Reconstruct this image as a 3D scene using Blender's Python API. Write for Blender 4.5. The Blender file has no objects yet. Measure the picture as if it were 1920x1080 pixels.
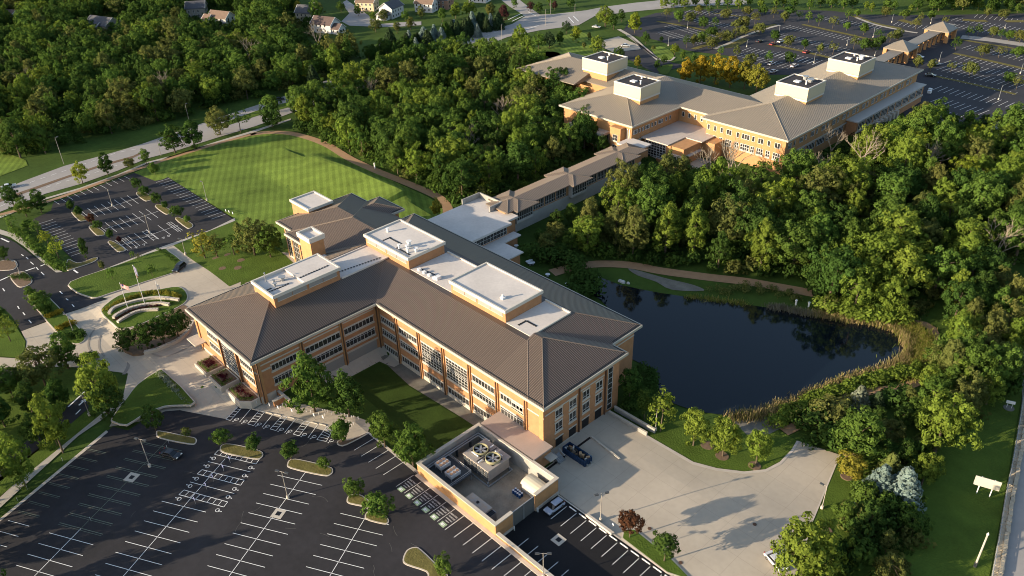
import bpy, math, random
import numpy as np
from mathutils import Vector, Matrix
from mathutils.geometry import tessellate_polygon, delaunay_2d_cdt
R = math.radians
random.seed(7)
sc = bpy.context.scene
COL = sc.collection
# ------------------------------------------------------------ camera, sky, sun, exposure
CAMZ = 125.0
FPX, PITCH, ROLL, HEAD = 1517.465, R(31.57342408), R(-1.82143638), R(-46.8847227)
_f = Vector((math.sin(HEAD)*math.cos(PITCH), math.cos(HEAD)*math.cos(PITCH), -math.sin(PITCH)))
_r = Vector((math.cos(HEAD), -math.sin(HEAD), 0)); _u = _r.cross(_f)
CR = _r*math.cos(ROLL) + _u*math.sin(ROLL); CU = -_r*math.sin(ROLL) + _u*math.cos(ROLL); CF = _f
cam = bpy.data.cameras.new('camera'); camo = bpy.data.objects.new('camera', cam); COL.objects.link(camo)
cam.sensor_width = 36.0; cam.lens = 36.0*FPX/1920.0; cam.clip_start = 1.0; cam.clip_end = 6000.0
camo.matrix_world = Matrix(((CR.x, CU.x, -CF.x, 0), (CR.y, CU.y, -CF.y, 0), (CR.z, CU.z, -CF.z, CAMZ), (0, 0, 0, 1)))
sc.camera = camo
SUN_EL, SUN_AZ = R(13.6), R(246.0)            # direction towards the sun, counter-clockwise from +X
sv = Vector((math.cos(SUN_AZ)*math.cos(SUN_EL), math.sin(SUN_AZ)*math.cos(SUN_EL), math.sin(SUN_EL)))
W = bpy.data.worlds.new('World'); sc.world = W; W.use_nodes = True
wn = W.node_tree.nodes; bg = wn['Background']
sky = wn.new('ShaderNodeTexSky'); sky.sky_type = 'NISHITA'; sky.sun_disc = False
sky.sun_elevation = SUN_EL; sky.sun_rotation = math.atan2(sv.x, sv.y)
sky.altitude = 200; sky.dust_density = 1.5
W.node_tree.links.new(sky.outputs[0], bg.inputs[0]); bg.inputs[1].default_value = 0.135
sl = bpy.data.lights.new('sun', 'SUN'); sl.energy = 5.0; sl.angle = R(0.5); sl.color = (1.0, 0.83, 0.60)
so = bpy.data.objects.new('sun', sl); COL.objects.link(so)
so.rotation_euler = (-sv).to_track_quat('-Z', 'Y').to_euler(); so.location = sv*900
vs = sc.view_settings; vs.view_transform = 'Standard'; vs.look = 'None'; vs.gamma = 1.0
vs.exposure = 1.05
cy = sc.cycles
cy.max_bounces = 5; cy.diffuse_bounces = 2; cy.glossy_bounces = 2; cy.transmission_bounces = 3; cy.transparent_max_bounces = 4
cy.use_denoising = True; cy.filter_width = 1.0
# ------------------------------------------------------------ pixels of the photograph <-> world
def ray(px, py): return CF + CR*((px-960)/FPX) - CU*((py-540)/FPX)
def S(v, a, b):
    t = min(1.0, max(0.0, (v-a)/(b-a))); return t*t*(3-2*t)
def tz(x, y):
    "height of the ground"
    n = 1 - S(y, 225, 285)
    z = 1.2*S(y-0.9*(x+166)-45, 4, 12)*S(y, 44, 50)*(1-S(x, -157, -147))*S(x, -240, -218)*(1-S(y, 140, 165))
    k = S(y, 108, 130)
    z -= 2.9*S(x, -158, -150)*S(y, 72.3, 81)*(1-S(x, -111, -101))*(1-k)*n
    z -= 1.5*S(y, 71.6, 72.0)*S(x, -111, -101)*(1-k)*n
    z -= 2.3*k*S(x, -168, -150)*n
    return z
def G(px, py, z=None):
    "point of the ground (or of height z) seen at a pixel of the 1920 x 1080 photograph"
    d = ray(px, py)
    if z is not None:
        t = (z-CAMZ)/d.z; return Vector((d.x*t, d.y*t, z))
    zz = 0.0
    for _ in range(12):
        t = (zz-CAMZ)/d.z; zz = 0.5*zz+0.5*tz(d.x*t, d.y*t)
    t = (zz-CAMZ)/d.z; return Vector((d.x*t, d.y*t, tz(d.x*t, d.y*t)))
def PX(p):
    d = Vector(p)-Vector((0, 0, CAMZ)); w = d.dot(CF)
    return (960+FPX*d.dot(CR)/w, 540-FPX*d.dot(CU)/w, w)
def HT(base, py):
    "height above base of the point that appears at row py straight above it"
    lo, hi = 0.0, 60.0
    for _ in range(40):
        m = (lo+hi)/2
        if PX((base[0], base[1], base[2]+m))[1] > py: lo = m
        else: hi = m
    return lo
# ------------------------------------------------------------ materials
MATS = {}
def mat(name, col, rough=0.8, var=0.0, scale=1.0, spec=0.3, metal=0.0, detail=4, col2=None, emit=None):
    if name in MATS: return MATS[name]
    m = bpy.data.materials.new(name); m.use_nodes = True; MATS[name] = m
    nt = m.node_tree; p = nt.nodes['Principled BSDF']
    p.inputs['Roughness'].default_value = rough; p.inputs['Metallic'].default_value = metal
    p.inputs['Specular IOR Level'].default_value = spec
    p.inputs['Base Color'].default_value = (*col, 1)
    if var or col2:
        g = nt.nodes.new('ShaderNodeNewGeometry'); n1 = nt.nodes.new('ShaderNodeTexNoise'); n2 = nt.nodes.new('ShaderNodeTexNoise')
        for n, k, d in ((n1, scale, detail), (n2, scale*9.7, 2)):
            n.inputs['Scale'].default_value = k; n.inputs['Detail'].default_value = d
            nt.links.new(g.outputs['Position'], n.inputs['Vector'])
        ad = nt.nodes.new('ShaderNodeMath'); ad.operation = 'MULTIPLY_ADD'; ad.inputs[1].default_value = 0.45
        nt.links.new(n2.outputs[0], ad.inputs[0]); nt.links.new(n1.outputs[0], ad.inputs[2])
        rp = nt.nodes.new('ShaderNodeMapRange'); rp.inputs[1].default_value = 0.45; rp.inputs[2].default_value = 1.0
        nt.links.new(ad.outputs[0], rp.inputs[0])
        mx = nt.nodes.new('ShaderNodeMix'); mx.data_type = 'RGBA'
        a = tuple(c*(1-var) for c in col); b = col2 if col2 else tuple(c*(1+var) for c in col)
        if col2 and not var: a = col
        mx.inputs[6].default_value = (*a, 1); mx.inputs[7].default_value = (*b, 1)
        nt.links.new(rp.outputs[0], mx.inputs[0]); nt.links.new(mx.outputs[2], p.inputs['Base Color'])
    return m
def stripes(m, ang, period, amt, noise=0.0, ang2=None, period2=5.0):
    "multiply the base colour by soft bands (mower stripes, slab joints...) laid out in world metres"
    nt = m.node_tree; p = nt.nodes['Principled BSDF']; g = nt.nodes.new('ShaderNodeNewGeometry')
    def band(a, per):
        vr = nt.nodes.new('ShaderNodeVectorMath'); vr.operation = 'DOT_PRODUCT'
        vr.inputs[1].default_value = (-math.sin(R(a)), math.cos(R(a)), 0); nt.links.new(g.outputs['Position'], vr.inputs[0])
        m1 = nt.nodes.new('ShaderNodeMath'); m1.operation = 'MULTIPLY'; m1.inputs[1].default_value = 2*math.pi/per
        nt.links.new(vr.outputs['Value'], m1.inputs[0])
        s = nt.nodes.new('ShaderNodeMath'); s.operation = 'SINE'; nt.links.new(m1.outputs[0], s.inputs[0])
        r = nt.nodes.new('ShaderNodeMapRange'); r.inputs[1].default_value = -0.5; r.inputs[2].default_value = 0.5
        amt_ = amt if a == ang else amt*0.45
        r.inputs[3].default_value = 1-amt_; r.inputs[4].default_value = 1+amt_; nt.links.new(s.outputs[0], r.inputs[0]); return r
    outs = [band(ang, period)] + ([band(ang2, period2)] if ang2 is not None else [])
    src = p.inputs['Base Color'].links[0].from_socket if p.inputs['Base Color'].links else None
    for b in outs:
        mx = nt.nodes.new('ShaderNodeVectorMath'); mx.operation = 'SCALE'
        if src: nt.links.new(src, mx.inputs[0])
        else: mx.inputs[0].default_value = p.inputs['Base Color'].default_value[:3]
        nt.links.new(b.outputs[0], mx.inputs['Scale']); src = mx.outputs[0]
    nt.links.new(src, p.inputs['Base Color'])
def bump(m, scale, dist, strength=0.6, detail=3):
    nt = m.node_tree; p = nt.nodes['Principled BSDF']
    g = nt.nodes.new('ShaderNodeNewGeometry'); n = nt.nodes.new('ShaderNodeTexNoise'); n.inputs['Scale'].default_value = scale; n.inputs['Detail'].default_value = detail
    b = nt.nodes.new('ShaderNodeBump'); b.inputs['Strength'].default_value = strength; b.inputs['Distance'].default_value = dist
    nt.links.new(g.outputs['Position'], n.inputs['Vector']); nt.links.new(n.outputs[0], b.inputs['Height']); nt.links.new(b.outputs[0], p.inputs['Normal'])
def joints(m, period, width, dark=0.8, ang=0.0):
    "thin darker joint lines in a square grid"
    nt = m.node_tree; p = nt.nodes['Principled BSDF']; g = nt.nodes.new('ShaderNodeNewGeometry')
    src = p.inputs['Base Color'].links[0].from_socket
    for a in (ang, ang+90):
        vr = nt.nodes.new('ShaderNodeVectorMath'); vr.operation = 'DOT_PRODUCT'
        vr.inputs[1].default_value = (math.cos(R(a)), math.sin(R(a)), 0); nt.links.new(g.outputs['Position'], vr.inputs[0])
        md = nt.nodes.new('ShaderNodeMath'); md.operation = 'PINGPONG'; md.inputs[1].default_value = period/2; nt.links.new(vr.outputs['Value'], md.inputs[0])
        r = nt.nodes.new('ShaderNodeMapRange'); r.inputs[1].default_value = width*0.5; r.inputs[2].default_value = width
        r.inputs[3].default_value = dark; r.inputs[4].default_value = 1.0; nt.links.new(md.outputs[0], r.inputs[0])
        mx = nt.nodes.new('ShaderNodeVectorMath'); mx.operation = 'SCALE'; nt.links.new(src, mx.inputs[0]); nt.links.new(r.outputs[0], mx.inputs['Scale']); src = mx.outputs[0]
    nt.links.new(src, p.inputs['Base Color'])
def leafmat(name, attr=None):
    m = bpy.data.materials.new(name); m.use_nodes = True; MATS[name] = m
    nt = m.node_tree; out = nt.nodes['Material Output']; nt.nodes.remove(nt.nodes['Principled BSDF'])
    if attr:
        c = nt.nodes.new('ShaderNodeAttribute'); c.attribute_name = attr; csock = c.outputs['Color']
    else:
        c = nt.nodes.new('ShaderNodeObjectInfo'); csock = c.outputs['Color']
    g = nt.nodes.new('ShaderNodeNewGeometry'); n = nt.nodes.new('ShaderNodeTexNoise'); n.inputs['Scale'].default_value = 0.55; n.inputs['Detail'].default_value = 4
    nt.links.new(g.outputs['Position'], n.inputs['Vector'])
    r = nt.nodes.new('ShaderNodeMapRange'); r.inputs[1].default_value = 0.3; r.inputs[2].default_value = 0.7; r.inputs[3].default_value = 0.72; r.inputs[4].default_value = 1.3
    nt.links.new(n.outputs[0], r.inputs[0])
    mx = nt.nodes.new('ShaderNodeVectorMath'); mx.operation = 'SCALE'; nt.links.new(csock, mx.inputs[0]); nt.links.new(r.outputs[0], mx.inputs['Scale'])
    d = nt.nodes.new('ShaderNodeBsdfDiffuse'); t = nt.nodes.new('ShaderNodeBsdfTranslucent'); a = nt.nodes.new('ShaderNodeMixShader'); a.inputs[0].default_value = 0.36
    nt.links.new(mx.outputs[0], d.inputs[0]); nt.links.new(mx.outputs[0], t.inputs[0])
    nt.links.new(d.outputs[0], a.inputs[1]); nt.links.new(t.outputs[0], a.inputs[2]); nt.links.new(a.outputs[0], out.inputs[0])
    return m
brick = mat('brick', (0.39, 0.192, 0.092), 0.85, 0.13, 0.8); brick2 = mat('brick_tan', (0.42, 0.222, 0.098), 0.85, 0.12, 0.8)
stone = mat('limestone', (0.47, 0.42, 0.35), 0.8, 0.08, 0.6)
fasc = mat('fascia_metal', (0.42, 0.38, 0.31), 0.55, 0.05, 0.3)
roofm = mat('brown_metal_roof', (0.077, 0.059, 0.049), 0.42, 0.08, 0.25, spec=0.4); ribm = mat('brown_roof_seam', (0.150, 0.118, 0.095), 0.42, spec=0.4)
rooff = mat('tan_metal_roof', (0.190, 0.163, 0.130), 0.5, 0.06, 0.2, spec=0.35); ribf = mat('tan_roof_seam', (0.245, 0.21, 0.168), 0.5)
white = mat('white_membrane', (0.56, 0.51, 0.465), 0.75, 0.13, 0.13, detail=7); capm = mat('parapet_cap', (0.53, 0.49, 0.43), 0.6)
darkm = mat('dark_membrane', (0.035, 0.03, 0.032), 0.8, 0.2, 0.5); siding = mat('cream_siding', (0.49, 0.415, 0.29), 0.6, 0.03, 0.3)
louver = mat('grey_louver', (0.26, 0.25, 0.235), 0.5, 0.05, 2.0)
glass = mat('window_glass', (0.008, 0.009, 0.011), 0.08, 0.0, 0.42, spec=0.5, col2=(0.075, 0.072, 0.066)); mull = mat('window_frame', (0.55, 0.53, 0.50), 0.5)
gutm = mat('dark_gutter', (0.02, 0.02, 0.02), 0.5); pipem = mat('downspout', (0.10, 0.055, 0.035), 0.5)
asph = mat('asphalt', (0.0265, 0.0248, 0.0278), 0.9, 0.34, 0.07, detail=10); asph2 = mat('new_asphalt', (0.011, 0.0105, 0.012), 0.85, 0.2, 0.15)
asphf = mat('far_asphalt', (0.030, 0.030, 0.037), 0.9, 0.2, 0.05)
conc = mat('concrete', (0.42, 0.362, 0.288), 0.85, 0.10, 0.09, detail=8); joints(conc, 6.0, 0.07, 0.86)
walk = mat('sidewalk', (0.40, 0.365, 0.315), 0.85, 0.06, 0.3); joints(walk, 1.8, 0.05, 0.85, 28.4)
roadm = mat('road_concrete', (0.30, 0.28, 0.265), 0.85, 0.10, 0.07, detail=8)
kerbm = mat('kerb', (0.50, 0.44, 0.37), 0.8, 0.08, 0.8); oldpaint = mat('worn_paint', (0.13, 0.15, 0.115), 0.8, 0.3, 1.5); paint = mat('road_paint', (0.74, 0.73, 0.71), 0.7, 0.14, 1.5)
grass = mat('grass', (0.048, 0.082, 0.015), 0.95, 0.30, 0.06, detail=9, spec=0.1); bump(grass, 2.2, 0.12, 0.7)
lawn = mat('mown_lawn', (0.124, 0.178, 0.030), 0.95, 0.30, 0.07, detail=9, spec=0.1); stripes(lawn, -31.6, 2.45, 0.12, ang2=58.4, period2=7.5); bump(lawn, 2.2, 0.14, 0.8)
lush = mat('lush_grass', (0.072, 0.112, 0.017), 0.95, 0.25, 0.18, detail=8, spec=0.1); bump(lush, 2.5, 0.16, 0.9)
dry = mat('dry_grass', (0.135, 0.118, 0.040), 0.95, 0.3, 0.5, spec=0.1); bump(dry, 3.0, 0.12, 0.8)
mulch = mat('mulch', (0.15, 0.10, 0.065), 0.95, 0.25, 1.5); trail = mat('gravel_trail', (0.33, 0.205, 0.115), 0.9, 0.12, 0.6)
gravel = mat('gravel', (0.16, 0.15, 0.125), 0.9, 0.25, 0.5)
scuff = mat('asphalt_scuff', (0.085, 0.08, 0.075), 0.9, 0.4, 0.8); tyrem = mat('tyre_marks', (0.255, 0.225, 0.19), 0.9, 0.15, 0.4); court = mat('court_lawn_painted_shade', (0.034, 0.058, 0.011), 0.95, 0.25, 0.2, detail=8, spec=0.1); bump(court, 2.5, 0.06, 0.6); floor_ = mat('forest_floor', (0.030, 0.032, 0.014), 0.95, 0.35, 0.3)  # court lawn: same grass painted darker to hold the court's shade
steel = mat('galvanised_steel', (0.36, 0.37, 0.38), 0.45, 0.08, 1.0, metal=0.5); polem = mat('pole_paint', (0.30, 0.27, 0.24), 0.5)
whitep = mat('white_paint', (0.72, 0.71, 0.70), 0.5); blackp = mat('black_paint', (0.012, 0.012, 0.013), 0.4); darksteel = mat('dark_steel', (0.06, 0.065, 0.07), 0.5)
bark = mat('bark', (0.10, 0.075, 0.05), 0.9, 0.25, 1.5); deadw = mat('dead_wood', (0.27, 0.225, 0.17), 0.9, 0.15, 1.0)
rock = mat('limestone_block', (0.40, 0.34, 0.25), 0.9, 0.2, 0.8)
water = mat('pond_water', (0.003, 0.006, 0.010), 0.06, spec=0.32); bump(water, 0.9, 0.02, 0.25)
leafm = leafmat('leaves'); leafs = leafmat('leaves_far', 'tint')
for _n in ('cream', 'grey', 'white', 'tan'): pass
# ------------------------------------------------------------ mesh builder
def wloc(o):
    v = Vector((0, 0, 0))
    while o is not None: v += o.location; o = o.parent
    return v
class MB:
    def __init__(s): s.v = []; s.f = []
    def face(s, *pts):
        i = len(s.v); s.v += [tuple(p) for p in pts]; s.f.append(tuple(range(i, i+len(pts))))
    def box(s, x0, x1, y0, y1, z0, z1):
        i = len(s.v)
        s.v += [(x0, y0, z0), (x1, y0, z0), (x1, y1, z0), (x0, y1, z0), (x0, y0, z1), (x1, y0, z1), (x1, y1, z1), (x0, y1, z1)]
        s.f += [tuple(i+k for k in q) for q in ((3, 2, 1, 0), (4, 5, 6, 7), (0, 1, 5, 4), (1, 2, 6, 5), (2, 3, 7, 6), (3, 0, 4, 7))]
    def obox(s, c, u, hu, hv, z0, z1):
        "box turned in plan: centre c, unit axis u, half sizes hu (along u) and hv (across)"
        ux, uy = u[0], u[1]; vx, vy = -uy, ux; i = len(s.v)
        P = [(c[0]+a*hu*ux+b*hv*vx, c[1]+a*hu*uy+b*hv*vy) for a, b in ((-1, -1), (1, -1), (1, 1), (-1, 1))]
        s.v += [(x, y, z0) for x, y in P]+[(x, y, z1) for x, y in P]
        s.f += [tuple(i+k for k in q) for q in ((3, 2, 1, 0), (4, 5, 6, 7), (0, 1, 5, 4), (1, 2, 6, 5), (2, 3, 7, 6), (3, 0, 4, 7))]
    def tube(s, p, q, r0, r1=None, n=6, cap=True):
        r1 = r0 if r1 is None else r1; p = Vector(p); q = Vector(q); d = (q-p)
        if d.length < 1e-6: return
        d.normalize(); a = d.orthogonal().normalized(); b = d.cross(a); i = len(s.v)
        for c, r in ((p, r0), (q, r1)):
            s.v += [tuple(c+a*(r*math.cos(2*math.pi*k/n))+b*(r*math.sin(2*math.pi*k/n))) for k in range(n)]
        s.f += [(i+k, i+(k+1) % n, i+n+(k+1) % n, i+n+k) for k in range(n)]
        if cap: s.f += [tuple(range(i+n, i+2*n)), tuple(range(i+n-1, i-1, -1))]
    def prism(s, poly, z0, z1, top=True, bottom=False):
        n = len(poly); i = len(s.v)
        area = sum(poly[k][0]*poly[(k+1) % n][1]-poly[(k+1) % n][0]*poly[k][1] for k in range(n))
        if area < 0: poly = poly[::-1]
        s.v += [(p[0], p[1], z0) for p in poly]+[(p[0], p[1], z1) for p in poly]
        s.f += [(i+k, i+(k+1) % n, i+n+(k+1) % n, i+n+k) for k in range(n)]
        if top:
            for t in tessellate_polygon([[Vector((p[0], p[1], 0)) for p in poly]]):
                a, b, c = t
                if (poly[b][0]-poly[a][0])*(poly[c][1]-poly[a][1])-(poly[c][0]-poly[a][0])*(poly[b][1]-poly[a][1]) < 0: a, c = c, a
                s.f.append((i+n+a, i+n+b, i+n+c))
    def build(s, name, m, parent=None, smooth=False, loc=None):
        me = bpy.data.meshes.new(name)
        o = bpy.data.objects.new(name, me); COL.objects.link(o)
        off = Vector((0, 0, 0))
        if parent is not None: o.parent = parent; off = wloc(parent)
        if loc is not None: o.location = Vector(loc)-off; off = Vector(loc)
        me.from_pydata([(v[0]-off.x, v[1]-off.y, v[2]-off.z) for v in s.v], [], s.f)
        for k in (m if isinstance(m, (list, tuple)) else (m,)): me.materials.append(k)
        if smooth: me.polygons.foreach_set('use_smooth', [True]*len(me.polygons))
        me.update(); return o
def npmesh(name, V, Q, m, col=None):
    me = bpy.data.meshes.new(name); k = Q.shape[1]; nq = len(Q)
    me.vertices.add(len(V)); me.vertices.foreach_set('co', np.asarray(V, np.float32).ravel())
    me.loops.add(nq*k); me.loops.foreach_set('vertex_index', np.asarray(Q, np.int32).ravel())
    me.polygons.add(nq); me.polygons.foreach_set('loop_start', np.arange(0, nq*k, k, dtype=np.int32))
    try: me.polygons.foreach_set('loop_total', np.full(nq, k, np.int32))
    except Exception: pass
    if col is not None:
        a = me.attributes.new('tint', 'FLOAT_COLOR', 'FACE'); a.data.foreach_set('color', np.c_[col, np.ones(len(col))].astype(np.float32).ravel())
    me.update(calc_edges=True); me.materials.append(m); return me
def tag(o, label=None, cat=None, group=None, kind=None):
    for k, v in (('label', label), ('category', cat), ('group', group), ('kind', kind)):
        if v: o[k] = v
    return o
def thing(name, label, cat, loc, group=None, rz=0.0):
    o = bpy.data.objects.new(name, None); COL.objects.link(o); o.location = loc; o.rotation_euler = (0, 0, rz); o.empty_display_size = 0.5
    return tag(o, label, cat, group)
def child(name, me, parent, color=None):
    o = bpy.data.objects.new(name, me); COL.objects.link(o); o.parent = parent
    if color: o.color = (*color, 1)
    return o
def struct(o): o['kind'] = 'structure'; return o
# ------------------------------------------------------------ ground sheets
def smooth(pts, n=4, closed=True):
    out = []; m = len(pts)
    for i in range(m if closed else m-1):
        p = [Vector(pts[(i+k) % m][:2]) if closed else Vector(pts[min(m-1, max(0, i+k))][:2]) for k in (-1, 0, 1, 2)]
        for j in range(n):
            t = j/n
            out.append(tuple(0.5*((2*p[1])+(p[2]-p[0])*t+(2*p[0]-5*p[1]+4*p[2]-p[3])*t*t+(3*p[1]-p[0]-3*p[2]+p[3])*t**3)))
    if not closed: out.append(tuple(pts[-1][:2]))
    return out
def inside(x, y, poly):
    c = False; j = len(poly)-1
    for i in range(len(poly)):
        if (poly[i][1] > y) != (poly[j][1] > y) and x < (poly[j][0]-poly[i][0])*(y-poly[i][1])/(poly[j][1]-poly[i][1])+poly[i][0]: c = not c
        j = i
    return c
def GP(L): return [tuple(G(*p)[:2]) for p in L]
def drape(poly, dz, step=0.0, hfun=None):
    "MB with the polygon laid on the ground dz above it"
    hf = hfun or tz
    pts = []
    for i, p in enumerate(poly):
        q = poly[(i+1) % len(poly)]; L = math.hypot(q[0]-p[0], q[1]-p[1]); k = max(1, int(L/step)) if step else 1
        pts += [(p[0]+(q[0]-p[0])*j/k, p[1]+(q[1]-p[1])*j/k) for j in range(k)]
    nb = len(pts); edges = [(i, (i+1) % nb) for i in range(nb)]; extra = []
    if step:
        xs = [p[0] for p in poly]; ys = [p[1] for p in poly]
        x = min(xs)+step/2
        while x < max(xs):
            y = min(ys)+step/2
            while y < max(ys):
                if inside(x, y, poly): extra.append((x, y))
                y += step
            x += step
    vo, eo, fo, *_ = delaunay_2d_cdt([Vector(p) for p in pts+extra], edges, [], 1, 1e-4)
    b = MB(); b.v = [(v.x, v.y, hf(v.x, v.y)+dz) for v in vo]
    for f in fo:
        a, c, d = (vo[k] for k in f[:3])
        if (c.x-a.x)*(d.y-a.y)-(d.x-a.x)*(c.y-a.y) < 0: f = f[::-1]
        mx = sum(vo[k].x for k in f)/len(f); my = sum(vo[k].y for k in f)/len(f)
        if inside(mx, my, poly): b.f.append(tuple(f))
    return b
def sheet(name, poly, m, dz, step=0.0, hfun=None):
    return struct(drape(poly, dz, step, hfun).build(name, m))
def inset(poly, d):
    n = len(poly); a = sum(poly[k][0]*poly[(k+1) % n][1]-poly[(k+1) % n][0]*poly[k][1] for k in range(n))
    if a < 0: poly = poly[::-1]
    out = []
    for i in range(n):
        p0, p1, p2 = Vector(poly[i-1]), Vector(poly[i]), Vector(poly[(i+1) % n])
        e1 = (p1-p0).normalized() if (p1-p0).length > 1e-6 else Vector((1, 0)); e2 = (p2-p1).normalized() if (p2-p1).length > 1e-6 else e1
        nn = Vector((-e1.y-e2.y, e1.x+e2.x)); nn = nn.normalized() if nn.length > 1e-6 else Vector((-e1.y, e1.x))
        k = max(0.5, nn.dot(Vector((-e1.y, e1.x)))); out.append(tuple(p1+nn*(d/k)))
    return poly, out
def island(poly, m, h=0.13, name='kerbed_island', w=0.28, base=None):
    "raised bed inside a kerb"
    z = base if base is not None else max(tz(*p) for p in poly)
    poly, inn = inset(poly, w)
    b = MB(); b.prism(poly, z-0.3, z+h); k = struct(b.build('kerb', kerbm))
    b = MB(); b.prism(inn, z, z+h+0.05); return struct(b.build(name, m))
def ribbon(name, line, width, m, dz, n=4, step=3.0):
    L = smooth(line, n, False); a = []; c = []
    for i, p in enumerate(L):
        q0 = Vector(L[max(0, i-1)]); q1 = Vector(L[min(len(L)-1, i+1)]); d = (q1-q0).normalized(); nn = Vector((-d.y, d.x))*(width/2)
        a.append(tuple(Vector(p)+nn)); c.append(tuple(Vector(p)-nn))
    b = MB()
    for i in range(len(L)-1):
        b.face(*[(p[0], p[1], tz(*p)+dz) for p in (c[i], c[i+1], a[i+1], a[i])])
    return struct(b.build(name, m))
# ============================================================ THE GROUND
BERM = GP([(585, 300), (600, 306), (640, 325), (690, 347), (735, 366), (762, 380)])
def berm(x, y):
    best = 1e9; tt = 0; sg = 1
    for i in range(len(BERM)-1):
        a, c = Vector(BERM[i]), Vector(BERM[i+1]); p = Vector((x, y)); d = c-a; t = max(0, min(1, (p-a).dot(d)/d.dot(d)))
        e = (p-a-d*t).length
        if e < best: best = e; tt = (i+t)/(len(BERM)-1); sg = d.x*(p.y-a.y)-d.y*(p.x-a.x)
    w = (1-S(best, 0.0, 9.0)) if sg > 0 else (1-best/22.0 if best < 22 else 0)
    return tz(x, y)+4.0*w*(0.35+0.65*S(tt, 0, 0.55))*(1-S(tt, .93, 1.0)*.5)
def make_ground():
    xs = sorted(set([-2500, -1500, -1000, -700]+list(range(-560, -330, 10))+[-330+3*k for k in range(140)]+list(range(90, 420, 30))+[700, 1500]))
    ys = sorted(set([-300, -120, -60]+[-30+3*k for k in range(110)]+list(range(300, 640, 15))+[800, 1100, 1600, 2500]))
    b = MB(); nx = len(xs)
    for y in ys: b.v += [(x, y, tz(x, y if not (x > -112 and 69 < y < 72.01) else (y+2.0 if y > 70 else y))-0.16) for x in xs]
    for j in range(len(ys)-1):
        for i in range(nx-1): b.f.append((j*nx+i, j*nx+i+1, (j+1)*nx+i+1, (j+1)*nx+i))
    struct(b.build('ground', grass, smooth=True))
make_ground()
# --- front car park
sheet('car_park_asphalt', GP([(-90, 1030), (0, 972), (195, 812), (212, 800), (240, 807), (270, 787), (310, 771), (337, 769), (425, 786), (447, 760), (540, 788), (632, 815), (636, 832), (650, 835), (689, 812)])+[(-107.9, 71.8), (-84.0, 71.85), (-40, 71.85), (-20, 40), (-60, -40), (-190, -40)], asph, 0.0, 0.0, lambda x, y: 0.0)
# --- plaza
plaza = GP([(-30, 668), (36, 672), (48, 655), (49, 640), (40, 621), (88, 603), (125, 587), (203, 560), (150, 545), (133, 530), (300, 466), (322, 459)])+[(-225, 95), (-214, 104), (-156, 100), (-153, 60)]+GP([(500, 757), (520, 745), (600, 765), (690, 789), (694, 797), (689, 812), (650, 835), (636, 832), (632, 815), (540, 788), (447, 760), (425, 786), (337, 769), (310, 771), (262, 790), (205, 800), (228, 755), (240, 700), (165, 690), (120, 687), (50, 690), (-30, 690)])
sheet('plaza_concrete', plaza, conc, -0.03, 2.6)
sheet('sidewalk', GP([(222, 752), (232, 758), (204, 778), (147, 817), (0, 952), (-60, 1000), (-60, 975), (0, 932), (130, 815), (190, 775)]), walk, -0.01)
sheet('kerb_strip', GP([(199, 807), (203, 810), (0, 978), (-60, 1028), (-60, 1022), (0, 972)]), kerbm, 0.02)
sheet('kerb_strip', GP([(689, 812), (693, 811), (792, 891), (787, 894)]), kerbm, 0.03, 2.0)
# --- entrance road with the upper car park
sheet('road_asphalt', GP([(-60, 420), (0, 440), (30, 455), (60, 478), (90, 500), (118, 511), (140, 505), (142, 492), (60, 412), (95, 395), (100, 380), (252, 324), (290, 339), (303, 337), (315, 332), (440, 410), (395, 432), (322, 459), (300, 466), (133, 530), (131, 535), (135, 545), (150, 553), (170, 559), (203, 560), (125, 587), (82, 604), (40, 621), (20, 590), (0, 573), (-60, 545)]), asph, 0.0)
sheet('road_asphalt', GP([(170, 728), (166, 765), (130, 797), (62, 852), (0, 903), (-60, 945), (-60, 925), (0, 872), (60, 818), (120, 765)]), asph, 0.0)
sheet('road_asphalt', GP([(-30, 700), (20, 688), (42, 690), (20, 705), (0, 725), (-30, 745)]), asph, 0.004)
sheet('sidewalk', GP([(0, 430), (22, 437), (45, 447), (75, 480), (95, 500), (118, 510), (105, 511), (75, 488), (45, 462), (20, 445), (-10, 436)]), walk, 0.03)
sheet('sidewalk', GP([(133, 529), (300, 464), (395, 431), (440, 409), (441, 414), (300, 470), (160, 520), (138, 537), (131, 533)]), walk, 0.05, 3.0)
# --- loading dock and lower car park
dock = GP([(1150, 775), (1215, 818), (1300, 868), (1345, 880), (1395, 886), (1435, 882), (1462, 868), (1484, 845), (1496, 826), (1573, 852), (1515, 992), (1500, 1060), (1440, 1170)])+[(-45, 76), (-52, 89.6), (-83.6, 89.9), (-90.9, 89.9), (-90.9, 95.9), (-93.7, 95.9), (-93.7, 118)]
sheet('dock_concrete', dock, conc, -0.03, 3.0)
sheet('new_asphalt', [(-84.0, 72.6), (-84.0, 89.3), (-45, 89.3), (-20, 60), (-30, 50), (-55, 72.6)], asph2, -0.02, 3.0)
sheet('kerb_strip', GP([(1212, 815), (1300, 866), (1345, 878), (1395, 884), (1435, 880), (1462, 866), (1484, 843), (1494, 826), (1498, 828), (1487, 847), (1464, 871), (1436, 885), (1394, 889), (1343, 883), (1298, 871), (1210, 820)]), kerbm, 0.03, 2.0)
sheet('kerb_strip', GP([(1573, 852), (1576, 853), (1518, 993), (1503, 1061), (1500, 1060), (1515, 992)]), kerbm, 0.03, 3.0)
sheet('kerb_strip', [(-83.6, 89.35), (-83.6, 89.7), (-48, 89.7), (-48, 89.35)], kerbm, 0.06, 3.0)
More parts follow.
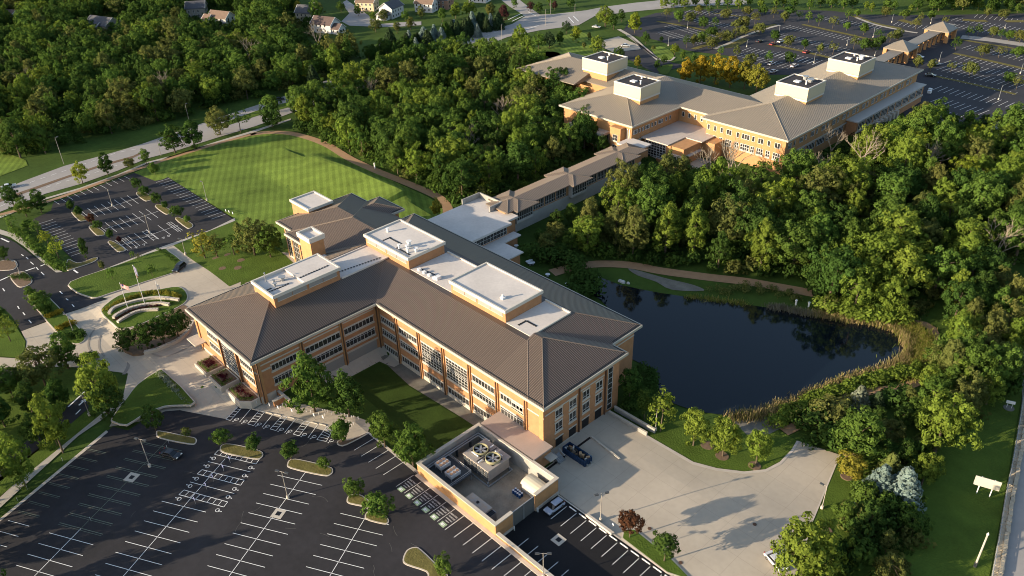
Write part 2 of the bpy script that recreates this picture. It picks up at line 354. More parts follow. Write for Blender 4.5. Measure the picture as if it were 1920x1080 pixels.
# --- lawns
sheet('lawn', GP([(252, 324), (330, 287), (420, 264), (500, 250), (560, 252), (600, 270), (690, 318), (800, 368), (838, 390)])+[(-190, 138), (-214, 128), (-214, 104)]+GP([(470, 440), (440, 412), (315, 332), (303, 337), (290, 339)]), lawn, 0.0, 1.6, berm)
sheet('garden_grass', GP([(325, 460), (395, 432), (440, 412), (470, 440)])+[(-214, 102), (-200, 100), (-188, 86), (-187, 70)]+GP([(452, 528), (430, 537)]), lush, 0.02, 3.0)
island(smooth(GP([(133, 531), (215, 502), (300, 471), (318, 474), (345, 502), (270, 530), (205, 552), (180, 560), (160, 557), (140, 548)]), 3), lush, name='grass_island')
sheet('garden_grass', GP([(0, 578), (25, 605), (48, 640), (46, 655), (36, 671), (-30, 665), (-30, 565)]), lush, 0.06)
island(smooth(GP([(260, 727), (297, 697), (312, 699), (368, 760), (340, 767), (310, 769), (270, 785), (240, 804), (215, 798), (212, 790), (240, 752)]), 2), lush, name='grass_island')
sheet('garden_grass', GP([(0, 895), (130, 797), (160, 772), (190, 776), (0, 930), (-30, 950), (-30, 915)]), lush, 0.0)
sheet('garden_grass', GP([(60, 697), (165, 693), (170, 728), (120, 763), (40, 830), (-40, 890), (-40, 740), (10, 720)]), lush, -0.02, 3.0)
sheet('garden_grass', GP([(1218, 818), (1300, 865), (1345, 877), (1395, 883), (1435, 879), (1462, 865), (1484, 843), (1494, 826), (1450, 800), (1380, 805), (1240, 770)]), lush, -0.03, 3.0)
sheet('garden_grass', GP([(1577, 853), (1700, 830), (1850, 700), (1920, 640), (1925, 690), (1905, 800), (1880, 950), (1855, 1080), (1830, 1160), (1440, 1180), (1504, 1061), (1519, 993)]), lush, -0.05, 5.0)
sheet('meadow', GP([(-20, 270), (10, 285), (48, 300), (52, 310), (0, 330), (-30, 335)]), lawn, -0.05)
sheet('meadow', GP([(880, 105), (960, 75), (1010, 75), (1090, 60), (1150, 80), (1130, 100), (1060, 118), (990, 130), (900, 125)]), lawn, -0.05)
sheet('court_lawn_painted_shade', [(-150.2, 82.5), (-140, 80.5), (-108.6, 79), (-108.6, 92.8), (-119, 92.4), (-137, 91.3), (-145.8, 92.9), (-150.2, 91.8)], court, -0.09, 2.0)  # lawn sheet with the tree shade put into its colour
# --- mulch strip, river stones and path along the court wall
sheet('stone_bed', [(-152, 93.2), (-137, 91.5), (-119, 92.6), (-108.8, 93), (-108.8, 95.8), (-153, 95.8)], gravel, -0.04, 2.0)
sheet('walk_concrete', [(-153.6, 76), (-150.4, 76), (-150.4, 92), (-146, 93.5), (-146, 95.8), (-153.6, 95.8)], conc, -0.02, 2.0)
# --- trails
ribbon('trail', GP([(470, 252), (510, 248), (555, 252), (610, 270), (655, 297), (705, 320), (755, 340), (802, 360), (826, 373), (840, 393), (835, 415)]), 3.7, trail, 0.03)
ribbon('trail', GP([(-20, 408), (40, 392), (95, 376), (160, 353), (250, 320), (300, 303), (360, 284), (412, 268), (480, 250)]), 2.2, trail, 0.03)
ribbon('trail', GP([(1035, 512), (1070, 502), (1120, 495), (1180, 497), (1240, 508), (1330, 520), (1400, 528), (1470, 540), (1525, 550)]), 4.2, trail, 0.03)
ribbon('trail', GP([(1640, 600), (1735, 608), (1757, 645), (1760, 680), (1735, 707), (1690, 727), (1640, 732), (1590, 745), (1540, 770), (1500, 795), (1470, 810)]), 2.6, trail, 0.03)
sheet('gravel_bank', smooth(GP([(1178, 503), (1215, 512), (1250, 522), (1300, 534), (1320, 545), (1260, 543), (1230, 528), (1195, 516)]), 3), gravel, -0.02)
sheet('gravel_bank', GP([(1375, 790), (1440, 780), (1470, 800), (1440, 815), (1400, 815)]), gravel, -0.0)
# --- pond
pond = [(-118, 140), (-121, 152)]+GP([(1085, 528), (1125, 521), (1160, 533), (1220, 546), (1290, 557), (1350, 565), (1440, 577), (1520, 592), (1600, 604), (1664, 613), (1694, 628), (1706, 650), (1696, 676), (1660, 693), (1600, 707), (1540, 730), (1490, 752), (1440, 774), (1390, 780), (1340, 776), (1290, 766), (1240, 742), (1205, 715), (1180, 690), (1150, 668)])
pond = smooth([(x, max(y, 138.5) if x < -92 else y) for x, y in pond], 3)
sheet('pond_water', pond, water, 0.0, 0.0, lambda x, y: -2.27)
sheet('far_pond_water', smooth(GP([(1000, 105), (1020, 97), (1045, 98), (1056, 108), (1050, 120), (1020, 122), (1003, 116)]), 3), water, -0.05)
# --- boulevard, side street and the far road
road = GP([(-60, 378), (0, 357), (50, 337), (120, 311), (215, 285), (265, 270), (435, 212), (540, 178), (607, 152), (687, 130), (760, 107), (840, 81), (900, 62), (960, 45), (985, 30), (955, 12), (925, -12), (960, -12), (990, 12), (1012, 27), (1040, 26), (1100, 19), (1130, 13), (1190, 5), (1260, -2), (1400, -8), (1400, 8), (1300, 11), (1190, 21), (1115, 30), (1085, 47), (1010, 57), (952, 69), (880, 98), (800, 124), (720, 149), (650, 173), (542, 213), (480, 236), (410, 257), (325, 284), (275, 297), (220, 320), (150, 345), (85, 363), (0, 397), (-60, 420)])
sheet('boulevard', road, roadm, -0.03)
sheet('road_median', GP([(-20, 381), (0, 373), (125, 330), (182, 311), (250, 292), (262, 286), (262, 290), (250, 296), (182, 315), (125, 334), (0, 379), (-20, 386)]), mulch, 0.02)
sheet('road_median', GP([(400, 237), (480, 208), (545, 190), (610, 172), (690, 150), (800, 113), (880, 84), (905, 73), (905, 77), (880, 90), (800, 119), (690, 157), (610, 181), (545, 200), (480, 218), (400, 244)]), lush, 0.03)
sheet('sidewalk', GP([(-60, 430), (0, 405), (85, 371), (150, 352), (220, 327), (275, 304), (325, 291), (410, 264), (480, 243), (545, 222), (545, 225), (480, 247), (410, 267), (325, 294), (275, 307), (220, 331), (150, 355), (85, 374), (0, 409), (-60, 435)]), walk, 0.0)
sheet('side_street', GP([(690, 28), (712, 45), (745, 42), (790, 40), (790, 47), (745, 50), (705, 50), (655, 48), (640, 40), (655, 25), (640, 5), (650, 0), (668, 12)]), roadm, -0.02)
# --- far car parks
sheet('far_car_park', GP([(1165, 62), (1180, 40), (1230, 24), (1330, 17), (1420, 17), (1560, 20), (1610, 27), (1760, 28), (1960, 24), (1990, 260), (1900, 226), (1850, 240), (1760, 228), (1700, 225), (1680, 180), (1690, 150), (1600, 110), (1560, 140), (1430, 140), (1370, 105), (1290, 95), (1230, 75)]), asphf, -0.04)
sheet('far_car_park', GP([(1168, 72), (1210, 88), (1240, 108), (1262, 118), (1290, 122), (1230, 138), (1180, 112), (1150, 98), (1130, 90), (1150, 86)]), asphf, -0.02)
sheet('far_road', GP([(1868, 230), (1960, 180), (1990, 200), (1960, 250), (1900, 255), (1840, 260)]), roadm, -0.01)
sheet('far_road', GP([(1800, 72), (1850, 77), (1960, 93), (1960, 86), (1850, 70), (1805, 66)]), roadm, 0.0)
sheet('far_plaza', GP([(1128, 76), (1160, 68), (1196, 84), (1202, 92), (1150, 98), (1128, 88)]), conc, 0.0)

for L_, w in (([(178, 668), (166, 650), (170, 628), (182, 612)], .5), ([(196, 668), (186, 652), (188, 632), (200, 614)], .5), ([(226, 652), (212, 640), (207, 622)], .4), ([(232, 702), (241, 685), (240, 665)], .9), ([(236, 664), (262, 655), (300, 668), (330, 662), (372, 640)], .5)):
    ribbon('tyre_marks', GP(L_), w, tyrem, .012)
rs_ = random.Random(12)
for px, py in ((565, 838), (610, 842), (585, 930), (600, 1000), (745, 1005), (770, 1018), (735, 1035), (505, 955), (470, 960), (690, 965), (345, 885), (375, 870), (245, 970), (440, 1000), (700, 1060), (820, 985), (535, 990)):
    g = G(px, py, 0); a = rs_.uniform(0, 3.1); L_ = [(g.x, g.y)]
    for k in range(rs_.randint(2, 4)): a += rs_.uniform(-.6, .6); L_.append((L_[-1][0]+math.cos(a)*rs_.uniform(.7, 1.8), L_[-1][1]+math.sin(a)*rs_.uniform(.7, 1.8)))
    if all(y < 71 for x, y in L_): ribbon('asphalt_crack', L_, .10, scuff, .012)
# ============================================================ BUILDINGS: roof and facade tools
def hip(parent, x0, x1, y0, y1, z0, slope, ztop=None, vert='', m=None, rm=None, sp=0.52, name='roof', th=0.35):
    "hipped roof on a rectangle; sides named in vert ('wesn') end in an upright face; ztop cuts it flat"
    dx = (x1-x0)/(2-sum(c in vert for c in 'we')) if sum(c in vert for c in 'we') < 2 else 1e9
    dy = (y1-y0)/(2-sum(c in vert for c in 'sn')) if sum(c in vert for c in 'sn') < 2 else 1e9
    d = min(dx, dy)-0.01
    if ztop is not None: d = min(d, (ztop-z0)/slope)
    w, e, s, n = (0 if c in vert else d for c in 'wesn')
    zt = z0+slope*d; zb = z0-th
    B = [(x0, y0), (x1, y0), (x1, y1), (x0, y1)]; T = [(x0+w, y0+s), (x1-e, y0+s), (x1-e, y1-n), (x0+w, y1-n)]
    b = MB(); b.v = [(x, y, zb) for x, y in B]+[(x, y, z0) for x, y in B]+[(x, y, zt) for x, y in T]
    b.f = [(3, 2, 1, 0), (8, 9, 10, 11)]
    for k in range(4):
        j = (k+1) % 4; b.f += [(k, j, 4+j, 4+k), (4+k, 4+j, 8+j, 8+k)]
    ro = b.build(name, m, parent)
    r = MB()
    def rib(p, q, ax):
        h = 0.08; g = Vector((h, 0, 0)) if ax == 0 else Vector((0, h, 0)); u = Vector((0, 0, 0.055))
        a0, a1, b0, b1 = p-g, p+g, q-g, q+g
        r.face(a0+u, a1+u, b1+u, b0+u); r.face(a1, b1, b1+u, a1+u); r.face(b0, a0, a0+u, b0+u); r.face(a0, a1, a1+u, a0+u)
    for side, c0, c1, lo, hi in (('s', x0, x1, 'w', 'e'), ('n', x0, x1, 'w', 'e'), ('w', y0, y1, 's', 'n'), ('e', y0, y1, 's', 'n')):
        if side in vert: continue
        c = c0+sp*0.7
        while c < c1-0.2:
            l = d
            if lo not in vert: l = min(l, c-c0)
            if hi not in vert: l = min(l, c1-c)
            if l > 0.3:
                if side == 's': p, q = Vector((c, y0, z0)), Vector((c, y0+l, z0+slope*l))
                elif side == 'n': p, q = Vector((c, y1, z0)), Vector((c, y1-l, z0+slope*l))
                elif side == 'w': p, q = Vector((x0, c, z0)), Vector((x0+l, c, z0+slope*l))
                else: p, q = Vector((x1, c, z0)), Vector((x1-l, c, z0+slope*l))
                rib(p, q, 0 if side in 'sn' else 1)
            c += sp
    for (cx, cyy, tx, ty, sides) in ((x0, y0, 1, 1, 'ws'), (x1, y0, -1, 1, 'es'), (x1, y1, -1, -1, 'en'), (x0, y1, 1, -1, 'wn')):
        if any(c in vert for c in sides): continue
        r.tube((cx, cyy, z0+0.03), (cx+tx*d, cyy+ty*d, zt+0.05), 0.13, n=5)
    r.build('standing_seams', rm, ro)
    return ro
def eave(parent, segs, z=13.5, gut=True):
    "fascia boards along eave lines [(x0,y0,x1,y1)], outward normal to the right of the line, and the dark gutter behind"
    f = MB(); g = MB()
    for x0, y0, x1, y1 in segs:
        d = Vector((x1-x0, y1-y0)).normalized(); nn = Vector((d.y, -d.x)); c = Vector(((x0+x1)/2, (y0+y1)/2)); L = math.hypot(x1-x0, y1-y0)/2
        f.obox(c+nn*0.10, d, L+0.20, 0.13, z-0.62, z+0.06)
        if gut:
            g.obox(c-nn*0.45, d, L-0.5, 0.14, z+0.05, z+0.27)
    f.build('fascia', fasc, parent)
    if gut: g.build('gutter', gutm, parent)
class Facade:
    "a wall plane: axis 0 = wall normal along x at c, axis 1 = normal along y; sg = side the wall faces"
    def __init__(s, b, ax, c, sg): s.b, s.ax, s.c, s.sg = b, ax, c, sg
    def slab(s, mb, u0, u1, z0, z1, o0, o1):
        a, c = sorted((s.c+s.sg*o0, s.c+s.sg*o1))
        if s.ax == 0: mb.box(a, c, u0, u1, z0, z1)
        else: mb.box(u0, u1, a, c, z0, z1)
    def window(s, u0, u1, z0, z1, nu, nz, sill=True, lint=True, fw=0.075, m=None, rows=None):
        g = MB(); s.slab(g, u0, u1, z0, z1, -0.05, 0.02); w = g.build('window', glass, s.b)
        f = MB()
        for k in range(nu+1):
            u = u0+(u1-u0)*k/nu; s.slab(f, u-fw/2, u+fw/2, z0, z1, 0.021, 0.10)
        for k in (rows if rows else [j/nz for j in range(nz+1)]):
            z = z0+(z1-z0)*k; s.slab(f, u0, u1, z-fw/2, z+fw/2, 0.025, 0.085)
        f.build('frame', mull, w)
        if sill:
            q = MB(); s.slab(q, u0-0.25, u1+0.25, z0-0.55, z0-0.06, -0.02, 0.16); q.build('sill', stone, w)
        if lint:
            q = MB(); s.slab(q, u0-0.25, u1+0.25, z1+0.06, z1+0.40, -0.02, 0.10); q.build('lintel', stone, w)
        return w
    def part(s, name, m, rects):
        for u0, u1, z0, z1, o0, o1 in rects:
            q = MB(); s.slab(q, u0, u1, z0, z1, o0, o1); o = q.build(name, m, s.b)
        return o
def roofbox(b, x0, x1, y0, y1, zb, zt, name='penthouse', cap=0.45, drop=0.35, lou='', wm=None, roofmat=None, low=None, band=None):
    "flat-topped rooftop room with parapet; louvre panels on sides in lou"
    w = MB(); w.box(x0+0.35, x1-0.35, y0+0.35, y1-0.35, zb, zt-0.84); p = w.build(name, wm or brick, b)
    c = MB()
    for a in ((x0, x1, y0, y0+cap), (x0, x1, y1-cap, y1), (x0, x0+cap, y0+cap, y1-cap), (x1-cap, x1, y0+cap, y1-cap)): c.box(*a, zt-0.85, zt)
    c.build('parapet', capm, p)
    t = MB(); t.box(x0+cap, x1-cap, y0+cap, y1-cap, zt-0.8, zt-drop); t.build('flat_roof', roofmat or white, p)
    l = MB(); fr = MB()
    for s in lou:
        for k in range(4):
            if s in 'sn':
                u0 = x0+0.9+(x1-x0-1.8)*k/4+0.10+(0.25 if k % 2 == 0 else 0); u1 = x0+0.9+(x1-x0-1.8)*(k+1)/4-0.10-(0.25 if k % 2 else 0)
                y = y0+0.35 if s == 's' else y1-0.35; o = -1 if s == 's' else 1; r = sorted((y-o*0.1, y+o*0.07)); q = sorted((y-o*0.1, y+o*0.12))
                l.box(u0, u1, r[0], r[1], zt-2.15, zt-0.95); fr.box(u0-0.1, u1+0.1, q[0], q[1], zt-2.3, zt-2.16)
            else:
                u0 = y0+0.9+(y1-y0-1.8)*k/4+0.10+(0.25 if k % 2 == 0 else 0); u1 = y0+0.9+(y1-y0-1.8)*(k+1)/4-0.10-(0.25 if k % 2 else 0)
                x = x0+0.35 if s == 'w' else x1-0.35; o = -1 if s == 'w' else 1; r = sorted((x-o*0.1, x+o*0.07)); q = sorted((x-o*0.1, x+o*0.12))
                l.box(r[0], r[1], u0, u1, zt-2.15, zt-0.95); fr.box(q[0], q[1], u0-0.1, u1+0.1, zt-2.3, zt-2.16)
    if lou: l.build('louver', louver, p); fr.build('louver_sill', stone, p)
    return p
# ============================================================ MAIN OFFICE BUILDING
MBD = thing('office_building', 'brown-roofed brick office building with white flat rooftop rooms, beside the dark pond', 'office building', (-153, 95, 0))
SL = 0.335
w = MB(); w.box(-185, -153.7, 60.2, 95.9, -3.4, 13.2); w.build('wall', brick, MBD)
w = MB(); w.box(-185.3, -98.4, 95.9, 132.5, -3.4, 13.18); w.build('wall', brick, MBD)
w = MB(); w.box(-98.4, -93.7, 95.9, 121.3, -2.6, 13.16); w.build('wall', brick, MBD)
w = MB(); w.box(-212.3, -185.3, 102.6, 127.5, -0.5, 13.1); w.build('wall', brick, MBD)
w = MB(); w.box(-203.4, -186.6, 100.0, 102.6, -0.5, 13.08); w.build('wall', brick, MBD)
w = MB(); w.box(-203.4, -192.8, 127.5, 132.4, -0.5, 13.08); w.build('wall', brick, MBD)
hip(MBD, -186.2, -152.5, 59.0, 110, 13.5, SL, 17.35, 'n', roofm, ribm)
hip(MBD, -186.18, -152.52, 59.02, 86, 13.502, SL, None, 'n', roofm, ribm)
hip(MBD, -186.4, -97.2, 94.7, 133.7, 13.497, SL, 17.33, '', roofm, ribm)
hip(MBD, -109.0, -92.5, 94.66, 122.5, 13.503, SL, 18.1, 'w', roofm, ribm)
hip(MBD, -213.6, -176.0, 101.2, 129.0, 13.49, SL, None, 'e', roofm, ribm)
hip(MBD, -204.6, -172.0, 98.8, 128.8, 13.495, SL, None, 'e', roofm, ribm)
hip(MBD, -204.58, -191.6, 112, 133.7, 13.492, SL, None, 's', roofm, ribm)
eave(MBD, [(-186.2, 59.0, -152.5, 59.0), (-152.5, 59.0, -152.5, 94.5), (-152.3, 94.66, -92.5, 94.66), (-92.5, 94.66, -92.5, 122.5), (-92.5, 122.5, -97.0, 122.5), (-97.2, 122.7, -97.2, 133.7), (-97.2, 133.7, -186.4, 133.7),
           (-186.4, 133.7, -186.4, 129.2), (-191.6, 129, -191.6, 133.7), (-191.6, 133.7, -204.58, 133.7), (-204.6, 133.7, -204.6, 129.2), (-204.8, 129, -213.6, 129), (-213.6, 129, -213.6, 101.2), (-213.6, 101.2, -204.8, 101.2), (-204.6, 101, -204.6, 98.8), (-204.6, 98.8, -186.4, 98.8), (-186.2, 98.6, -186.2, 59.0)])
# flat roofs between the rooftop rooms
t = MB(); t.box(-173.4, -163.9, 92.2, 107.5, 17.0, 17.45); t.build('flat_roof', white, MBD)
for a in ((-163.9, -163.55, 92.4, 108.5, 17.0, 17.7), (-173.75, -173.4, 92.4, 107.0, 17.0, 17.7)): t = MB(); t.box(*a); t.build('roof_kerb', white, MBD)
for a in ((-154.2, -137.0, 107.7, 120.3, 17.0, 17.44), (-117.5, -109.4, 107.7, 121.0, 17.0, 17.44)): t = MB(); t.box(*a); t.build('flat_roof', white, MBD)
for a in ((-154, -137, 120.3, 120.7, 17.0, 17.8), (-117.5, -109.1, 121.0, 121.4, 17.0, 17.85), (-109.4, -109.1, 108.6, 121.0, 17.0, 17.7)): t = MB(); t.box(*a); t.build('parapet', capm, MBD)
P1 = roofbox(MBD, -174.2, -154.0, 107.1, 120.0, 16.0, 21.0, lou='sw')
P2 = roofbox(MBD, -174.2, -163.3, 72.5, 92.3, 15.5, 21.0, lou='e', drop=0.75)
P3 = roofbox(MBD, -137.7, -117.2, 107.3, 120.2, 16.0, 21.0, lou='s', drop=0.3)
t = MB(); t.box(-173.75, -163.75, 81.8, 91.85, 20.2, 20.82); t.build('raised_roof', white, P2)
t = MB(); t.box(-162.2, -154.6, 107.6, 112.6, 19.6, 20.68); t.build('roof_well', white, P1)
# stair tower west of the left wing
tw = MB(); tw.box(-187.0, -181.2, 94.3, 98.5, 0, 20.8); two = tw.build('tower', brick2, MBD)
t = MB()
for a in ((-187.4, -180.8, 93.9, 94.4), (-187.4, -180.8, 98.4, 98.9), (-187.4, -186.9, 94.4, 98.4), (-181.3, -180.8, 94.4, 98.4)): t.box(*a, 20.6, 22.0)
t.build('parapet', capm, two); t = MB(); t.box(-186.9, -181.3, 94.4, 98.4, 20.7, 21.3); t.build('flat_roof', white, two)
t = MB(); t.box(-181.2, -178.8, 94.0, 98.0, 15.2, 15.7); t.build('ledge_roof', white, two)
# lower roof by the west entrance
hip(MBD, -193.5, -184.2, 79.0, 99.0, 9.4, 0.3, None, 'e', roofm, ribm)
w = MB(); w.box(-192.3, -185.0, 80.2, 99.9, 0.2, 9.1); w.build('wall', brick, MBD)
hip(MBD, -190.5, -184.1, 84.0, 93.0, 9.9, 0.55, None, 'e', roofm, ribm)
# --- court front (faces -y)
FR = Facade(MBD, 1, 95.9, -1)
pil = [-153.3, -146.2, -137.0, -127.5, -117.9, -108.5, -99.2, -94.0]
FR.part('pilaster', brick2, [(u-0.45, u+0.45, -3.4, 12.6, 0, 0.32) for u in pil[1:-1]]+[(-95.0, -93.7, -3, 12.6, 0, 0.18)])
FR.part('downspout', pipem, [(u-0.13, u+0.13, -3.4, 11.4, 0.33, 0.55) for u in pil[1:-1]])
FR.part('stone_band', stone, [(-98.6, -93.6, 9.15, 9.5, 0, 0.10), (-153.6, -137.5, -3.4, -2.3, 0.0, 0.12), (-136.6, -128, -3.4, -2.4, 0, 0.12), (-127, -99.5, -3.4, -2.4, 0, 0.12)])
for k in range(6):
    a, b_ = pil[k]+0.95, pil[k+1]-0.95
    if k == 0: a = -152.9
    if k == 5: a = -107.3
    if k in (2, 3):
        FR.window(a, b_, 2.9, 8.85, 7, 6, rows=[0, .12, .27, .42, .50, .58, .72, .86, 1])
    else:
        FR.window(a, b_, 7.25, 8.85, 7, 1); FR.window(a, b_, 3.05, 4.9, 7, 2, rows=[0, .72, 1])
    FR.window(a, b_, -1.75, -0.1, 7, 1)
FR.window(-103.7, -100.1, 7.05, 8.3, 3, 1)
# --- left wing side (faces +x)
FL = Facade(MBD, 0, -153.7, 1)
FL.part('pilaster', brick2, [(u-0.5, u+0.5, -3.4, 12.6, 0, 0.3) for u in (61.0, 72.8, 84.2, 95.2)])
FL.part('downspout', pipem, [(u-0.13, u+0.13, -3.4, 12.4, 0.31, 0.52) for u in (72.8, 84.2, 94.9)]+[(60.5, 60.75, 0.5, 12.0, 0.31, 0.52)])
FL.part('stone_band', stone, [(60.3, 72.2, 10.6, 10.95, 0, 0.1), (73.4, 83.6, 11.1, 11.45, 0, 0.1), (84.8, 94.4, 11.3, 11.65, 0, 0.1), (60.2, 64.0, 8.9, 9.4, 0, 0.1), (60.2, 64.0, -1.0, 2.2, 0, 0.1), (73.4, 83.6, 2.1, 2.6, 0, 0.14), (84.8, 94.6, 2.0, 2.5, 0, 0.14)])
for a, b_ in ((64.2, 72.0), (73.6, 83.6), (84.9, 93.9)):
    FL.window(a, b_, 7.9, 9.5, 8, 1); FL.window(a, b_, 3.9, 5.75, 8, 2, rows=[0, .76, 1])
for a, b_ in ((73.6, 83.6), (84.9, 94.0)): FL.part('louver', louver, [(a, b_, -3.2, 1.95, 0, 0.05)])
# --- left wing front (faces -y)
FF = Facade(MBD, 1, 60.2, -1)
FF.part('pilaster', brick2, [(u-0.5, u+0.5, 0.5, 12.6, 0, 0.3) for u in (-184.4, -171.9, -163.0, -154.3)])
FF.part('downspout', pipem, [(u-0.13, u+0.13, 0.5, 12.0, 0.31, 0.52) for u in (-171.2, -162.4)])
FF.part('stone_band', stone, [(-184.9, -179.0, 10.9, 11.3, 0, 0.1), (-154.9, -153.7, 9.3, 9.8, 0, 0.32), (-184.9, -172.5, 0.4, 2.1, 0, 0.15), (-162.3, -153.7, 0.4, 2.1, 0, 0.15)])
for a, b_ in ((-178.6, -172.8), (-161.3, -155.2)):
    FF.window(a, b_, 8.5, 10.0, 6, 1); FF.window(a, b_, 4.9, 6.6, 6, 1)
FF.window(-170.9, -164.0, 3.0, 9.9, 7, 6, rows=[0, .10, .25, .4, .52, .65, .78, .9, 1])
FF.part('downspout', pipem, [(-153.95, -153.75, 0.5, 12.0, 0.31, 0.5)])
cn = MB(); cn.box(-186.4, -181.4, 57.2, 60.2, 4.7, 5.0); cn.build('entrance_canopy', stone, MBD)
# --- dock end (faces +x)
FE = Facade(MBD, 0, -93.7, 1)
FE.part('stone_band', stone, [(96.2, 106.8, 9.6, 9.95, 0, 0.1), (107.6, 115.9, 9.9, 10.25, 0, 0.1), (96, 106.8, -2.4, -1.3, 0, 0.1)])
FE.part('downspout', pipem, [(107.1, 107.4, -2.4, 12.2, 0.02, 0.35), (116.1, 116.4, -2.4, 12.2, 0.02, 0.35)])
for u in (99.5, 104.05, 108.55, 113.05):
    FE.window(u, u+2.2, 7.0, 9.2, 2, 2, rows=[0, .3, 1]); FE.window(u, u+2.2, 3.2, 5.6, 2, 2, rows=[0, .3, 1])
for u in (99.6, 104.05, 108.5, 113.0):
    q = MB(); FE.slab(q, u, u+2.3, -2.4, 1.0, -0.05, 0.03); dd = q.build('dock_door', blackp, MBD)
    q = MB(); FE.slab(q, u-0.2, u+2.5, 1.05, 1.35, 0, 0.12); q.build('lintel', stone, dd)
FE.window(117.3, 118.9, -1.2, 11.0, 1, 8, sill=False, lint=False)
FE2 = Facade(MBD, 0, -98.4, 1)
FE2.part('stone_band', stone, [(121.4, 132.5, 10.4, 10.8, 0, 0.1)])
FN = Facade(MBD, 1, 121.3, 1)
for z in (7.0, 3.1, -1.0): FN.window(-97.9, -94.3, z, z+2.0, 3, 2, sill=True, lint=False)
# --- west block front
FW = Facade(MBD, 1, 100.0, -1)
for a, b_ in ((-202.6, -199.2), (-198.4, -195.0), (-194.0, -190.6), (-189.8, -187.2)): FW.window(a, b_, 2.0, 11.6, 3, 5, lint=False)
FW.part('pilaster', brick2, [(u-0.35, u+0.35, -0.4, 12.7, 0, 0.3) for u in (-203.1, -198.8, -194.5, -190.2)])
FW2 = Facade(MBD, 1, 102.6, -1)
for a, b_ in ((-211.6, -208.2), (-207.4, -204.0)): FW2.window(a, b_, 2.0, 11.6, 3, 5, lint=False)
roofbox(MBD, -217.0, -206.0, 108.5, 117.5, 11.0, 17.4, cap=0.5)
# --- annex in front of the right wing and its service yard
w = MB(); w.box(-107.6, -91.5, 90.2, 95.85, -3.2, 2.7); w.build('annex', brick, MBD)
t = MB(); t.box(-108.0, -91.0, 89.75, 95.88, 2.72, 3.1); t.build('annex_roof', mat('annex_membrane', (0.36, 0.28, 0.235), 0.7, 0.1, 0.3), MBD)
FA = Facade(MBD, 0, -91.5, 1); FA.part('dock_door', blackp, [(90.6, 92.0, -2.0, 0.6, -0.02, 0.04)])
FA.part('canopy', stone, [(93.6, 95.8, 0.9, 1.2, 0, 2.0)])
# rooftop bits: stepping pads, vents, ducts
def pads(parent, pts):
    b = MB()
    for (x, y, z, ax) in pts: b.box(x-0.27, x+0.27, y-0.27, y+0.27, z, z+0.06)
    return b.build('walk_pads', gutm, parent)
pads(MBD, [(-167.0+0.12*k, 92.9+0.85*k, 17.46, 0) for k in range(16)])
pads(P2, [(-166.6, 82.4+0.8*k, 20.83, 0) for k in range(11)]); pads(P2, [(-167.0, 73.6+0.75*k, 20.26, 0) for k in range(8)]); pads(P2, [(-168.2, 73.4+0.6*k, 20.26, 0) for k in range(3)])
pads(P1, [(-167.6, 109.2+0.7*k, 20.66, 0) for k in range(4)]+[(-167.0+0.75*k, 111.2, 20.66, 0) for k in range(7)]+[(-161.2+0.75*k, 109.0, 20.70, 0) for k in range(8)])
pads(MBD, [(-152.6+0.75*k, 109.6+0.08*k, 17.45, 0) for k in range(9)]+[(-114.6, 109.2+0.7*k, 17.45, 0) for k in range(4)]+[(-114.2+0.7*k, 111.6, 17.45, 0) for k in range(5)])
def vent(parent, x, y, z, h=0.9, r=0.22, m=None, name='roof_vent'):
    b = MB(); b.tube((x, y, z-0.05), (x, y, z+h), r, n=8); b.tube((x, y, z+h), (x, y, z+h+0.18), r*1.6, n=8); return b.build(name, m or whitep, parent)
for x, y, z, h, r in ((-160.5, 109.2, 20.68, 1.2, .3), (-158.8, 110.6, 20.68, 1.0, .35), (-157.0, 109.4, 20.68, 1.3, .3), (-155.9, 111.3, 20.68, .9, .4), (-159.8, 112.0, 20.68, 1.4, .5), (-170.8, 113.0, 20.68, 1.0, .3)): vent(P1, x, y, z, h, r)
for x, y, z, h, r in ((-172.2, 75.6, 20.25, 2.4, .14), (-169.6, 78.8, 20.25, 1.0, .6), (-168.4, 76.0, 20.25, .8, .35), (-170.4, 76.8, 20.25, .6, .3)): vent(P2, x, y, z, h, r, steel)
b = MB()
for k in range(4): b.box(-152.5+2.1*k, -151.6+2.1*k, 108.6, 109.4, 17.44, 18.0)
b.box(-145.6, -144.4, 108.8, 110.2, 17.44, 18.3); b.build('roof_equipment', whitep, MBD)
b = MB(); b.box(-122.5, -121.5, 110.6, 111.6, 20.7, 21.2); b.tube((-122, 111.1, 21.2), (-122, 111.1, 21.9), .25, n=8); b.build('roof_hatch', whitep, P3)
# ---------------- service yard
YW = thing('service_yard_wall', 'orange brick screen wall around the open mechanical yard, with a grey double gate', 'wall', (-96, 72, 0))
wb = MB(); wb.box(-108.3, -84.2, 71.9, 72.4, -0.3, 2.9); wb.box(-84.2, -83.7, 71.9, 76.6, -1.8, 2.9); wb.box(-84.2, -83.7, 83.0, 89.8, -1.8, 2.9); wb.build('wall', brick2, YW)
wc = mat('stained_concrete', (0.30, 0.285, 0.26), 0.85, 0.22, 0.5)
wb = MB(); wb.box(-108.3, -107.8, 72.4, 90.0, -3, 2.9); wb.box(-107.8, -84.2, 89.3, 89.8, -3, 2.9); wb.build('inner_wall', wc, YW)
wb = MB(); wb.box(-108.45, -83.55, 71.75, 72.55, 2.9, 3.1); wb.box(-84.35, -83.55, 72.55, 76.6, 2.9, 3.1); wb.box(-84.35, -83.55, 83, 89.95, 2.9, 3.1); wb.box(-108.45, -107.65, 72.55, 89.2, 2.9, 3.1); wb.box(-108.45, -84.35, 89.2, 89.95, 2.9, 3.1); wb.build('coping', stone, YW)
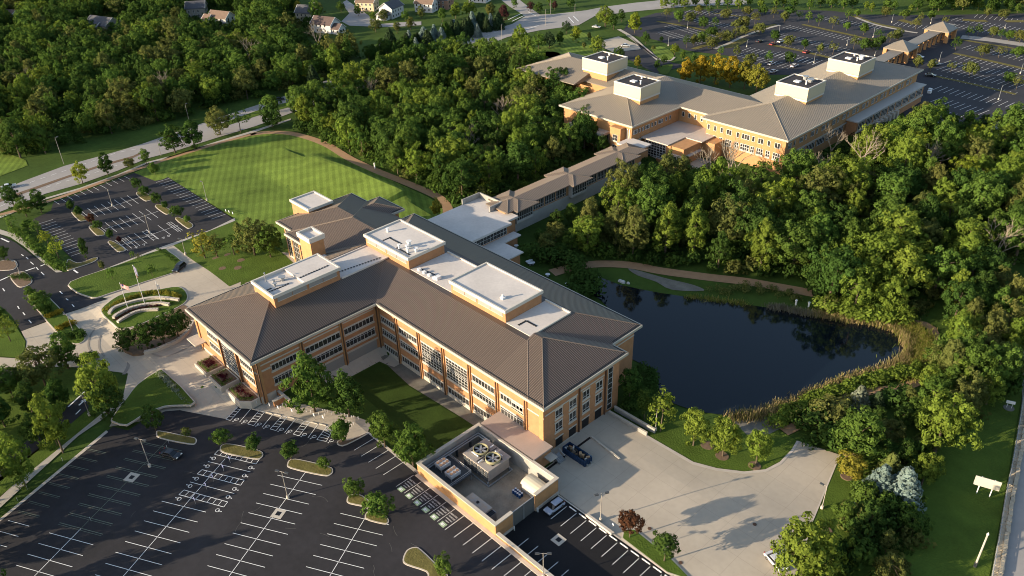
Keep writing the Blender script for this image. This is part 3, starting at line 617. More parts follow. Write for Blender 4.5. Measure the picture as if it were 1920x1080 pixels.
wb = MB(); wb.box(-83.72, -83.55, 71.9, 76.6, -1.8, -0.9); wb.box(-83.72, -83.55, 83.0, 89.8, -1.8, -0.7); wb.build('footing', kerbm, YW)
gm = mat('gate_metal', (0.115, 0.115, 0.11), 0.5, 0.05, 1.0)
for a, b_ in ((76.75, 79.75), (79.85, 82.85)):
    gb = MB(); gb.box(-84.0, -83.9, a, b_, -1.4, 2.7); ga = gb.build('gate', gm, YW)
    gb = MB(); gb.box(-84.02, -83.84, a, a+0.1, -1.4, 2.75); gb.box(-84.02, -83.84, b_-0.1, b_, -1.4, 2.75); gb.box(-84.02, -83.84, a, b_, 2.7, 2.82); gb.build('frame', steel, ga)
struct(MB() and (lambda b: (b.box(-107.8, -84.2, 72.4, 89.3, -1.6, -1.15), b.build('yard_concrete', mat('yard_concrete', (0.27, 0.225, 0.17), 0.9, 0.3, 0.35)))[-1])(MB()))
rw = thing('retaining_wall', 'long low orange brick retaining wall dividing the two car parks', 'wall', (-60, 72, 0))
b = MB(); b.box(-83.7, -30, 71.95, 72.45, -1.8, 0.75); b.build('wall', brick2, rw)
b = MB(); b.box(-83.54, -30, 71.8, 72.6, 0.75, 0.92); b.build('coping', stone, rw)
struct((lambda b: (b.box(-108.3, -30, 71.0, 71.88, -0.02, 0.10), b.build('kerb_strip', kerbm))[-1])(MB()))
# cooling tower
ct = thing('cooling_tower', 'large grey twin-fan cooling tower inside the brick yard', 'cooling tower', (-99.5, 84.0, -1.1))
b = MB(); b.box(-103.2, -95.8, 81.0, 87.2, -0.2, 2.7); b.box(-103.6, -95.4, 80.8, 87.4, 2.7, 3.0); b.build('casing', mat('tower_casing', (0.30, 0.265, 0.235), 0.6, 0.06, 0.8), ct)
b = MB()
for k in range(7): b.box(-103.4+k*1.13, -102.7+k*1.13, 80.86, 80.99, -0.1, 2.5)
for k in range(4): b.box(-103.35, -95.7, 80.75, 80.85, 0.0+k*.65, 0.12+k*.65)
b.build('air_louver', darksteel, ct)
b = MB()
for x, y in ((-103.2, 80.9), (-95.8, 80.9), (-103.2, 87.2), (-95.8, 87.2)): b.box(x-.15, x+.15, y-.15, y+.15, -1.15, -.2)
b.box(-103.9, -95.1, 80.4, 80.6, -1.0, -.7); b.box(-103.9, -95.1, 87.4, 87.6, -1.0, -.7); b.box(-95.3, -95.1, 80.6, 87.4, -1, -.7); b.build('base_frame', steel, ct)
for fx in (-101.4, -97.5):
    b = MB(); n = 28
    for k in range(n):
        a0, a1 = 2*math.pi*k/n, 2*math.pi*(k+1)/n
        for r0, r1 in ((1.55, 1.7),):
            P = [(fx+r*math.cos(a), 84.1+r*math.sin(a)) for r, a in ((r0, a0), (r1, a0), (r1, a1), (r0, a1))]
            b.prism(P, 3.0, 3.65)
    fo = b.build('fan_shroud', mat('fan_ring', (0.30, 0.28, 0.17), 0.5), ct)
    b = MB(); b.box(fx-1.5, fx+1.5, 82.6, 85.6, 3.02, 3.06); b.build('fan_pit', blackp, fo)
    b = MB()
    for k in range(6):
        a = k*math.pi/3+.3; u = (math.cos(a), math.sin(a)); b.obox((fx+u[0]*.85, 84.1+u[1]*.85), u, .62, .25, 3.25, 3.3)
    b.tube((fx, 84.1, 3.1), (fx, 84.1, 3.45), .25, n=8); b.build('fan_blades', steel, fo)
b = MB(); b.box(-99.5, -99.4, 81.1, 87.1, 3.02, 3.22); b.build('ridge_duct', darksteel, ct)
b = MB()
for x0, y0, x1, y1 in ((-102.2, 82.3, -100.2, 82.3), (-100.4, 85.9, -100.4, 87.0), (-98.8, 82.2, -98.8, 81.1), (-98.8, 86.0, -96.6, 86.0)): b.tube((x0, y0, 3.3), (x1, y1, 3.3), 0.16, n=6)
b.build('duct', whitep, ct)
pf = thing('equipment_platform', 'dark steel platform with railings carrying two condenser units in the yard', 'platform', (-104, 76.3, -1.1))
b = MB(); b.box(-107.2, -99.4, 73.0, 79.6, 0.6, 0.75); b.build('deck', darksteel, pf)
b = MB()
for x in (-107, -103.3, -99.6):
    for y in (73.2, 79.4): b.box(x-.1, x+.1, y-.1, y+.1, -1.15, 0.6)
b.build('leg', steel, pf)
b = MB()
for z in (1.2, 1.7):
    b.tube((-107.1, 79.5, z), (-99.5, 79.5, z), .06); b.tube((-99.5, 79.5, z), (-99.5, 73.1, z), .06); b.tube((-99.5, 73.1, z), (-107.1, 73.1, z), .06)
for x in (-107.1, -105, -102.4, -99.5): b.tube((x, 79.5, .7), (x, 79.5, 1.75), .05)
for y in (73.1, 75.2, 77.4): b.tube((-99.5, y, .7), (-99.5, y, 1.75), .05)
b.build('railing', steel, pf)
def condenser(x, y, label):
    t = thing('condenser_unit', label, 'condenser unit', (x, y, 0.75), 'condenser units on the steel platform')
    b = MB(); b.box(x-1.1, x+1.1, y-1.35, y+1.35, 1.4, 2.3); b.build('cabinet', mat('condenser_paint', (0.40, 0.41, 0.42), 0.5, 0.06, 2.0), t)
    for i in (-1, 0, 1):
        for j in (-.5, .5):
            b = MB(); b.tube((x+j*1.05, y+i*.85, 2.3), (x+j*1.05, y+i*.85, 2.42), .36, n=10); b.build('fan', mat('rusty_fan', (0.24, 0.15, 0.10), 0.7, 0.3, 3.0), t)
    for i in (-1, 1):
        for j in (-1, 1):
            b = MB(); b.box(x+i*1.0-.06, x+i*1.0+.06, y+j*1.25-.06, y+j*1.25+.06, .75, 1.4); b.build('leg', steel, t)
condenser(-105.2, 76.4, 'pale condenser unit on the steel platform, nearer the stained corner of the yard wall')
condenser(-101.6, 76.2, 'pale condenser unit at the railing end of the steel platform, beside the cooling tower')
pr = thing('yard_pipework', 'insulated grey pipes running along the inner concrete wall of the yard', 'pipes', (-107, 85, -1.1))
b = MB()
for o, z in ((0, 1.5), (.35, 1.2)):
    b.tube((-107.3+o, 73.2, z), (-107.3+o, 88.6-o, z), .16); b.tube((-107.3+o, 88.6-o, z), (-103.5, 88.6-o, z), .16)
b.build('pipe', steel, pr); b = MB()
for y in (74, 78, 82, 86): b.box(-107.6, -106.8, y-.06, y+.06, -1.15, 1.1)
b.build('bracket', darksteel, pr)
ge = thing('generator', 'long white weathered generator box with rusty patches, inside the yard next to the front wall', 'generator', (-91.0, 74.6, -1.1))
b = MB(); b.box(-94.6, -88.6, 73.3, 75.6, -0.9, 1.5); b.build('cabinet', mat('weathered_white', (0.46, 0.43, 0.40), 0.6, 0.15, 1.2, col2=(0.5, 0.34, 0.22)), ge)
b = MB(); b.box(-88.6, -87.4, 73.35, 75.55, -0.9, 1.1); b.build('radiator_end', steel, ge)
b = MB()
for k in range(3): b.box(-88.5+.38*k, -88.2+.38*k, 73.5, 75.4, 1.1, 1.16)
b.box(-92.0, -91.5, 74.2, 74.7, 1.5, 1.75); b.box(-94.7, -88.5, 73.2, 75.7, -1.1, -.9); b.build('grille', blackp, ge)
sh = thing('storage_shed', 'small cream storage hut with a curved ribbed roof in the corner of the yard', 'shed', (-87.2, 86.4, -1.1))
b = MB(); b.box(-89.6, -85.0, 84.9, 88.2, -1.15, 0.9); b.build('wall', mat('shed_wall', (0.50, 0.46, 0.40), 0.7, 0.05, .8), sh)
b = MB(); n = 8
for k in range(n):
    a0, a1 = math.pi*k/n, math.pi*(k+1)/n
    P = [(-89.8, 86.55-1.85*math.cos(a), .9+.95*math.sin(a)) for a in (a0, a1)]; Q = [(-84.8, p[1], p[2]) for p in P]
    b.face(P[0], Q[0], Q[1], P[1])
b.face(*[(-89.8, 86.55-1.85*math.cos(math.pi*k/n), .9+.95*math.sin(math.pi*k/n)) for k in range(n+1)][::-1]); b.face(*[(-84.8, 86.55-1.85*math.cos(math.pi*k/n), .9+.95*math.sin(math.pi*k/n)) for k in range(n+1)])
b.build('roof', mat('shed_roof', (0.55, 0.50, 0.38), 0.5), sh)
b = MB()
for k in range(9): b.tube((-89.5+k*.58, 84.9, .98), (-89.5+k*.58, 86.55, 1.86), .05, n=4)
b.build('roof_rib', capm, sh)
bl = mat('blue_plastic', (0.01, 0.05, 0.16), 0.35)
for k in range(8):
    x, y = -90.3+(k % 4)*.62, 83.1+(k//4)*.68
    b = MB(); b.tube((x, y, -1.15), (x, y, -.25), .29, n=12); b.tube((x, y, -.55), (x, y, -.5), .31, n=12); t = b.build('barrel', bl, None, loc=(x, y, -1.15))
    tag(t, 'blue barrel in the cluster beside the cream storage hut', 'barrel', 'blue barrels in the service yard')
    b = MB(); b.tube((x, y, -.25), (x, y, -.22), .24, n=12); b.build('lid', mat('pale_lid', (.42, .46, .52), .5), t)
# ============================================================ CONNECTING BUILDING AND WALKWAY
CB = thing('link_building', 'low flat-roofed white-topped block between the brown office building and the covered walkway', 'building', (-178, 145, 0))
w = MB(); w.box(-188.3, -168.3, 133.5, 156.8, -0.5, 7.3); w.box(-177.5, -170.5, 156.8, 162.0, -0.5, 7.2); w.build('wall', brick, CB)
t = MB(); t.box(-189.0, -167.4, 134.0, 157.5, 7.3, 8.0); t.box(-178.0, -169.5, 157.5, 162.5, 7.3, 7.98); t.build('flat_roof', white, CB)
t = MB(); t.box(-189.2, -188.8, 155.5, 163.5, 7.3, 9.9); t.box(-189.2, -178.0, 163.1, 163.5, 7.3, 9.9); t.box(-178.4, -178.0, 158.0, 163.1, 7.3, 9.9); t.build('parapet', wc, CB)
t = MB(); t.box(-188.8, -178.4, 157.5, 163.1, 7.0, 7.97); t.build('flat_roof', white, CB)
w = MB(); w.box(-167.4, -166.2, 145.0, 158.2, 3.0, 3.6); w.box(-174.0, -166.0, 133.6, 158.5, -0.5, 3.5); w.box(-166.0, -157.2, 133.6, 151.0, -2.5, 3.4); w.build('lower_wall', brick, CB)
t = MB(); t.box(-168.4, -165.0, 134, 159.2, 3.6, 4.0); t.box(-165.0, -156.4, 134, 151.8, 3.6, 3.98); t.build('lower_roof', white, CB)
FC = Facade(CB, 0, -168.3, 1); FC.window(136, 156, 4.4, 6.9, 14, 2, sill=False, lint=False)
BR = thing('covered_walkway', 'long raised brown-roofed glazed walkway on a concrete wall between the two office buildings', 'walkway', (-177, 196, 0))
w = MB(); w.box(-181.0, -173.2, 160.5, 231, -0.5, 4.3); w.build('concrete_base', mat('walkway_concrete', (0.40, 0.38, 0.345), 0.85, 0.1, 0.5), BR)
w = MB(); w.box(-180.8, -173.5, 160.5, 231, 4.3, 8.7); w.build('wall', brick2, BR)
brr = mat('walkway_roof', (0.165, 0.128, 0.10), 0.45, 0.06, 0.3); brb = mat('walkway_seam', (0.215, 0.17, 0.13), 0.45)
hip(BR, -182.3, -171.9, 160.0, 233, 9.0, 0.24, None, '', brr, brb, 0.7)
for y0, y1 in ((162.8, 172.8), (189.6, 199.6), (216.4, 226.4)):
    hip(BR, -184.2, -170.0, y0, y1, 9.03, 0.25, None, '', brr, brb, 0.7)
    w = MB(); w.box(-183.0, -171.9, y0+1.2, y1-1.2, 3.7, 8.72); w.box(-183.1, -171.7, y0+1.1, y1-1.1, 3.7, 4.3); w.build('bay', mat('walkway_trim', (.45, .42, .38), .7), BR)
FB_ = Facade(BR, 0, -173.5, 1); FBb = Facade(BR, 0, -171.9, 1)
for y0, y1 in ((173.5, 178.4), (179.0, 183.9), (184.5, 189.4), (200.4, 205.4), (206.0, 210.9), (211.5, 216.4)): FB_.window(y0, y1, 4.75, 8.2, 6, 3, sill=False, lint=False, rows=[0, .3, 1])
for y0, y1 in ((164.3, 171.4), (191.0, 198.2), (217.8, 225.0)): FBb.window(y0, y1, 4.6, 8.2, 8, 3, sill=False, lint=False, rows=[0, .3, 1])
# ============================================================ FAR OFFICE BUILDING
FD = thing('office_building', 'tan-roofed brick office building among trees, with four cream rooftop boxes, beyond the covered walkway', 'office building', (-160, 280, 0))
SF = 0.275
def fhip(*a, **k): return hip(FD, *a, m=rooff, rm=ribf, sp=0.9, **k)
for a, zb in (((-185.2, -222.0+1, 239.7, 283), 0), ((-134.1, -168.6, 265.8, 379.5), 0), ((-168.6, -271, 270.6, 297.2), 0)):
    w = MB(); w.box(min(a[0], a[1]), max(a[0], a[1]), a[2], a[3], -1, 13.2-0.01*len(FD.children)); w.build('wall', brick2, FD)
fhip(-222.3, -184.0, 238.4, 285, 13.5, SF, vert='n'); fhip(-272.5, -150, 269.3, 298.7, 13.497, SF, vert='e'); fhip(-170.2, -132.8, 264.5, 381.0, 13.503, SF)
fhip(-272.6, -236, 262.5, 298.8, 13.494, SF, vert='e')
eave(FD, [(-222.3, 238.4, -184, 238.4), (-184, 238.4, -184, 269), (-184, 269.3, -170.2, 269.3), (-170.2, 269, -170.2, 264.5), (-170.2, 264.5, -132.8, 264.5), (-132.8, 264.5, -132.8, 381), (-132.8, 381, -170.2, 381), (-170.2, 381, -170.2, 298.9), (-170.4, 298.7, -272.5, 298.7)], gut=False)
def fpent(x0, x1, y0, y1, zt, zs):
    p = roofbox(FD, x0, x1, y0, y1, 14.5, zs+0.1, wm=brick2, cap=0.4)
    w = MB(); w.box(x0, x1, y0, y1, zs, zt-0.02); w.build('siding', siding, p)
    c = MB()
    for a in ((x0-.05, x1+.05, y0-.05, y0+.45), (x0-.05, x1+.05, y1-.45, y1+.05), (x0-.05, x0+.45, y0+.45, y1-.45), (x1-.45, x1+.05, y0+.45, y1-.45)): c.box(*a, zt, zt+.45)
    c.build('parapet', capm, p)
    t = MB(); t.box(x0+.4, x1-.4, y0+.4, y1-.4, zt, zt+.1); t.build('flat_roof', darkm, p)
    cx, cyy = (x0+x1)/2, (y0+y1)/2
    t = MB(); t.box(cx-2.2, cx+.2, cyy-2.2, cyy-.2, zt+.1, zt+.6); t.build('roof_hatch', whitep, p)
    vent(p, cx+3.2, cyy-2.0, zt+.1, 1.4, .3); vent(p, cx-1, cyy+4.2, zt+.1, .8, .4)
    return p
fpent(-206.4, -192.6, 253.8, 266.8, 22.7, 18.3); fpent(-240.0, -225.4, 272.2, 286.2, 22.2, 17.9)
q3 = fpent(-157.4, -143.4, 295.6, 309.6, 22.7, 18.3); q4 = fpent(-157.6, -143.2, 338.4, 352.6, 22.7, 18.3)
vent(q3, -147.5, 304.5, 22.8, 1.0, .9, steel); vent(q3, -150.5, 306.0, 22.8, 1.3, .8, steel); vent(q4, -147.0, 347.0, 22.8, 1.4, .9)
# windows
f2 = Facade(FD, 0, -185.0, 1)
for u, n_ in ((240.4, 3), (244.0, 1), (246.0, 1), (248.0, 3), (252.0, 1), (254.2, 1), (256.6, 3), (261.2, 1), (263.8, 1)): f2.window(u, u+0.9*n_, 9.3, 10.9, n_, 1, sill=False, lint=False, fw=.16)
f3 = Facade(FD, 1, 270.6, -1)
for k in range(5): f3.window(-183.6+3.0*k, -182.5+3.0*k, 9.3, 11.2, 1, 1, sill=False, lint=False, fw=.16)
f4 = Facade(FD, 1, 265.8, -1)
for u, n_ in ((-168.0, 1), (-165.0, 1), (-162.0, 1), (-159.2, 2), (-154.8, 1), (-152.4, 3), (-148.0, 1), (-145.4, 2), (-141.4, 1), (-138.4, 2)):
    f4.window(u, u+1.1*n_, 9.0, 11.0, n_, 1, sill=False, lint=False, fw=.16); f4.window(u-.2, u+.3+1.1*n_, 4.6, 7.0, n_+1, 2, sill=True, lint=False, fw=.16)
f5 = Facade(FD, 0, -134.0, 1)
for k in range(26):
    u = 267.5+4.2*k; f5.window(u, u+(2.4 if k % 2 == 0 else .9), 9.0, 11.0, 3 if k % 2 == 0 else 1, 1, sill=False, lint=False, fw=.14)
f5.part('stone_band', stone, [(266, 314, 6.4, 6.9, 0, .25)])
for k in range(6): f5.window(267.5+7.6*k, 273.5+7.6*k, 3.4, 6.0, 5, 1, sill=False, lint=False, fw=.16)
w = MB(); w.box(-134.0, -129.6, 314, 378, -1, 7.6); w.build('wall', brick, FD)
t = MB(); t.box(-134.0, -129.0, 313.4, 378.6, 7.6, 8.1); t.build('terrace_roof', mat('ledge_roof', (.42, .40, .37), .7), FD)
f6 = Facade(FD, 0, -129.6, 1)
for k in range(9): f6.window(315.5+6.9*k, 320.9+6.9*k, 4.0, 6.9, 4, 1, sill=False, lint=False, fw=.2)
f6.part('stone_band', stone, [(314, 378, 2.9, 3.6, 0, .35)])
f6.part('stone_column', stone, [(331+3.6*k, 332.6+3.6*k, -.8, 3.6, .3, 1.9) for k in range(6)])
f7 = Facade(FD, 1, 239.7, -1)
for k in range(4): f7.window(-186.0-7.0*k-4.4, -186.0-7.0*k, 4.2, 7.0, 5, 1, lint=False, fw=.16); f7.window(-186.0-7.0*k-4.4, -186.0-7.0*k, 0.6, 3.2, 5, 1, lint=False, fw=.16)
f7.part('stair_glass', mull, [(-187.3, -186.9, 1, 11.5, .02, .3), (-186.3, -185.9, 1, 11.5, .02, .3)])
w = MB(); w.box(-193.5, -188.2, 236.6, 239.7, -1, 11.8); w.build('wall', brick2, FD); Facade(FD, 1, 236.6, -1).window(-192.0, -189.6, 6.6, 9.0, 2, 2, lint=False); Facade(FD, 1, 236.6, -1).window(-192.0, -189.6, 2.4, 4.8, 2, 2, lint=False)
w = MB(); w.box(-215, -196, 235.2, 239.7, 7.2, 8.2); w.box(-215, -196, 235.2, 239.7, 2.9, 3.6); w.build('balcony', stone, FD)
# podium with the white flat roof, glass front, low entrance
w = MB(); w.box(-184.2, -165.2, 246.6, 270.6, -1, 6.6); w.box(-165.2, -160, 259.5, 265.8, -1, 6.4); w.build('podium', brick2, FD)
t = MB(); t.box(-185.0, -172.0, 245.6, 271, 6.6, 7.0); t.box(-172.0, -164.2, 257.0, 271, 6.6, 6.98); t.build('flat_roof', mat('podium_membrane', (0.46, 0.40, 0.35), .7, .07, .2), FD)
t = MB(); t.box(-188.5, -184.9, 243.5, 270.4, 6.0, 6.5); t.build('ledge_roof', stone, FD)
w = MB(); w.box(-172.6, -165.0, 246.5, 257.5, -1, 3.4); w.build('entrance_block', brick2, FD)
t = MB(); t.box(-172.0, -163.8, 245.8, 257.2, 3.4, 3.8); t.build('entrance_roof', mat('podium_membrane', (0, 0, 0)), FD)
f8 = Facade(FD, 1, 246.6, -1); f8.window(-183.2, -173.6, -.4, 6.0, 7, 6, sill=False, lint=False, fw=.2)
f9 = Facade(FD, 1, 246.5, -1); f9.window(-171.9, -165.6, -.2, 2.9, 5, 2, sill=False, lint=False, fw=.2)
w = MB(); w.box(-171.8, -171.0, 246.2, 246.6, -1, 6.6); w.box(-172.6, -171.8, 246.3, 248, -1, 6.6); w.build('pilaster', brick2, FD)
lk = MB(); lk.box(-186.5, -176, 232.5, 240.5, 7.4, 7.9); lk.build('link_roof', white, FD)
lw = MB(); lw.box(-185.6, -176.8, 233, 239.7, -.5, 7.4); lw.build('link_wall', brick2, FD)
tw_ = thing('terrace_wall', 'curved orange brick terrace wall with white railing in front of the far building', 'wall', (-166, 243, 0))
L = smooth([(-176, 244.5), (-171, 243.6), (-166, 242.2), (-161.5, 242.4), (-159.5, 245.2)], 3, False)
b = MB(); c = MB()
for i in range(len(L)-1):
    p, q = Vector(L[i]), Vector(L[i+1]); d = (q-p).normalized(); b.obox((p+q)/2, d, (q-p).length/2+.05, .25, -1.2, 0.9)
    c.tube((*p, 1.9), (*q, 1.9), .06, n=4); c.tube((*p, .9), (*p, 1.9), .05, n=4)
b.build('wall', brick2, tw_); c.build('railing', whitep, tw_)
sheet('terrace_paving', [(-180, 246), (-172, 243.8), (-166, 242.5), (-161.5, 242.7), (-160, 246), (-160, 258), (-180, 258)], conc, 0.25)
# ============================================================ FAR CANOPY WALK AND SMALL KIOSK
CW = thing('canopy_walk', 'long covered walk with two pyramid roofs and brick piers across the far car parks', 'canopy', tuple(G(1690, 95)))
def gx(px, py, z=0): return G(px, py, z)
a_, b__, c_ = gx(1650, 112, 5.5), gx(1700, 84, 5.5), gx(1775, 48, 5.5)
b = MB()
dirv = (c_-a_); dirv.z = 0; dl = dirv.length; dirv.normalize(); mid = (a_+c_)/2
b.obox(mid, dirv, dl/2+6, 3.2, 5.0, 5.5); b.build('flat_roof', rooff, CW)
nv = Vector((-dirv.y, dirv.x, 0))
b = MB(); k = -6.0
while k < dl+6:
    p = a_+dirv*k
    for s_ in (-1, 1): b = MB(); b.obox(p+nv*(s_*2.8), dirv, .55, .55, 0, 5.0); b.build('pier', brick2, CW)
    k += 6.4
for pp in (gx(1690, 88, 6.0), gx(1765, 53, 6.0)):
    b = MB(); hw = 6.6; cs = [pp+dirv*(s1*hw)+nv*(s2*hw) for s1, s2 in ((-1, -1), (1, -1), (1, 1), (-1, 1))]; ap = pp+Vector((0, 0, 3.8)); lo = Vector((0, 0, -.5))
    for i in range(4): b.face(cs[i], cs[(i+1) % 4], ap); b.face(cs[i]+lo, cs[(i+1) % 4]+lo, cs[(i+1) % 4], cs[i])
    b.face(*[q+lo for q in cs[::-1]]); b.build('pyramid_roof', rooff, CW)
    for q in cs: b = MB(); b.obox(pp+(q-pp)*.85, dirv, .9, .9, 0, 5.5); b.build('pier', brick2, CW)
kp = G(1748, 242)
KI = thing('utility_enclosure', 'small white open-topped utility enclosure among spruces near the far car park', 'enclosure', tuple(kp))
b = MB(); b.box(kp.x-6, kp.x+3, kp.y-3, kp.y+5, -1, 2.6); b.build('wall', mat('pale_block', (.42, .41, .40), .7, .08, .4), KI)
b = MB(); b.box(kp.x-6.2, kp.x+3.2, kp.y-3.2, kp.y-2.4, 2.6, 3.2); b.box(kp.x-6.2, kp.x+3.2, kp.y+4.4, kp.y+5.2, 2.6, 3.2); b.box(kp.x-6.2, kp.x-5.4, kp.y-2.4, kp.y+4.4, 2.6, 3.2); b.box(kp.x+2.4, kp.x+3.2, kp.y-2.4, kp.y+4.4, 2.6, 3.2); b.box(kp.x-3, kp.x, kp.y, kp.y+2, 2.6, 3.6); b.build('parapet', whitep, KI)
# ============================================================ TREES
def leaf_quads(rng, C, RC, D, per, leaf, spread=0.6, outw=0.5):
    "leaf-sized quads on clumps: centres C, radii RC, outward directions D"
    n = len(C)*per; c = np.repeat(C, per, 0); rc = np.repeat(RC, per)[:, None]; o = np.repeat(D, per, 0)
    d = rng.normal(size=(n, 3)); d /= np.linalg.norm(d, axis=1)[:, None]
    d = d+o*0.55; d /= np.linalg.norm(d, axis=1)[:, None]
    p = c+d*rc*rng.uniform(0.55, 1.08, (n, 1))
    nr = d*1.0+o*outw+rng.normal(size=(n, 3))*spread*.8; nr /= np.linalg.norm(nr, axis=1)[:, None]
    a = np.cross(nr, rng.normal(size=(n, 3))); a /= np.linalg.norm(a, axis=1)[:, None]; b = np.cross(nr, a)
    s = leaf*rng.uniform(0.6, 1.3, (n, 1)); a = a*s; b = b*s*rng.uniform(0.5, 0.85, (n, 1))
    V = np.stack([p-a, p-b*0.9, p+a, p+b*0.9], 1).reshape(-1, 3)
    return V, np.arange(n*4).reshape(-1, 4)
def crown(seed, rx, rz, zc, nc, per, leaf, rcf=0.30, prof='round', low=-0.7):
    rng = np.random.default_rng(seed); k = np.arange(nc)+0.5
    z = 1-(1-low)*k/nc; ph = k*2.39996+rng.uniform(0, 6); r = np.sqrt(np.maximum(0, 1-z*z))
    D = np.c_[r*np.cos(ph), r*np.sin(ph), z]+rng.normal(size=(nc, 3))*0.16
    D /= np.linalg.norm(D, axis=1)[:, None]
    f = rng.uniform(0.66, 1.02, nc); inn = rng.random(nc) < 0.22; f[inn] *= 0.62
    lob = 1+0.16*np.sin(5*z+rng.uniform(0,6))+0.22*np.sin(2*ph+rng.uniform(0, 6))*r+0.12*np.sin(3*ph+rng.uniform(0, 6))*r
    C = D*f[:, None]*lob[:, None]*np.array([rx, rx, rz])
    if prof == 'cone': C[:, :2] *= (1.08-0.75*(C[:, 2:3]/rz+1)/2)*1.25
    if prof == 'egg': C[:, :2] *= (1.1-0.42*(C[:, 2:3]/rz+1)/2)
    if prof == 'open': keep = rng.random(nc) < 0.62; C, D, f = C[keep], D[keep], f[keep]; nc = len(C)
    C[:, 2] += zc
    RC = rcf*rx*rng.uniform(0.65, 1.25, nc)
    return leaf_quads(rng, C, RC, D, per, leaf)+(C,)
def trunk_mb(seed, h, r, C, nl=6):
    rng = random.Random(seed); b = MB(); top = Vector((rng.uniform(-.3, .3), rng.uniform(-.3, .3), h)); mid = Vector((rng.uniform(-.15, .15), rng.uniform(-.15, .15), h*.5))
    b.tube((0, 0, -.4), mid, r*1.25, r*.8, 7); b.tube(mid, top, r*.8, r*.25, 6)
    for k in range(nl):
        c = Vector(C[rng.randrange(len(C))]); t = rng.uniform(.35, .95); s = mid.lerp(top, t*.8); e = s.lerp(c, .8)
        m_ = s.lerp(e, .5)+Vector((0, 0, .4)); b.tube(s, m_, r*.42, r*.28, 5); b.tube(m_, e, r*.28, r*.08, 5)
    return b
CROWN = {}
def add_kind(kind, variants):
    CROWN[kind] = []
    for i, (seed, rx, rz, zc, nc, per, leaf, rcf, prof, low, tr) in enumerate(variants):
        V, Q, C = crown(seed, rx, rz, zc, nc, per, leaf, rcf, prof, low)
        cm = npmesh('crown', V, Q, leafm)
        t = trunk_mb(seed, zc+rz*0.35, tr, C); tm = bpy.data.meshes.new('trunk'); tm.from_pydata(t.v, [], t.f); tm.materials.append(bark)
        CROWN[kind].append((cm, tm, V, Q, zc+rz))
# forest broadleaf about 14 m tall and 9-10 m wide
add_kind('broad', [(11, 4.9, 5.6, 7.9, 92, 60, .31, .215, 'round', -.9, .30), (12, 5.3, 5.2, 8.2, 98, 58, .32, .20, 'round', -.8, .34), (13, 4.2, 6.4, 8.4, 92, 58, .30, .23, 'egg', -.92, .28),
                   (14, 5.0, 6.0, 8.4, 100, 56, .32, .21, 'open', -.9, .30), (15, 4.4, 5.2, 7.4, 84, 60, .29, .24, 'round', -.9, .28), (16, 5.6, 5.6, 8.6, 104, 56, .32, .19, 'round', -.8, .36),
                   (17, 3.8, 7.0, 8.8, 92, 56, .30, .24, 'cone', -.92, .28), (18, 5.2, 6.2, 8.8, 96, 58, .31, .20, 'open', -.9, .32), (19, 4.8, 6.2, 8.4, 98, 58, .30, .21, 'egg', -.88, .3)])
add_kind('oval', [(21, 2.9, 4.6, 5.9, 62, 60, .24, .29, 'egg', -.93, .18), (22, 3.2, 4.5, 5.7, 66, 60, .25, .27, 'egg', -.93, .18), (23, 3.4, 4.3, 5.5, 66, 58, .25, .27, 'round', -.9, .2)])
add_kind('small', [(31, 1.95, 1.9, 2.8, 40, 60, .19, .34, 'round', -.85, .09), (32, 1.8, 2.0, 2.9, 40, 60, .18, .36, 'egg', -.9, .09), (33, 2.0, 1.8, 2.7, 38, 60, .19, .34, 'round', -.8, .08)])
add_kind('conic', [(25, 3.3, 4.7, 5.7, 70, 60, .24, .26, 'cone', -.92, .18), (26, 3.0, 4.9, 5.8, 66, 60, .24, .27, 'cone', -.92, .18)])
add_kind('stem', [(35, 1.5, 1.45, 3.7, 34, 58, .18, .36, 'round', -.85, .09), (36, 1.6, 1.4, 3.7, 34, 58, .18, .36, 'round', -.85, .09)])
add_kind('thin', [(41, 2.2, 2.0, 4.0, 26, 26, .24, .36, 'open', -.7, .10), (42, 2.4, 2.2, 4.2, 28, 24, .25, .34, 'round', -.6, .11), (43, 2.0, 2.3, 4.2, 24, 26, .24, .38, 'egg', -.7, .10)])
add_kind('shrub', [(51, 1.5, 1.2, .9, 22, 44, .18, .45, 'round', -.5, .06), (52, 1.7, 1.0, .8, 24, 40, .2, .40, 'round', -.4, .06), (53, 1.3, 1.4, 1.1, 20, 46, .17, .45, 'egg', -.6, .06)])
def spruce(seed, h, rb, tiers):
    rng = np.random.default_rng(seed); P = []; D = []
    for t in range(tiers):
        z = h*(0.08+0.9*t/tiers); rr = rb*(1-t/tiers)**0.85+0.12; n = max(4, int(15*(1-t/tiers))+3)
        for k in range(n):
            a = 2*math.pi*(k+rng.uniform(0, .6))/n+t
            for q in (0.35, 0.62, 0.86, 1.02):
                L = rr*q*rng.uniform(.86, 1.12); P.append((L*math.cos(a), L*math.sin(a), z-0.28*L+rng.uniform(-.1, .1))); D.append((math.cos(a), math.sin(a), .35))
    P = np.array(P); D = np.array(D); D /= np.linalg.norm(D, axis=1)[:, None]
    V, Q = leaf_quads(rng, P, np.full(len(P), .22), D, 6, .30, .35, .8)
    return V, Q, P
CROWN['spruce'] = []
for sd, h, rb, ti in ((61, 9.0, 2.5, 17), (62, 10.0, 2.3, 19), (63, 8.0, 2.7, 15)):
    V, Q, P = spruce(sd, h, rb, ti); cm = npmesh('crown', V, Q, leafm)
    t = MB(); t.tube((0, 0, -.3), (0, 0, h*.95), .2, .03, 6); tm = bpy.data.meshes.new('trunk'); tm.from_pydata(t.v, [], t.f); tm.materials.append(bark)
    CROWN['spruce'].append((cm, tm, V, Q, h))
BARE = []
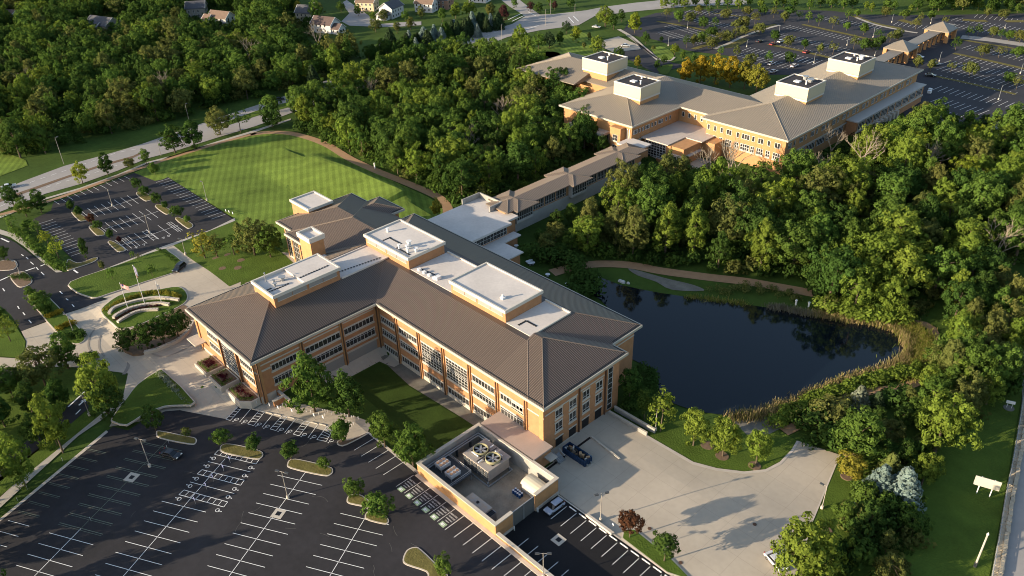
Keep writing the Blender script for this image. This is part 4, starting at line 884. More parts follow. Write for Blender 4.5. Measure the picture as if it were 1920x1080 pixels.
def bare(seed, h):
    rng = random.Random(seed); b = MB()
    def grow(p, d, L, r, lev):
        q = p+d*L; b.tube(p, q, r, r*.62, 5 if lev < 2 else 4, False)
        if lev >= 5 or r < .012: return
        for k in range(rng.choice((2, 3)) if lev else 4):
            nd = (d+Vector((rng.uniform(-1, 1), rng.uniform(-1, 1), rng.uniform(-.25, .7)))*.72).normalized()
            grow(p+d*L*rng.uniform(.7, 1.0), nd, L*rng.uniform(.62, .85), r*.6, lev+1)
    grow(Vector((0, 0, -.3)), Vector((rng.uniform(-.1, .1), rng.uniform(-.1, .1), 1)).normalized(), h*.30, h*.020, 0)
    me = bpy.data.meshes.new('branches'); me.from_pydata(b.v, [], b.f); me.materials.append(deadw); return me
BARE = [bare(s, 11.0) for s in (71, 72, 73, 75)]
rn0 = random.Random(14)
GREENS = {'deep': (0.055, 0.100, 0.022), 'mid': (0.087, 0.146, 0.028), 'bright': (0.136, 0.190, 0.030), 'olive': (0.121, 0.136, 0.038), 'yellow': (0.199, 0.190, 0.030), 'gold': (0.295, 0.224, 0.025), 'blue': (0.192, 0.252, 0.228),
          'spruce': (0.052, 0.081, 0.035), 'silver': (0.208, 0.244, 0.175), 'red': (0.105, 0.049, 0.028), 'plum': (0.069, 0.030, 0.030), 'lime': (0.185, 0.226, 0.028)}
def plant(kind, p, h, tone, name, label, cat='tree', group=None, wide=1.0, rz=None, var=None):
    i = random.randrange(len(CROWN[kind])) if var is None else var % len(CROWN[kind])
    cm, tm, V, Q, hh = CROWN[kind][i]; s = h/hh
    t = thing(name, label, cat, tuple(p), group, random.uniform(0, 6.28) if rz is None else rz)
    t.scale = (s*wide, s*wide, s)
    c = GREENS[tone]; j = random.uniform(.88, 1.14); k = random.uniform(.93, 1.07)
    child('crown', cm, t, (c[0]*j*k, c[1]*j, c[2]*j)); child('trunk', tm, t)
    return t
def at(px, py, top, kind, tone, name, label, cat='tree', group=None, wide=1.0, var=None):
    g = G(px, py); return plant(kind, g, max(0.8, HT(g, top)), tone, name, label, cat, group, wide*(.84 if kind == 'oval' else 1), var=var)
def poisson(poly, d, n=30, seed=1):
    rng = random.Random(seed); xs = [p[0] for p in poly]; ys = [p[1] for p in poly]; cell = d; grid = {}; out = []
    tries = int((max(xs)-min(xs))*(max(ys)-min(ys))/(d*d)*n)
    for _ in range(tries):
        x, y = rng.uniform(min(xs), max(xs)), rng.uniform(min(ys), max(ys))
        if not inside(x, y, poly): continue
        gx_, gy_ = int(x//cell), int(y//cell)
        if any((a-x)**2+(b-y)**2 < d*d for i in (-1, 0, 1) for j in (-1, 0, 1) for a, b in grid.get((gx_+i, gy_+j), ())): continue
        grid.setdefault((gx_, gy_), []).append((x, y)); out.append((x, y))
    return out
# ---- the woods: (outline on the ground, spacing, height range, tones, place words)
CW_PATH = [(-184.5, 160), (-184.5, 234)]
woods = [
 ('mid', GP([(556, 238), (600, 258), (650, 285), (715, 312), (770, 340), (830, 372), (862, 392), (930, 372), (955, 360), (1060, 312), (1098, 292), (1096, 252), (1075, 215), (1040, 190), (1000, 172), (1010, 150), (960, 140), (900, 133), (850, 130), (800, 137), (740, 152), (680, 172), (620, 195), (570, 215)]), 8.0, (12, 18), 'wood between lawn and far building'),
 ('right', GP([(1075, 462), (1100, 478), (1170, 487), (1250, 498), (1340, 512), (1430, 520), (1500, 528), (1540, 560), (1560, 590), (1640, 596), (1720, 590), (1760, 560), (1830, 520), (1960, 480), (2060, 420), (2060, 330), (1960, 280), (1900, 262), (1830, 268), (1760, 258), (1700, 238), (1640, 248), (1560, 282), (1480, 318), (1400, 325), (1340, 335), (1280, 352), (1225, 368), (1170, 395), (1120, 430)]), 8.3, (12, 18.5), 'wood behind the pond'),
 ('belt', GP([(1772, 560), (1785, 620), (1780, 680), (1755, 730), (1735, 770), (1740, 830), (1800, 810), (1860, 760), (1895, 690), (1905, 620), (1890, 560), (1830, 535)]), 4.8, (9, 13.5), 'tree belt right of the pond'),
 ('corner', GP([(1600, 975), (1650, 905), (1720, 860), (1765, 795), (1740, 900), (1712, 1000), (1690, 1100), (1640, 1150), (1520, 1150), (1560, 1040)]), 5.5, (4, 8), 'thicket at the lower right corner'),
 ('north', GP([(-120, 300), (-60, 255), (40, 300), (95, 285), (190, 255), (262, 238), (330, 222), (430, 195), (540, 170), (600, 150), (640, 128), (668, 110), (640, 85), (560, 60), (640, 62), (560, 20), (480, -25), (200, -70), (-100, -60), (-200, 60)]), 8.2, (10, 17), 'wood across the boulevard'),
 ('top', GP([(1740, 22), (1830, 26), (1960, 22), (1990, -40), (1700, -45), (1720, 0)]), 9.0, (9, 13), 'far trees behind the car parks'),
]
HOUSES_KEEP = [G(190, 52), G(385, 40), G(412, 56), G(615, 62), G(650, 52), G(545, 40), G(165, 50), G(210, 50)]
BLD = [(-224, -158, 236, 300), (-190, -130, 244, 384), (-184.5, -171, 158, 236), (-192, -155, 133, 166)]
BARES = [(1330, 352, 295, 'pale dead tree left of the taller dead tree, below the far terrace'), (1368, 358, 290, 'tall pale dead tree with fanned branches below the far terrace'), (1612, 335, 272, 'white-barked bare tree with a forked trunk right of the far building corner'),
        (1555, 300, 262, 'grey half-bare tree against the shaded side of the far building'), (1535, 340, 305, 'flat-topped grey bare tree in the wood below the far building'), (1735, 335, 295, 'grey leaning bare tree among the right-hand wood'), (1860, 500, 440, 'slender white birch-like bare tree in the right-hand wood'),
        (598, 100, 60, 'grey bare tree in the wood across the boulevard, below the dark-roofed house'), (470, 125, 85, 'large grey bare tree above the boulevard, left of the poplar'), (310, 190, 155, 'small white-trunked bare tree near the boulevard edge'), (945, 240, 200, 'grey bare tree in the middle wood'), (880, 300, 262, 'thin bare tree at the lower edge of the middle wood'), (60, 180, 142, 'thin white-trunked bare tree at the left of the upper wood'),
        (700, 195, 165, 'brownish bare tree in the middle wood by the boulevard')]
BKEEP = [G(q[0], q[1]) for q in BARES]
HKEEP = [(190, 36, 30), (382, 18, 28), (420, 32, 28), (600, 40, 50), (640, 35, 30), (560, 20, 25), (22, 30, 14)]
spots = []
for key, poly, d, (h0, h1), words in woods:
    for (x, y) in poisson(poly, d, 26, len(key)*7+int(d*10)):
        if any(a-1.5 < x < b+3.0 and c-3.0 < y < e+3.0 for a, b, c, e in BLD): continue
        if key == 'north' and any((x-q.x)**2+(y-q.y)**2 < 14**2 for q in HOUSES_KEEP): continue
        h = random.uniform(h0, h1)
        if any((x-q.x-4)**2+(y-q.y+4)**2 < 5.5**2 for q in BKEEP): continue
        if -134 < x < -116 and 258 < y < 384: h = min(h, 9.5) if x > -124 else 0
        if h == 0: continue
        tx, ty, _w = PX((x, y, h)); bx, by, _w = PX((x, y, 0))
        if any(abs(tx-qx) < qr and ty < qy+14 < by+12 for qx, qy, qr in HKEEP): continue
        px, py, w = PX((x, y, tz(x, y)+h*.6))
        if px < -160 or px > 2080 or py < -90 or py > 1240: continue
        spots.append((h/w*(1 if -20 < px < 1940 and -20 < py < 1100 else .2), key, words, x, y, h))
spots.sort(reverse=True)
TONEW = {'mid': ['mid']*4+['deep']*3+['bright']*3+['olive'], 'right': ['mid']*4+['deep']*2+['bright']*4+['olive']+['lime'], 'belt': ['mid', 'bright', 'olive', 'mid', 'bright', 'deep'],
         'corner': ['mid', 'deep', 'olive', 'bright'], 'north': ['mid']*4+['deep']*4+['bright']*2+['olive']*2, 'top': ['mid', 'deep', 'olive']}
TW = {'mid': 'mid-green leafy', 'deep': 'dark green leafy', 'bright': 'bright sunlit green leafy', 'olive': 'dull olive leafy', 'yellow': 'yellowish leafy', 'lime': 'light lime-green leafy'}
NIND = 285
farV, farQ, farC, nv = [], [], [], 0
for i, (_, key, words, x, y, h) in enumerate(spots):
    tone = random.choice(TONEW[key])
    if i < NIND:
        plant('broad', (x, y, tz(x, y)), h, tone, 'broadleaf_tree', '%s tree crowded in the %s' % (TW[tone], words), 'tree', '%s trees in the %s' % (TW[tone], words), random.uniform(.82, 1.12))
    else:
        cm, tm, V, Q, hh = CROWN['broad'][random.randrange(9)]; s = h/hh; a = random.uniform(0, 6.28); w_ = s*random.uniform(.85, 1.15)
        sel = np.random.default_rng(i).permutation(len(Q))[:int(len(Q)*0.34)]
        VV = V.reshape(-1, 4, 3)[sel]; m_ = VV.mean(1, keepdims=True); VV = (m_+(VV-m_)*1.6).reshape(-1, 3)
        c, s_ = math.cos(a), math.sin(a); P = np.c_[(VV[:, 0]*c-VV[:, 1]*s_)*w_+x, (VV[:, 0]*s_+VV[:, 1]*c)*w_+y, VV[:, 2]*s+tz(x, y)]
        farV.append(P); n = len(sel); farQ.append(np.arange(n*4).reshape(-1, 4)+nv); nv += n*4
        t = np.array(GREENS[tone])*random.uniform(.88, 1.12); farC.append(np.repeat(t[None], n, 0))
if farV:
    fm = npmesh('distant_woods', np.concatenate(farV), np.concatenate(farQ), leafs, np.concatenate(farC))
    o = bpy.data.objects.new('distant_woods', fm); COL.objects.link(o); tag(o, 'dense mixed green woodland filling the distance and the gaps between nearer trees', 'woodland', kind='stuff')
# understorey: low growth that fills the gaps under the crowns
uV, uQ, uC, nv = [], [], [], 0
for key, poly, d, hr, words in woods[:5]:
    for (x, y) in poisson(poly, 4.2 if key != 'north' else 6.5, 12, 5):
        if any(a < x < b+1 and c-1 < y < e+1 for a, b, c, e in BLD): continue
        px, py, w = PX((x, y, 1))
        if not (-80 < px < 2000 and -60 < py < 1150): continue
        V, Q = CROWN['shrub'][random.randrange(3)][2:4]; s = random.uniform(1.2, 2.4)
        sel = np.random.default_rng(len(uV)).permutation(len(Q))[:300]; VV = V.reshape(-1, 4, 3)[sel]; m_ = VV.mean(1, keepdims=True); VV = (m_+(VV-m_)*1.5).reshape(-1, 3)
        uV.append(np.c_[VV[:, 0]*s+x, VV[:, 1]*s+y, VV[:, 2]*s+tz(x, y)]); n = len(sel); uQ.append(np.arange(n*4).reshape(-1, 4)+nv); nv += n*4
        uC.append(np.repeat(np.array(GREENS[random.choice(['deep', 'mid', 'deep', 'olive'])])[None]*random.uniform(.7, 1.0), n, 0))
um = npmesh('undergrowth', np.concatenate(uV), np.concatenate(uQ), leafs, np.concatenate(uC))
o = bpy.data.objects.new('undergrowth', um); COL.objects.link(o); tag(o, 'dark undergrowth covering the floor of the woods', 'undergrowth', kind='stuff')
# bare dead trees standing among the leaves
for i, (px, py, top, lab) in enumerate(BARES):
    g = G(px, py); t = thing('bare_tree', lab, 'dead tree', tuple(g), 'bare dead trees'); s = max(1.25, (HT(g, top)+4)/11*1.3); t.scale = (s, s, s); t.rotation_euler = (0, 0, i*1.3); child('branches', BARE[i % 4], t)
# ---- trees one can point to
for px, py, top, kind, tone, wide, lab in [
 (418, 832, 807, 'small', 'mid', 1, 'small round tree left of the striped island, next to its upper end'), (478, 847, 816, 'small', 'deep', 1, 'small round dark tree on the right end of the striped island'),
 (547, 862, 828, 'small', 'deep', 1, 'round dark tree on the left end of the dry grass island'), (608, 879, 859, 'small', 'mid', .9, 'little sapling on the right end of the dry grass island'),
 (666, 930, 901, 'small', 'mid', .9, 'small tree on the upper end of the bent island'), (711, 969, 931, 'small', 'mid', 1.05, 'bushy tree on the lower end of the bent island'), (832, 1076, 1048, 'small', 'mid', .9, 'small tree on the island at the bottom edge of the photo'),
 (352, 819, 803, 'small', 'olive', .8, 'small sapling on the shaded island nearest the sidewalk'), (642, 829, 787, 'small', 'mid', 1, 'round tree at the tip of the paved walk beside the accessible stalls'),
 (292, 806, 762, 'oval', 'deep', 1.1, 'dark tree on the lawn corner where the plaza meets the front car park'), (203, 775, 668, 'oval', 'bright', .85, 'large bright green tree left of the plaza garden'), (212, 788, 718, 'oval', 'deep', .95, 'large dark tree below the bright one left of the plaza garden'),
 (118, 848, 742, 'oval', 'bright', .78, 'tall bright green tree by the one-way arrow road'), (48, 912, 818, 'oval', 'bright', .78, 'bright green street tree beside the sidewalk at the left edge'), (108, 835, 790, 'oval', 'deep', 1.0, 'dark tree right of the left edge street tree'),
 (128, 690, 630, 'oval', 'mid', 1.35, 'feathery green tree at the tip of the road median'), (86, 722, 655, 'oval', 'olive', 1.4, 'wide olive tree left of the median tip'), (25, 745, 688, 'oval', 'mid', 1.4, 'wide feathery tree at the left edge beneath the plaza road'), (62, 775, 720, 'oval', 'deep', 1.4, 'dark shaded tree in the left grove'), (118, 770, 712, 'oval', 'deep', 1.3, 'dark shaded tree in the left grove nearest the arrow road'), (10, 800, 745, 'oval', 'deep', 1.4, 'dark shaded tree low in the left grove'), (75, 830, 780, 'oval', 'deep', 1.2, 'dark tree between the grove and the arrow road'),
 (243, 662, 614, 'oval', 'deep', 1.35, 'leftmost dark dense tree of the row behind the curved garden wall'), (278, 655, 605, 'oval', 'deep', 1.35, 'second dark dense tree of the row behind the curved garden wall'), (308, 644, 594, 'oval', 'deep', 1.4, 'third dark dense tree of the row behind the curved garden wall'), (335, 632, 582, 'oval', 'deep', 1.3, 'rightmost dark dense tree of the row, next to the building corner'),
 (590, 772, 671, 'conic', 'mid', 1.0, 'tall conical green tree in the court beside the left wing'), (655, 780, 702, 'conic', 'deep', .92, 'narrower conical tree in the court'), (722, 838, 772, 'oval', 'mid', 1.2, 'loose green tree on the court lawn near the car park kerb'), (775, 872, 800, 'oval', 'mid', 1.25, 'green tree hard against the yard wall corner'),
 (1300, 835, 766, 'oval', 'bright', 1.15, 'left one of the three bright trees on the bank above the loading dock'), (1355, 855, 788, 'oval', 'bright', 1.05, 'middle one of the three bright trees on the bank above the loading dock'), (1417, 872, 804, 'oval', 'bright', 1.05, 'right one of the three bright trees on the bank above the loading dock'), (1238, 808, 742, 'thin', 'bright', 1, 'sparse tree behind the lamp post at the top of the dock'),
 (1600, 858, 774, 'oval', 'mid', 1.6, 'broad round bushy tree at the far corner of the concrete dock'), (1590, 893, 857, 'small', 'yellow', 1.2, 'small yellowish tree right of the dock corner'), (1752, 850, 748, 'broad', 'bright', .9, 'big bright tree between the pond trail and the right-hand lawn'), (1615, 950, 905, 'small', 'mid', 1.2, 'small green tree left of the blue spruces'),
 (1497, 1098, 985, 'broad', 'bright', .95, 'large near tree at the bottom edge beside the dock'), (1568, 960, 945, 'small', 'mid', 1.5, 'low bushy tree by the right-hand lamp'), (1580, 985, 945, 'oval', 'mid', 1.4, 'bushy tree below the right-hand dock lamp'),
 (1180, 1008, 965, 'stem', 'red', 1.1, 'reddish-brown tree on the strip between dock and lower car park'), (1245, 1052, 1008, 'stem', 'deep', 1.1, 'dark green tree on the strip between dock and lower lot'),
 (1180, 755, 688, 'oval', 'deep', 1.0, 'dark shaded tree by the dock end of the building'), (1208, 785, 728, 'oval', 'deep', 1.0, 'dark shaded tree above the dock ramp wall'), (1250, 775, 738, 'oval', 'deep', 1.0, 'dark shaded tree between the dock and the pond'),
 (820, 408, 371, 'oval', 'yellow', 1.2, 'bright yellow-green tree standing alone by the end of the trail'),
 (155, 343, 305, 'oval', 'lime', 1.1, 'bright green tree beside the boulevard, left of the dark one'), (203, 328, 288, 'oval', 'deep', 1.3, 'dark bushy tree beside the boulevard near the car park corner'), (275, 308, 278, 'oval', 'mid', 1.2, 'mid-green tree at the lawn corner'), (244, 314, 298, 'small', 'olive', 1.4, 'low spreading tree beside the boulevard'), (291, 328, 305, 'small', 'mid', .8, 'slim young tree at the corner of the upper car park'), (329, 286, 236, 'oval', 'deep', 1.6, 'first of the large dark trees beside the boulevard above the lawn'), (366, 280, 225, 'oval', 'deep', 1.6, 'second of the large dark trees beside the boulevard above the lawn'), (413, 252, 202, 'oval', 'olive', 1.4, 'upright tree beside the boulevard with sky-lit top'), (451, 248, 205, 'thin', 'mid', 1.1, 'thin light tree beside the boulevard'), (512, 238, 200, 'small', 'deep', 1.1, 'young dark tree by the bend of the trail'), (510, 212, 178, 'small', 'mid', 1, 'young tree in the boulevard median'),
 (28, 390, 347, 'oval', 'deep', 1.5, 'spreading dark tree at the left edge by the boulevard'), (78, 398, 357, 'oval', 'deep', 1.3, 'dark tree left of the upper car park corner'), (50, 405, 372, 'oval', 'mid', 1.4, 'tree between the boulevard and the upper car park'),
 (25, 430, 402, 'thin', 'mid', 1.2, 'light tree above the entrance road'), (56, 432, 411, 'small', 'mid', 1.3, 'small tree by the upper left corner of the car park hedge'), (72, 440, 415, 'thin', 'mid', 1.1, 'feathery tree on the hedge bank'), (92, 462, 435, 'thin', 'lime', 1.2, 'bright feathery tree halfway down the hedge bank'), (110, 483, 450, 'thin', 'lime', 1.2, 'bright feathery tree low on the hedge bank'),
 (258, 353, 335, 'small', 'deep', 1, 'small dark tree at the top of the uppermost right island'), (273, 368, 349, 'small', 'deep', 1, 'small dark tree at the foot of the uppermost right island'), (295, 382, 363, 'small', 'deep', 1, 'small dark tree at the top of the middle right island'), (311, 392, 377, 'small', 'deep', 1, 'small dark tree at the foot of the middle right island'), (333, 408, 386, 'small', 'deep', 1, 'small dark tree at the top of the lowest right island'), (352, 418, 404, 'small', 'mid', .8, 'thin small tree at the foot of the lowest right island'),
 (135, 395, 375, 'small', 'deep', 1, 'small dark tree at the top of the uppermost left island'), (150, 406, 386, 'small', 'deep', 1, 'small dark tree at the foot of the uppermost left island'), (172, 418, 402, 'small', 'red', 1, 'small brownish tree at the top of the middle left island'), (185, 430, 414, 'small', 'deep', 1, 'small dark tree at the foot of the middle left island'), (208, 448, 430, 'small', 'deep', 1, 'small dark tree at the top of the lowest left island'), (225, 455, 443, 'small', 'plum', 1, 'small plum-red tree at the foot of the lowest left island'),
 (163, 486, 445, 'oval', 'deep', .75, 'narrow upright tree on the bottom left island of the upper car park'),
 (385, 484, 438, 'thin', 'yellow', 1.5, 'pale airy tree on the garden lawn nearest the walk'), (408, 482, 445, 'thin', 'olive', 1.5, 'airy olive tree on the garden lawn'), (440, 478, 438, 'thin', 'mid', 1.4, 'airy green tree in the middle of the garden lawn'), (478, 478, 413, 'oval', 'olive', 1.3, 'larger olive tree beside the west block'), (508, 482, 428, 'oval', 'mid', 1.3, 'green tree close to the glazed west end'), (500, 452, 420, 'thin', 'olive', 1.4, 'airy tree behind the larger olive tree'), (447, 478, 468, 'thin', 'gold', .9, 'orange-tinted sapling on the garden lawn'),
 (193, 507, 489, 'small', 'olive', .7, 'thin sapling at the lawn edge by the crossing'), (212, 526, 503, 'thin', 'mid', .8, 'sapling on the grass island left of the flagpoles'), (287, 520, 498, 'thin', 'mid', .8, 'sapling on the grass island right of the tall flagpole'), (250, 485, 472, 'thin', 'mid', .9, 'sapling at the top of the grass island'), (262, 490, 475, 'thin', 'olive', .7, 'thin sapling beside the other at the top of the grass island'),
 (62, 562, 538, 'oval', 'mid', 1.4, 'round tree at the upper end of the road median'), (78, 572, 548, 'small', 'mid', 1.2, 'small tree on the road median'), (85, 585, 562, 'small', 'deep', 1.2, 'small dark tree on the road median above the golden grass'), (10, 490, 460, 'oval', 'mid', 1.3, 'round tree on the entrance island at the left edge'),
 (20, 640, 600, 'thin', 'bright', 1.3, 'bright feathery tree on the left lawn by the plaza road'), (5, 610, 575, 'oval', 'mid', 1.2, 'green tree at the left edge above the plaza road'),
 (632, 150, 85, 'oval', 'bright', 1.0, 'tall pale poplar by the boulevard'), (600, 165, 140, 'oval', 'bright', 1.2, 'pale tree beside the poplar'), (905, 132, 72, 'broad', 'bright', .7, 'tall green tree at the top of the middle wood'), (990, 112, 68, 'oval', 'bright', 1.1, 'bright tree beside the far pond'), (878, 130, 80, 'spruce', 'deep', 1.1, 'dark dense evergreen behind the middle wood'), (975, 88, 48, 'oval', 'bright', 1.2, 'bright tree above the far pond'), (1080, 80, 48, 'oval', 'lime', 1.2, 'yellow-green tree right of the far pond'), (1120, 100, 68, 'oval', 'bright', 1.3, 'large tree behind the first rooftop box'), (1135, 50, 12, 'oval', 'bright', 1.6, 'broad bright tree by the far junction'), (1190, 62, 25, 'oval', 'lime', 1.5, 'broad yellow-green tree at the near corner of the far car park'), (1150, 55, 25, 'oval', 'deep', 1.2, 'dark tree beside the far junction'), (1210, 82, 60, 'oval', 'deep', 1.2, 'dark tree along the far drive'), (1195, 128, 105, 'oval', 'yellow', 1.2, 'yellowish tree beside the first rooftop box'), (1265, 102, 82, 'oval', 'lime', 1.2, 'pointed lime-green tree left of the golden trees'),
]:
    at(px, py, top, kind, tone, {'spruce': 'spruce_tree', 'small': 'small_tree', 'stem': 'small_tree', 'thin': 'young_tree'}.get(kind, 'shade_tree'), lab, 'tree', None, wide)
for k, (px, py, h) in enumerate([(-45, 985, 12), (-95, 1030, 13), (-60, 925, 12), (-150, 1090, 13), (-20, 1130, 11), (-130, 985, 14), (-55, 770, 12), (-95, 840, 13), (-40, 725, 11), (-120, 760, 13), (-150, 880, 14)]):
    plant('oval', G(px, py), h, 'mid', 'street_tree', 'street tree standing left of the plaza and front car park', 'tree', 'street trees left of the plaza', 1.1)
for px, py, top, kind, tone in [(1548, 790, 755, 'shrub', 'olive'), (1530, 805, 775, 'shrub', 'deep'), (1565, 830, 800, 'shrub', 'deep'), (1640, 800, 765, 'oval', 'deep'), (1662, 835, 790, 'oval', 'olive'), (1690, 800, 760, 'oval', 'deep'), (1700, 760, 725, 'oval', 'olive'), (1720, 800, 752, 'oval', 'mid'), (1735, 735, 690, 'oval', 'bright'), (1675, 755, 730, 'shrub', 'deep'), (1655, 870, 830, 'oval', 'deep'), (1690, 870, 828, 'oval', 'deep'), (1765, 700, 640, 'oval', 'mid'), (1790, 740, 680, 'oval', 'bright'), (1710, 905, 868, 'oval', 'deep'), (1780, 790, 735, 'oval', 'olive'), (1625, 975, 945, 'shrub', 'deep'), (1600, 1010, 975, 'oval', 'deep')]:
    at(px, py, top, kind, tone, 'rough_shrub' if kind == 'shrub' else 'small_tree', 'leafy %s shrub-like tree in the rough planting between dock and right-hand lawn' % {'deep': 'dark', 'olive': 'olive', 'mid': 'green', 'bright': 'bright'}[tone], 'tree', '%s rough planting right of the dock' % {'deep': 'dark', 'olive': 'olive', 'mid': 'green', 'bright': 'bright'}[tone], 1.4)
for k, (px, py) in enumerate([(665, 178), (692, 170), (716, 163), (742, 155), (766, 148), (790, 141), (815, 133), (842, 126), (868, 119)]):
    plant('broad', G(px, py), 15+2.5*((k*7) % 3)/2, ['bright', 'mid', 'deep'][k % 3], 'broadleaf_tree', 'tall %s tree in the front row of the middle wood along the boulevard' % ['bright', 'green', 'dark'][k % 3], 'tree', 'front-row %s trees along the boulevard' % ['bright', 'green', 'dark'][k % 3], .95)
for k, (x, y) in enumerate(poisson(GP([(990, 446), (1035, 430), (1090, 405), (1150, 370), (1172, 395), (1122, 430), (1078, 462), (1066, 488), (1012, 476)]), 5.2, 20, 4)):
    if x < -168.5: continue
    plant('oval', (x, y, tz(x, y)), rn0.uniform(4.5, 8.0), ['deep', 'mid', 'deep', 'olive'][k % 4], 'understorey_tree', 'low %s tree on the shaded slope between walkway and pond trail' % ['dark', 'green', 'dark', 'olive'][k % 4], 'tree', 'low %s trees between walkway and pond trail' % ['dark', 'green', 'dark', 'olive'][k % 4], 1.3)
for k, (px, py, h) in enumerate([(1095, 268, 14), (1112, 282, 12), (1072, 240, 15), (1052, 214, 14), (1128, 292, 8)]):
    plant('broad', G(px, py), h, ['deep', 'mid'][k % 2], 'broadleaf_tree', '%s tree against the left wing of the far building' % ['dark', 'green'][k % 2], 'tree', '%s trees against the far left wing' % ['dark', 'green'][k % 2], 1.0)
GOLD = [(1285, 152, 108), (1312, 150, 102), (1340, 152, 104), (1368, 158, 108), (1395, 160, 116), (1418, 166, 122)]
for i, (px, py, top) in enumerate(GOLD): at(px, py+6, top, 'oval', 'gold' if i < 4 else 'yellow', 'golden_tree', ['leftmost golden-leaved tree behind the far building', 'second golden-leaved tree behind the far building', 'third golden-leaved tree behind the far building', 'fourth golden-leaved tree behind the far building', 'thin yellowing tree at the right of the golden row', 'last thin yellowing tree of the golden row'][i], 'tree', 'golden trees behind the far building', 1.3)
for px, py, top, tone, lab in [(1645, 935, 870, 'blue', 'left one of the two blue spruces beside the right-hand lawn'), (1686, 945, 874, 'blue', 'right one of the two blue spruces beside the right-hand lawn'), (1662, 905, 848, 'olive', 'olive conifer behind the blue spruces'), (1608, 762, 721, 'silver', 'silvery spruce below the pond hedge'), (1642, 765, 733, 'spruce', 'small dark conifer right of the silvery spruce'),
        (1585, 800, 775, 'silver', 'small silvery conifer behind the bushy dock tree'), (1722, 275, 218, 'spruce', 'dark spruce left of the white enclosure'), (1810, 255, 205, 'spruce', 'tall dark spruce right of the white enclosure'), (1835, 262, 212, 'spruce', 'second dark spruce right of the white enclosure'), (1750, 268, 232, 'olive', 'small conifer in front of the white enclosure'), (1780, 262, 220, 'spruce', 'broad dark conifer near the far car park corner'),
        (732, 82, 50, 'spruce', 'pointed dark spruce below the houses'), (590, 168, 120, 'spruce', 'narrow conifer beside the boulevard')]:
    at(px, py, top, 'spruce', tone, 'spruce_tree', lab, 'tree', None, 1.25)
rn = random.Random(4)
for i in range(26):
    t = i/25; px = 765+t*170+rn.uniform(-4, 4); py = 98-t*46+rn.uniform(-9, 7); at(px, py, py-rn.uniform(26, 38), 'spruce', rn.choice(['spruce', 'spruce', 'blue', 'deep']), 'spruce_tree', 'dark spruce in the screen of evergreens along the boulevard', 'tree', 'spruces screening the houses', 1.4)
for i in range(14):
    t = i/13; px = 690+t*90+rn.uniform(-4, 4); py = 112-t*22+rn.uniform(-8, 8); at(px, py, py-rn.uniform(22, 30), rn.choice(['oval', 'spruce']), 'deep', 'screen_tree', 'dark tree in the screen below the houses', 'tree', 'dark trees below the houses', 1.4)
for px, py, top, tone in [(560, 25, 2, 'yellow'), (600, 30, 5, 'olive'), (640, 22, 3, 'deep'), (672, 30, 8, 'mid'), (700, 40, 22, 'bright'), (720, 40, 18, 'olive'), (760, 38, 20, 'mid'), (790, 35, 12, 'olive'), (830, 40, 14, 'mid'), (855, 35, 5, 'bright'), (880, 30, 2, 'bright'), (920, 35, 5, 'olive'), (945, 40, 8, 'plum'), (770, 55, 32, 'olive'), (745, 62, 40, 'olive'), (705, 60, 35, 'olive'), (690, 18, -5, 'deep'), (740, 15, -8, 'mid'), (815, 18, -6, 'mid'), (995, 22, 2, 'plum'), (1010, 25, 5, 'deep'), (1040, 18, 2, 'plum'), (965, 15, -5, 'mid'), (1070, 15, -4, 'deep'), (1030, 10, -14, 'mid'), (440, 20, -8, 'bright'), (500, 15, -6, 'mid'), (330, 20, -10, 'bright')]:
    at(px, py, top, 'oval', tone, 'garden_tree', 'leafy %s tree in the house gardens at the top edge' % {'yellow': 'yellow', 'olive': 'olive', 'deep': 'dark', 'mid': 'green', 'bright': 'bright green', 'plum': 'purple'}[tone], 'tree', '%s garden trees among the houses' % tone, 1.4)
for px, py, top, tone in [(1010, 92, 62, 'mid'), (1030, 90, 60, 'spruce'), (1050, 85, 58, 'deep'), (1062, 62, 40, 'spruce'), (960, 92, 72, 'mid'), (945, 98, 80, 'mid'), (1165, 40, 18, 'deep'), (1105, 75, 60, 'olive'), (1225, 95, 85, 'olive'), (1240, 78, 68, 'thin'), (1160, 112, 88, 'deep'), (1095, 92, 78, 'olive'), (1232, 130, 112, 'deep'), (1280, 112, 95, 'mid'), (1245, 120, 104, 'mid'), (1300, 118, 100, 'mid')]:
    at(px, py, top, 'oval', tone if tone in GREENS else 'mid', 'roadside_tree', 'leafy %s tree around the far pond and drive' % {'spruce': 'blackish', 'deep': 'dark', 'olive': 'olive'}.get(tone, 'green'), 'tree', '%s trees around the far pond and drive' % {'spruce': 'blackish', 'deep': 'dark', 'olive': 'olive'}.get(tone, 'green'), 1.3)
# far car park trees
FARP = [(1250, 36), (1272, 41), (1294, 43), (1318, 52), (1340, 53), (1380, 55), (1395, 53), (1415, 45), (1334, 72), (1316, 81), (1301, 86), (1287, 90), (1348, 81), (1334, 91), (1363, 79), (1379, 74), (1394, 66), (1423, 65), (1452, 79), (1478, 86), (1508, 92), (1537, 100), (1561, 102), (1535, 49), (1561, 53), (1515, 44), (1498, 38), (1587, 58), (1619, 65), (1647, 73), (1682, 75), (1668, 79), (1651, 87), (1716, 55), (1725, 42), (1695, 36), (1771, 47), (1791, 95), (1815, 70), (1832, 68), (1861, 69), (1876, 75), (1891, 77), (1911, 80), (1841, 106), (1872, 108), (1906, 109), (1719, 128), (1745, 132), (1782, 135), (1818, 142), (1890, 157), (1905, 168), (1480, 118), (1440, 122), (1380, 110), (1350, 108), (1405, 125), (1310, 26), (1330, 30), (1360, 36), (1400, 30), (1430, 28), (1450, 34), (1470, 42), (1480, 30), (1600, 92), (1620, 95), (1638, 94), (1590, 40), (1606, 33), (1660, 30), (1745, 38), (1850, 32), (1880, 35)]
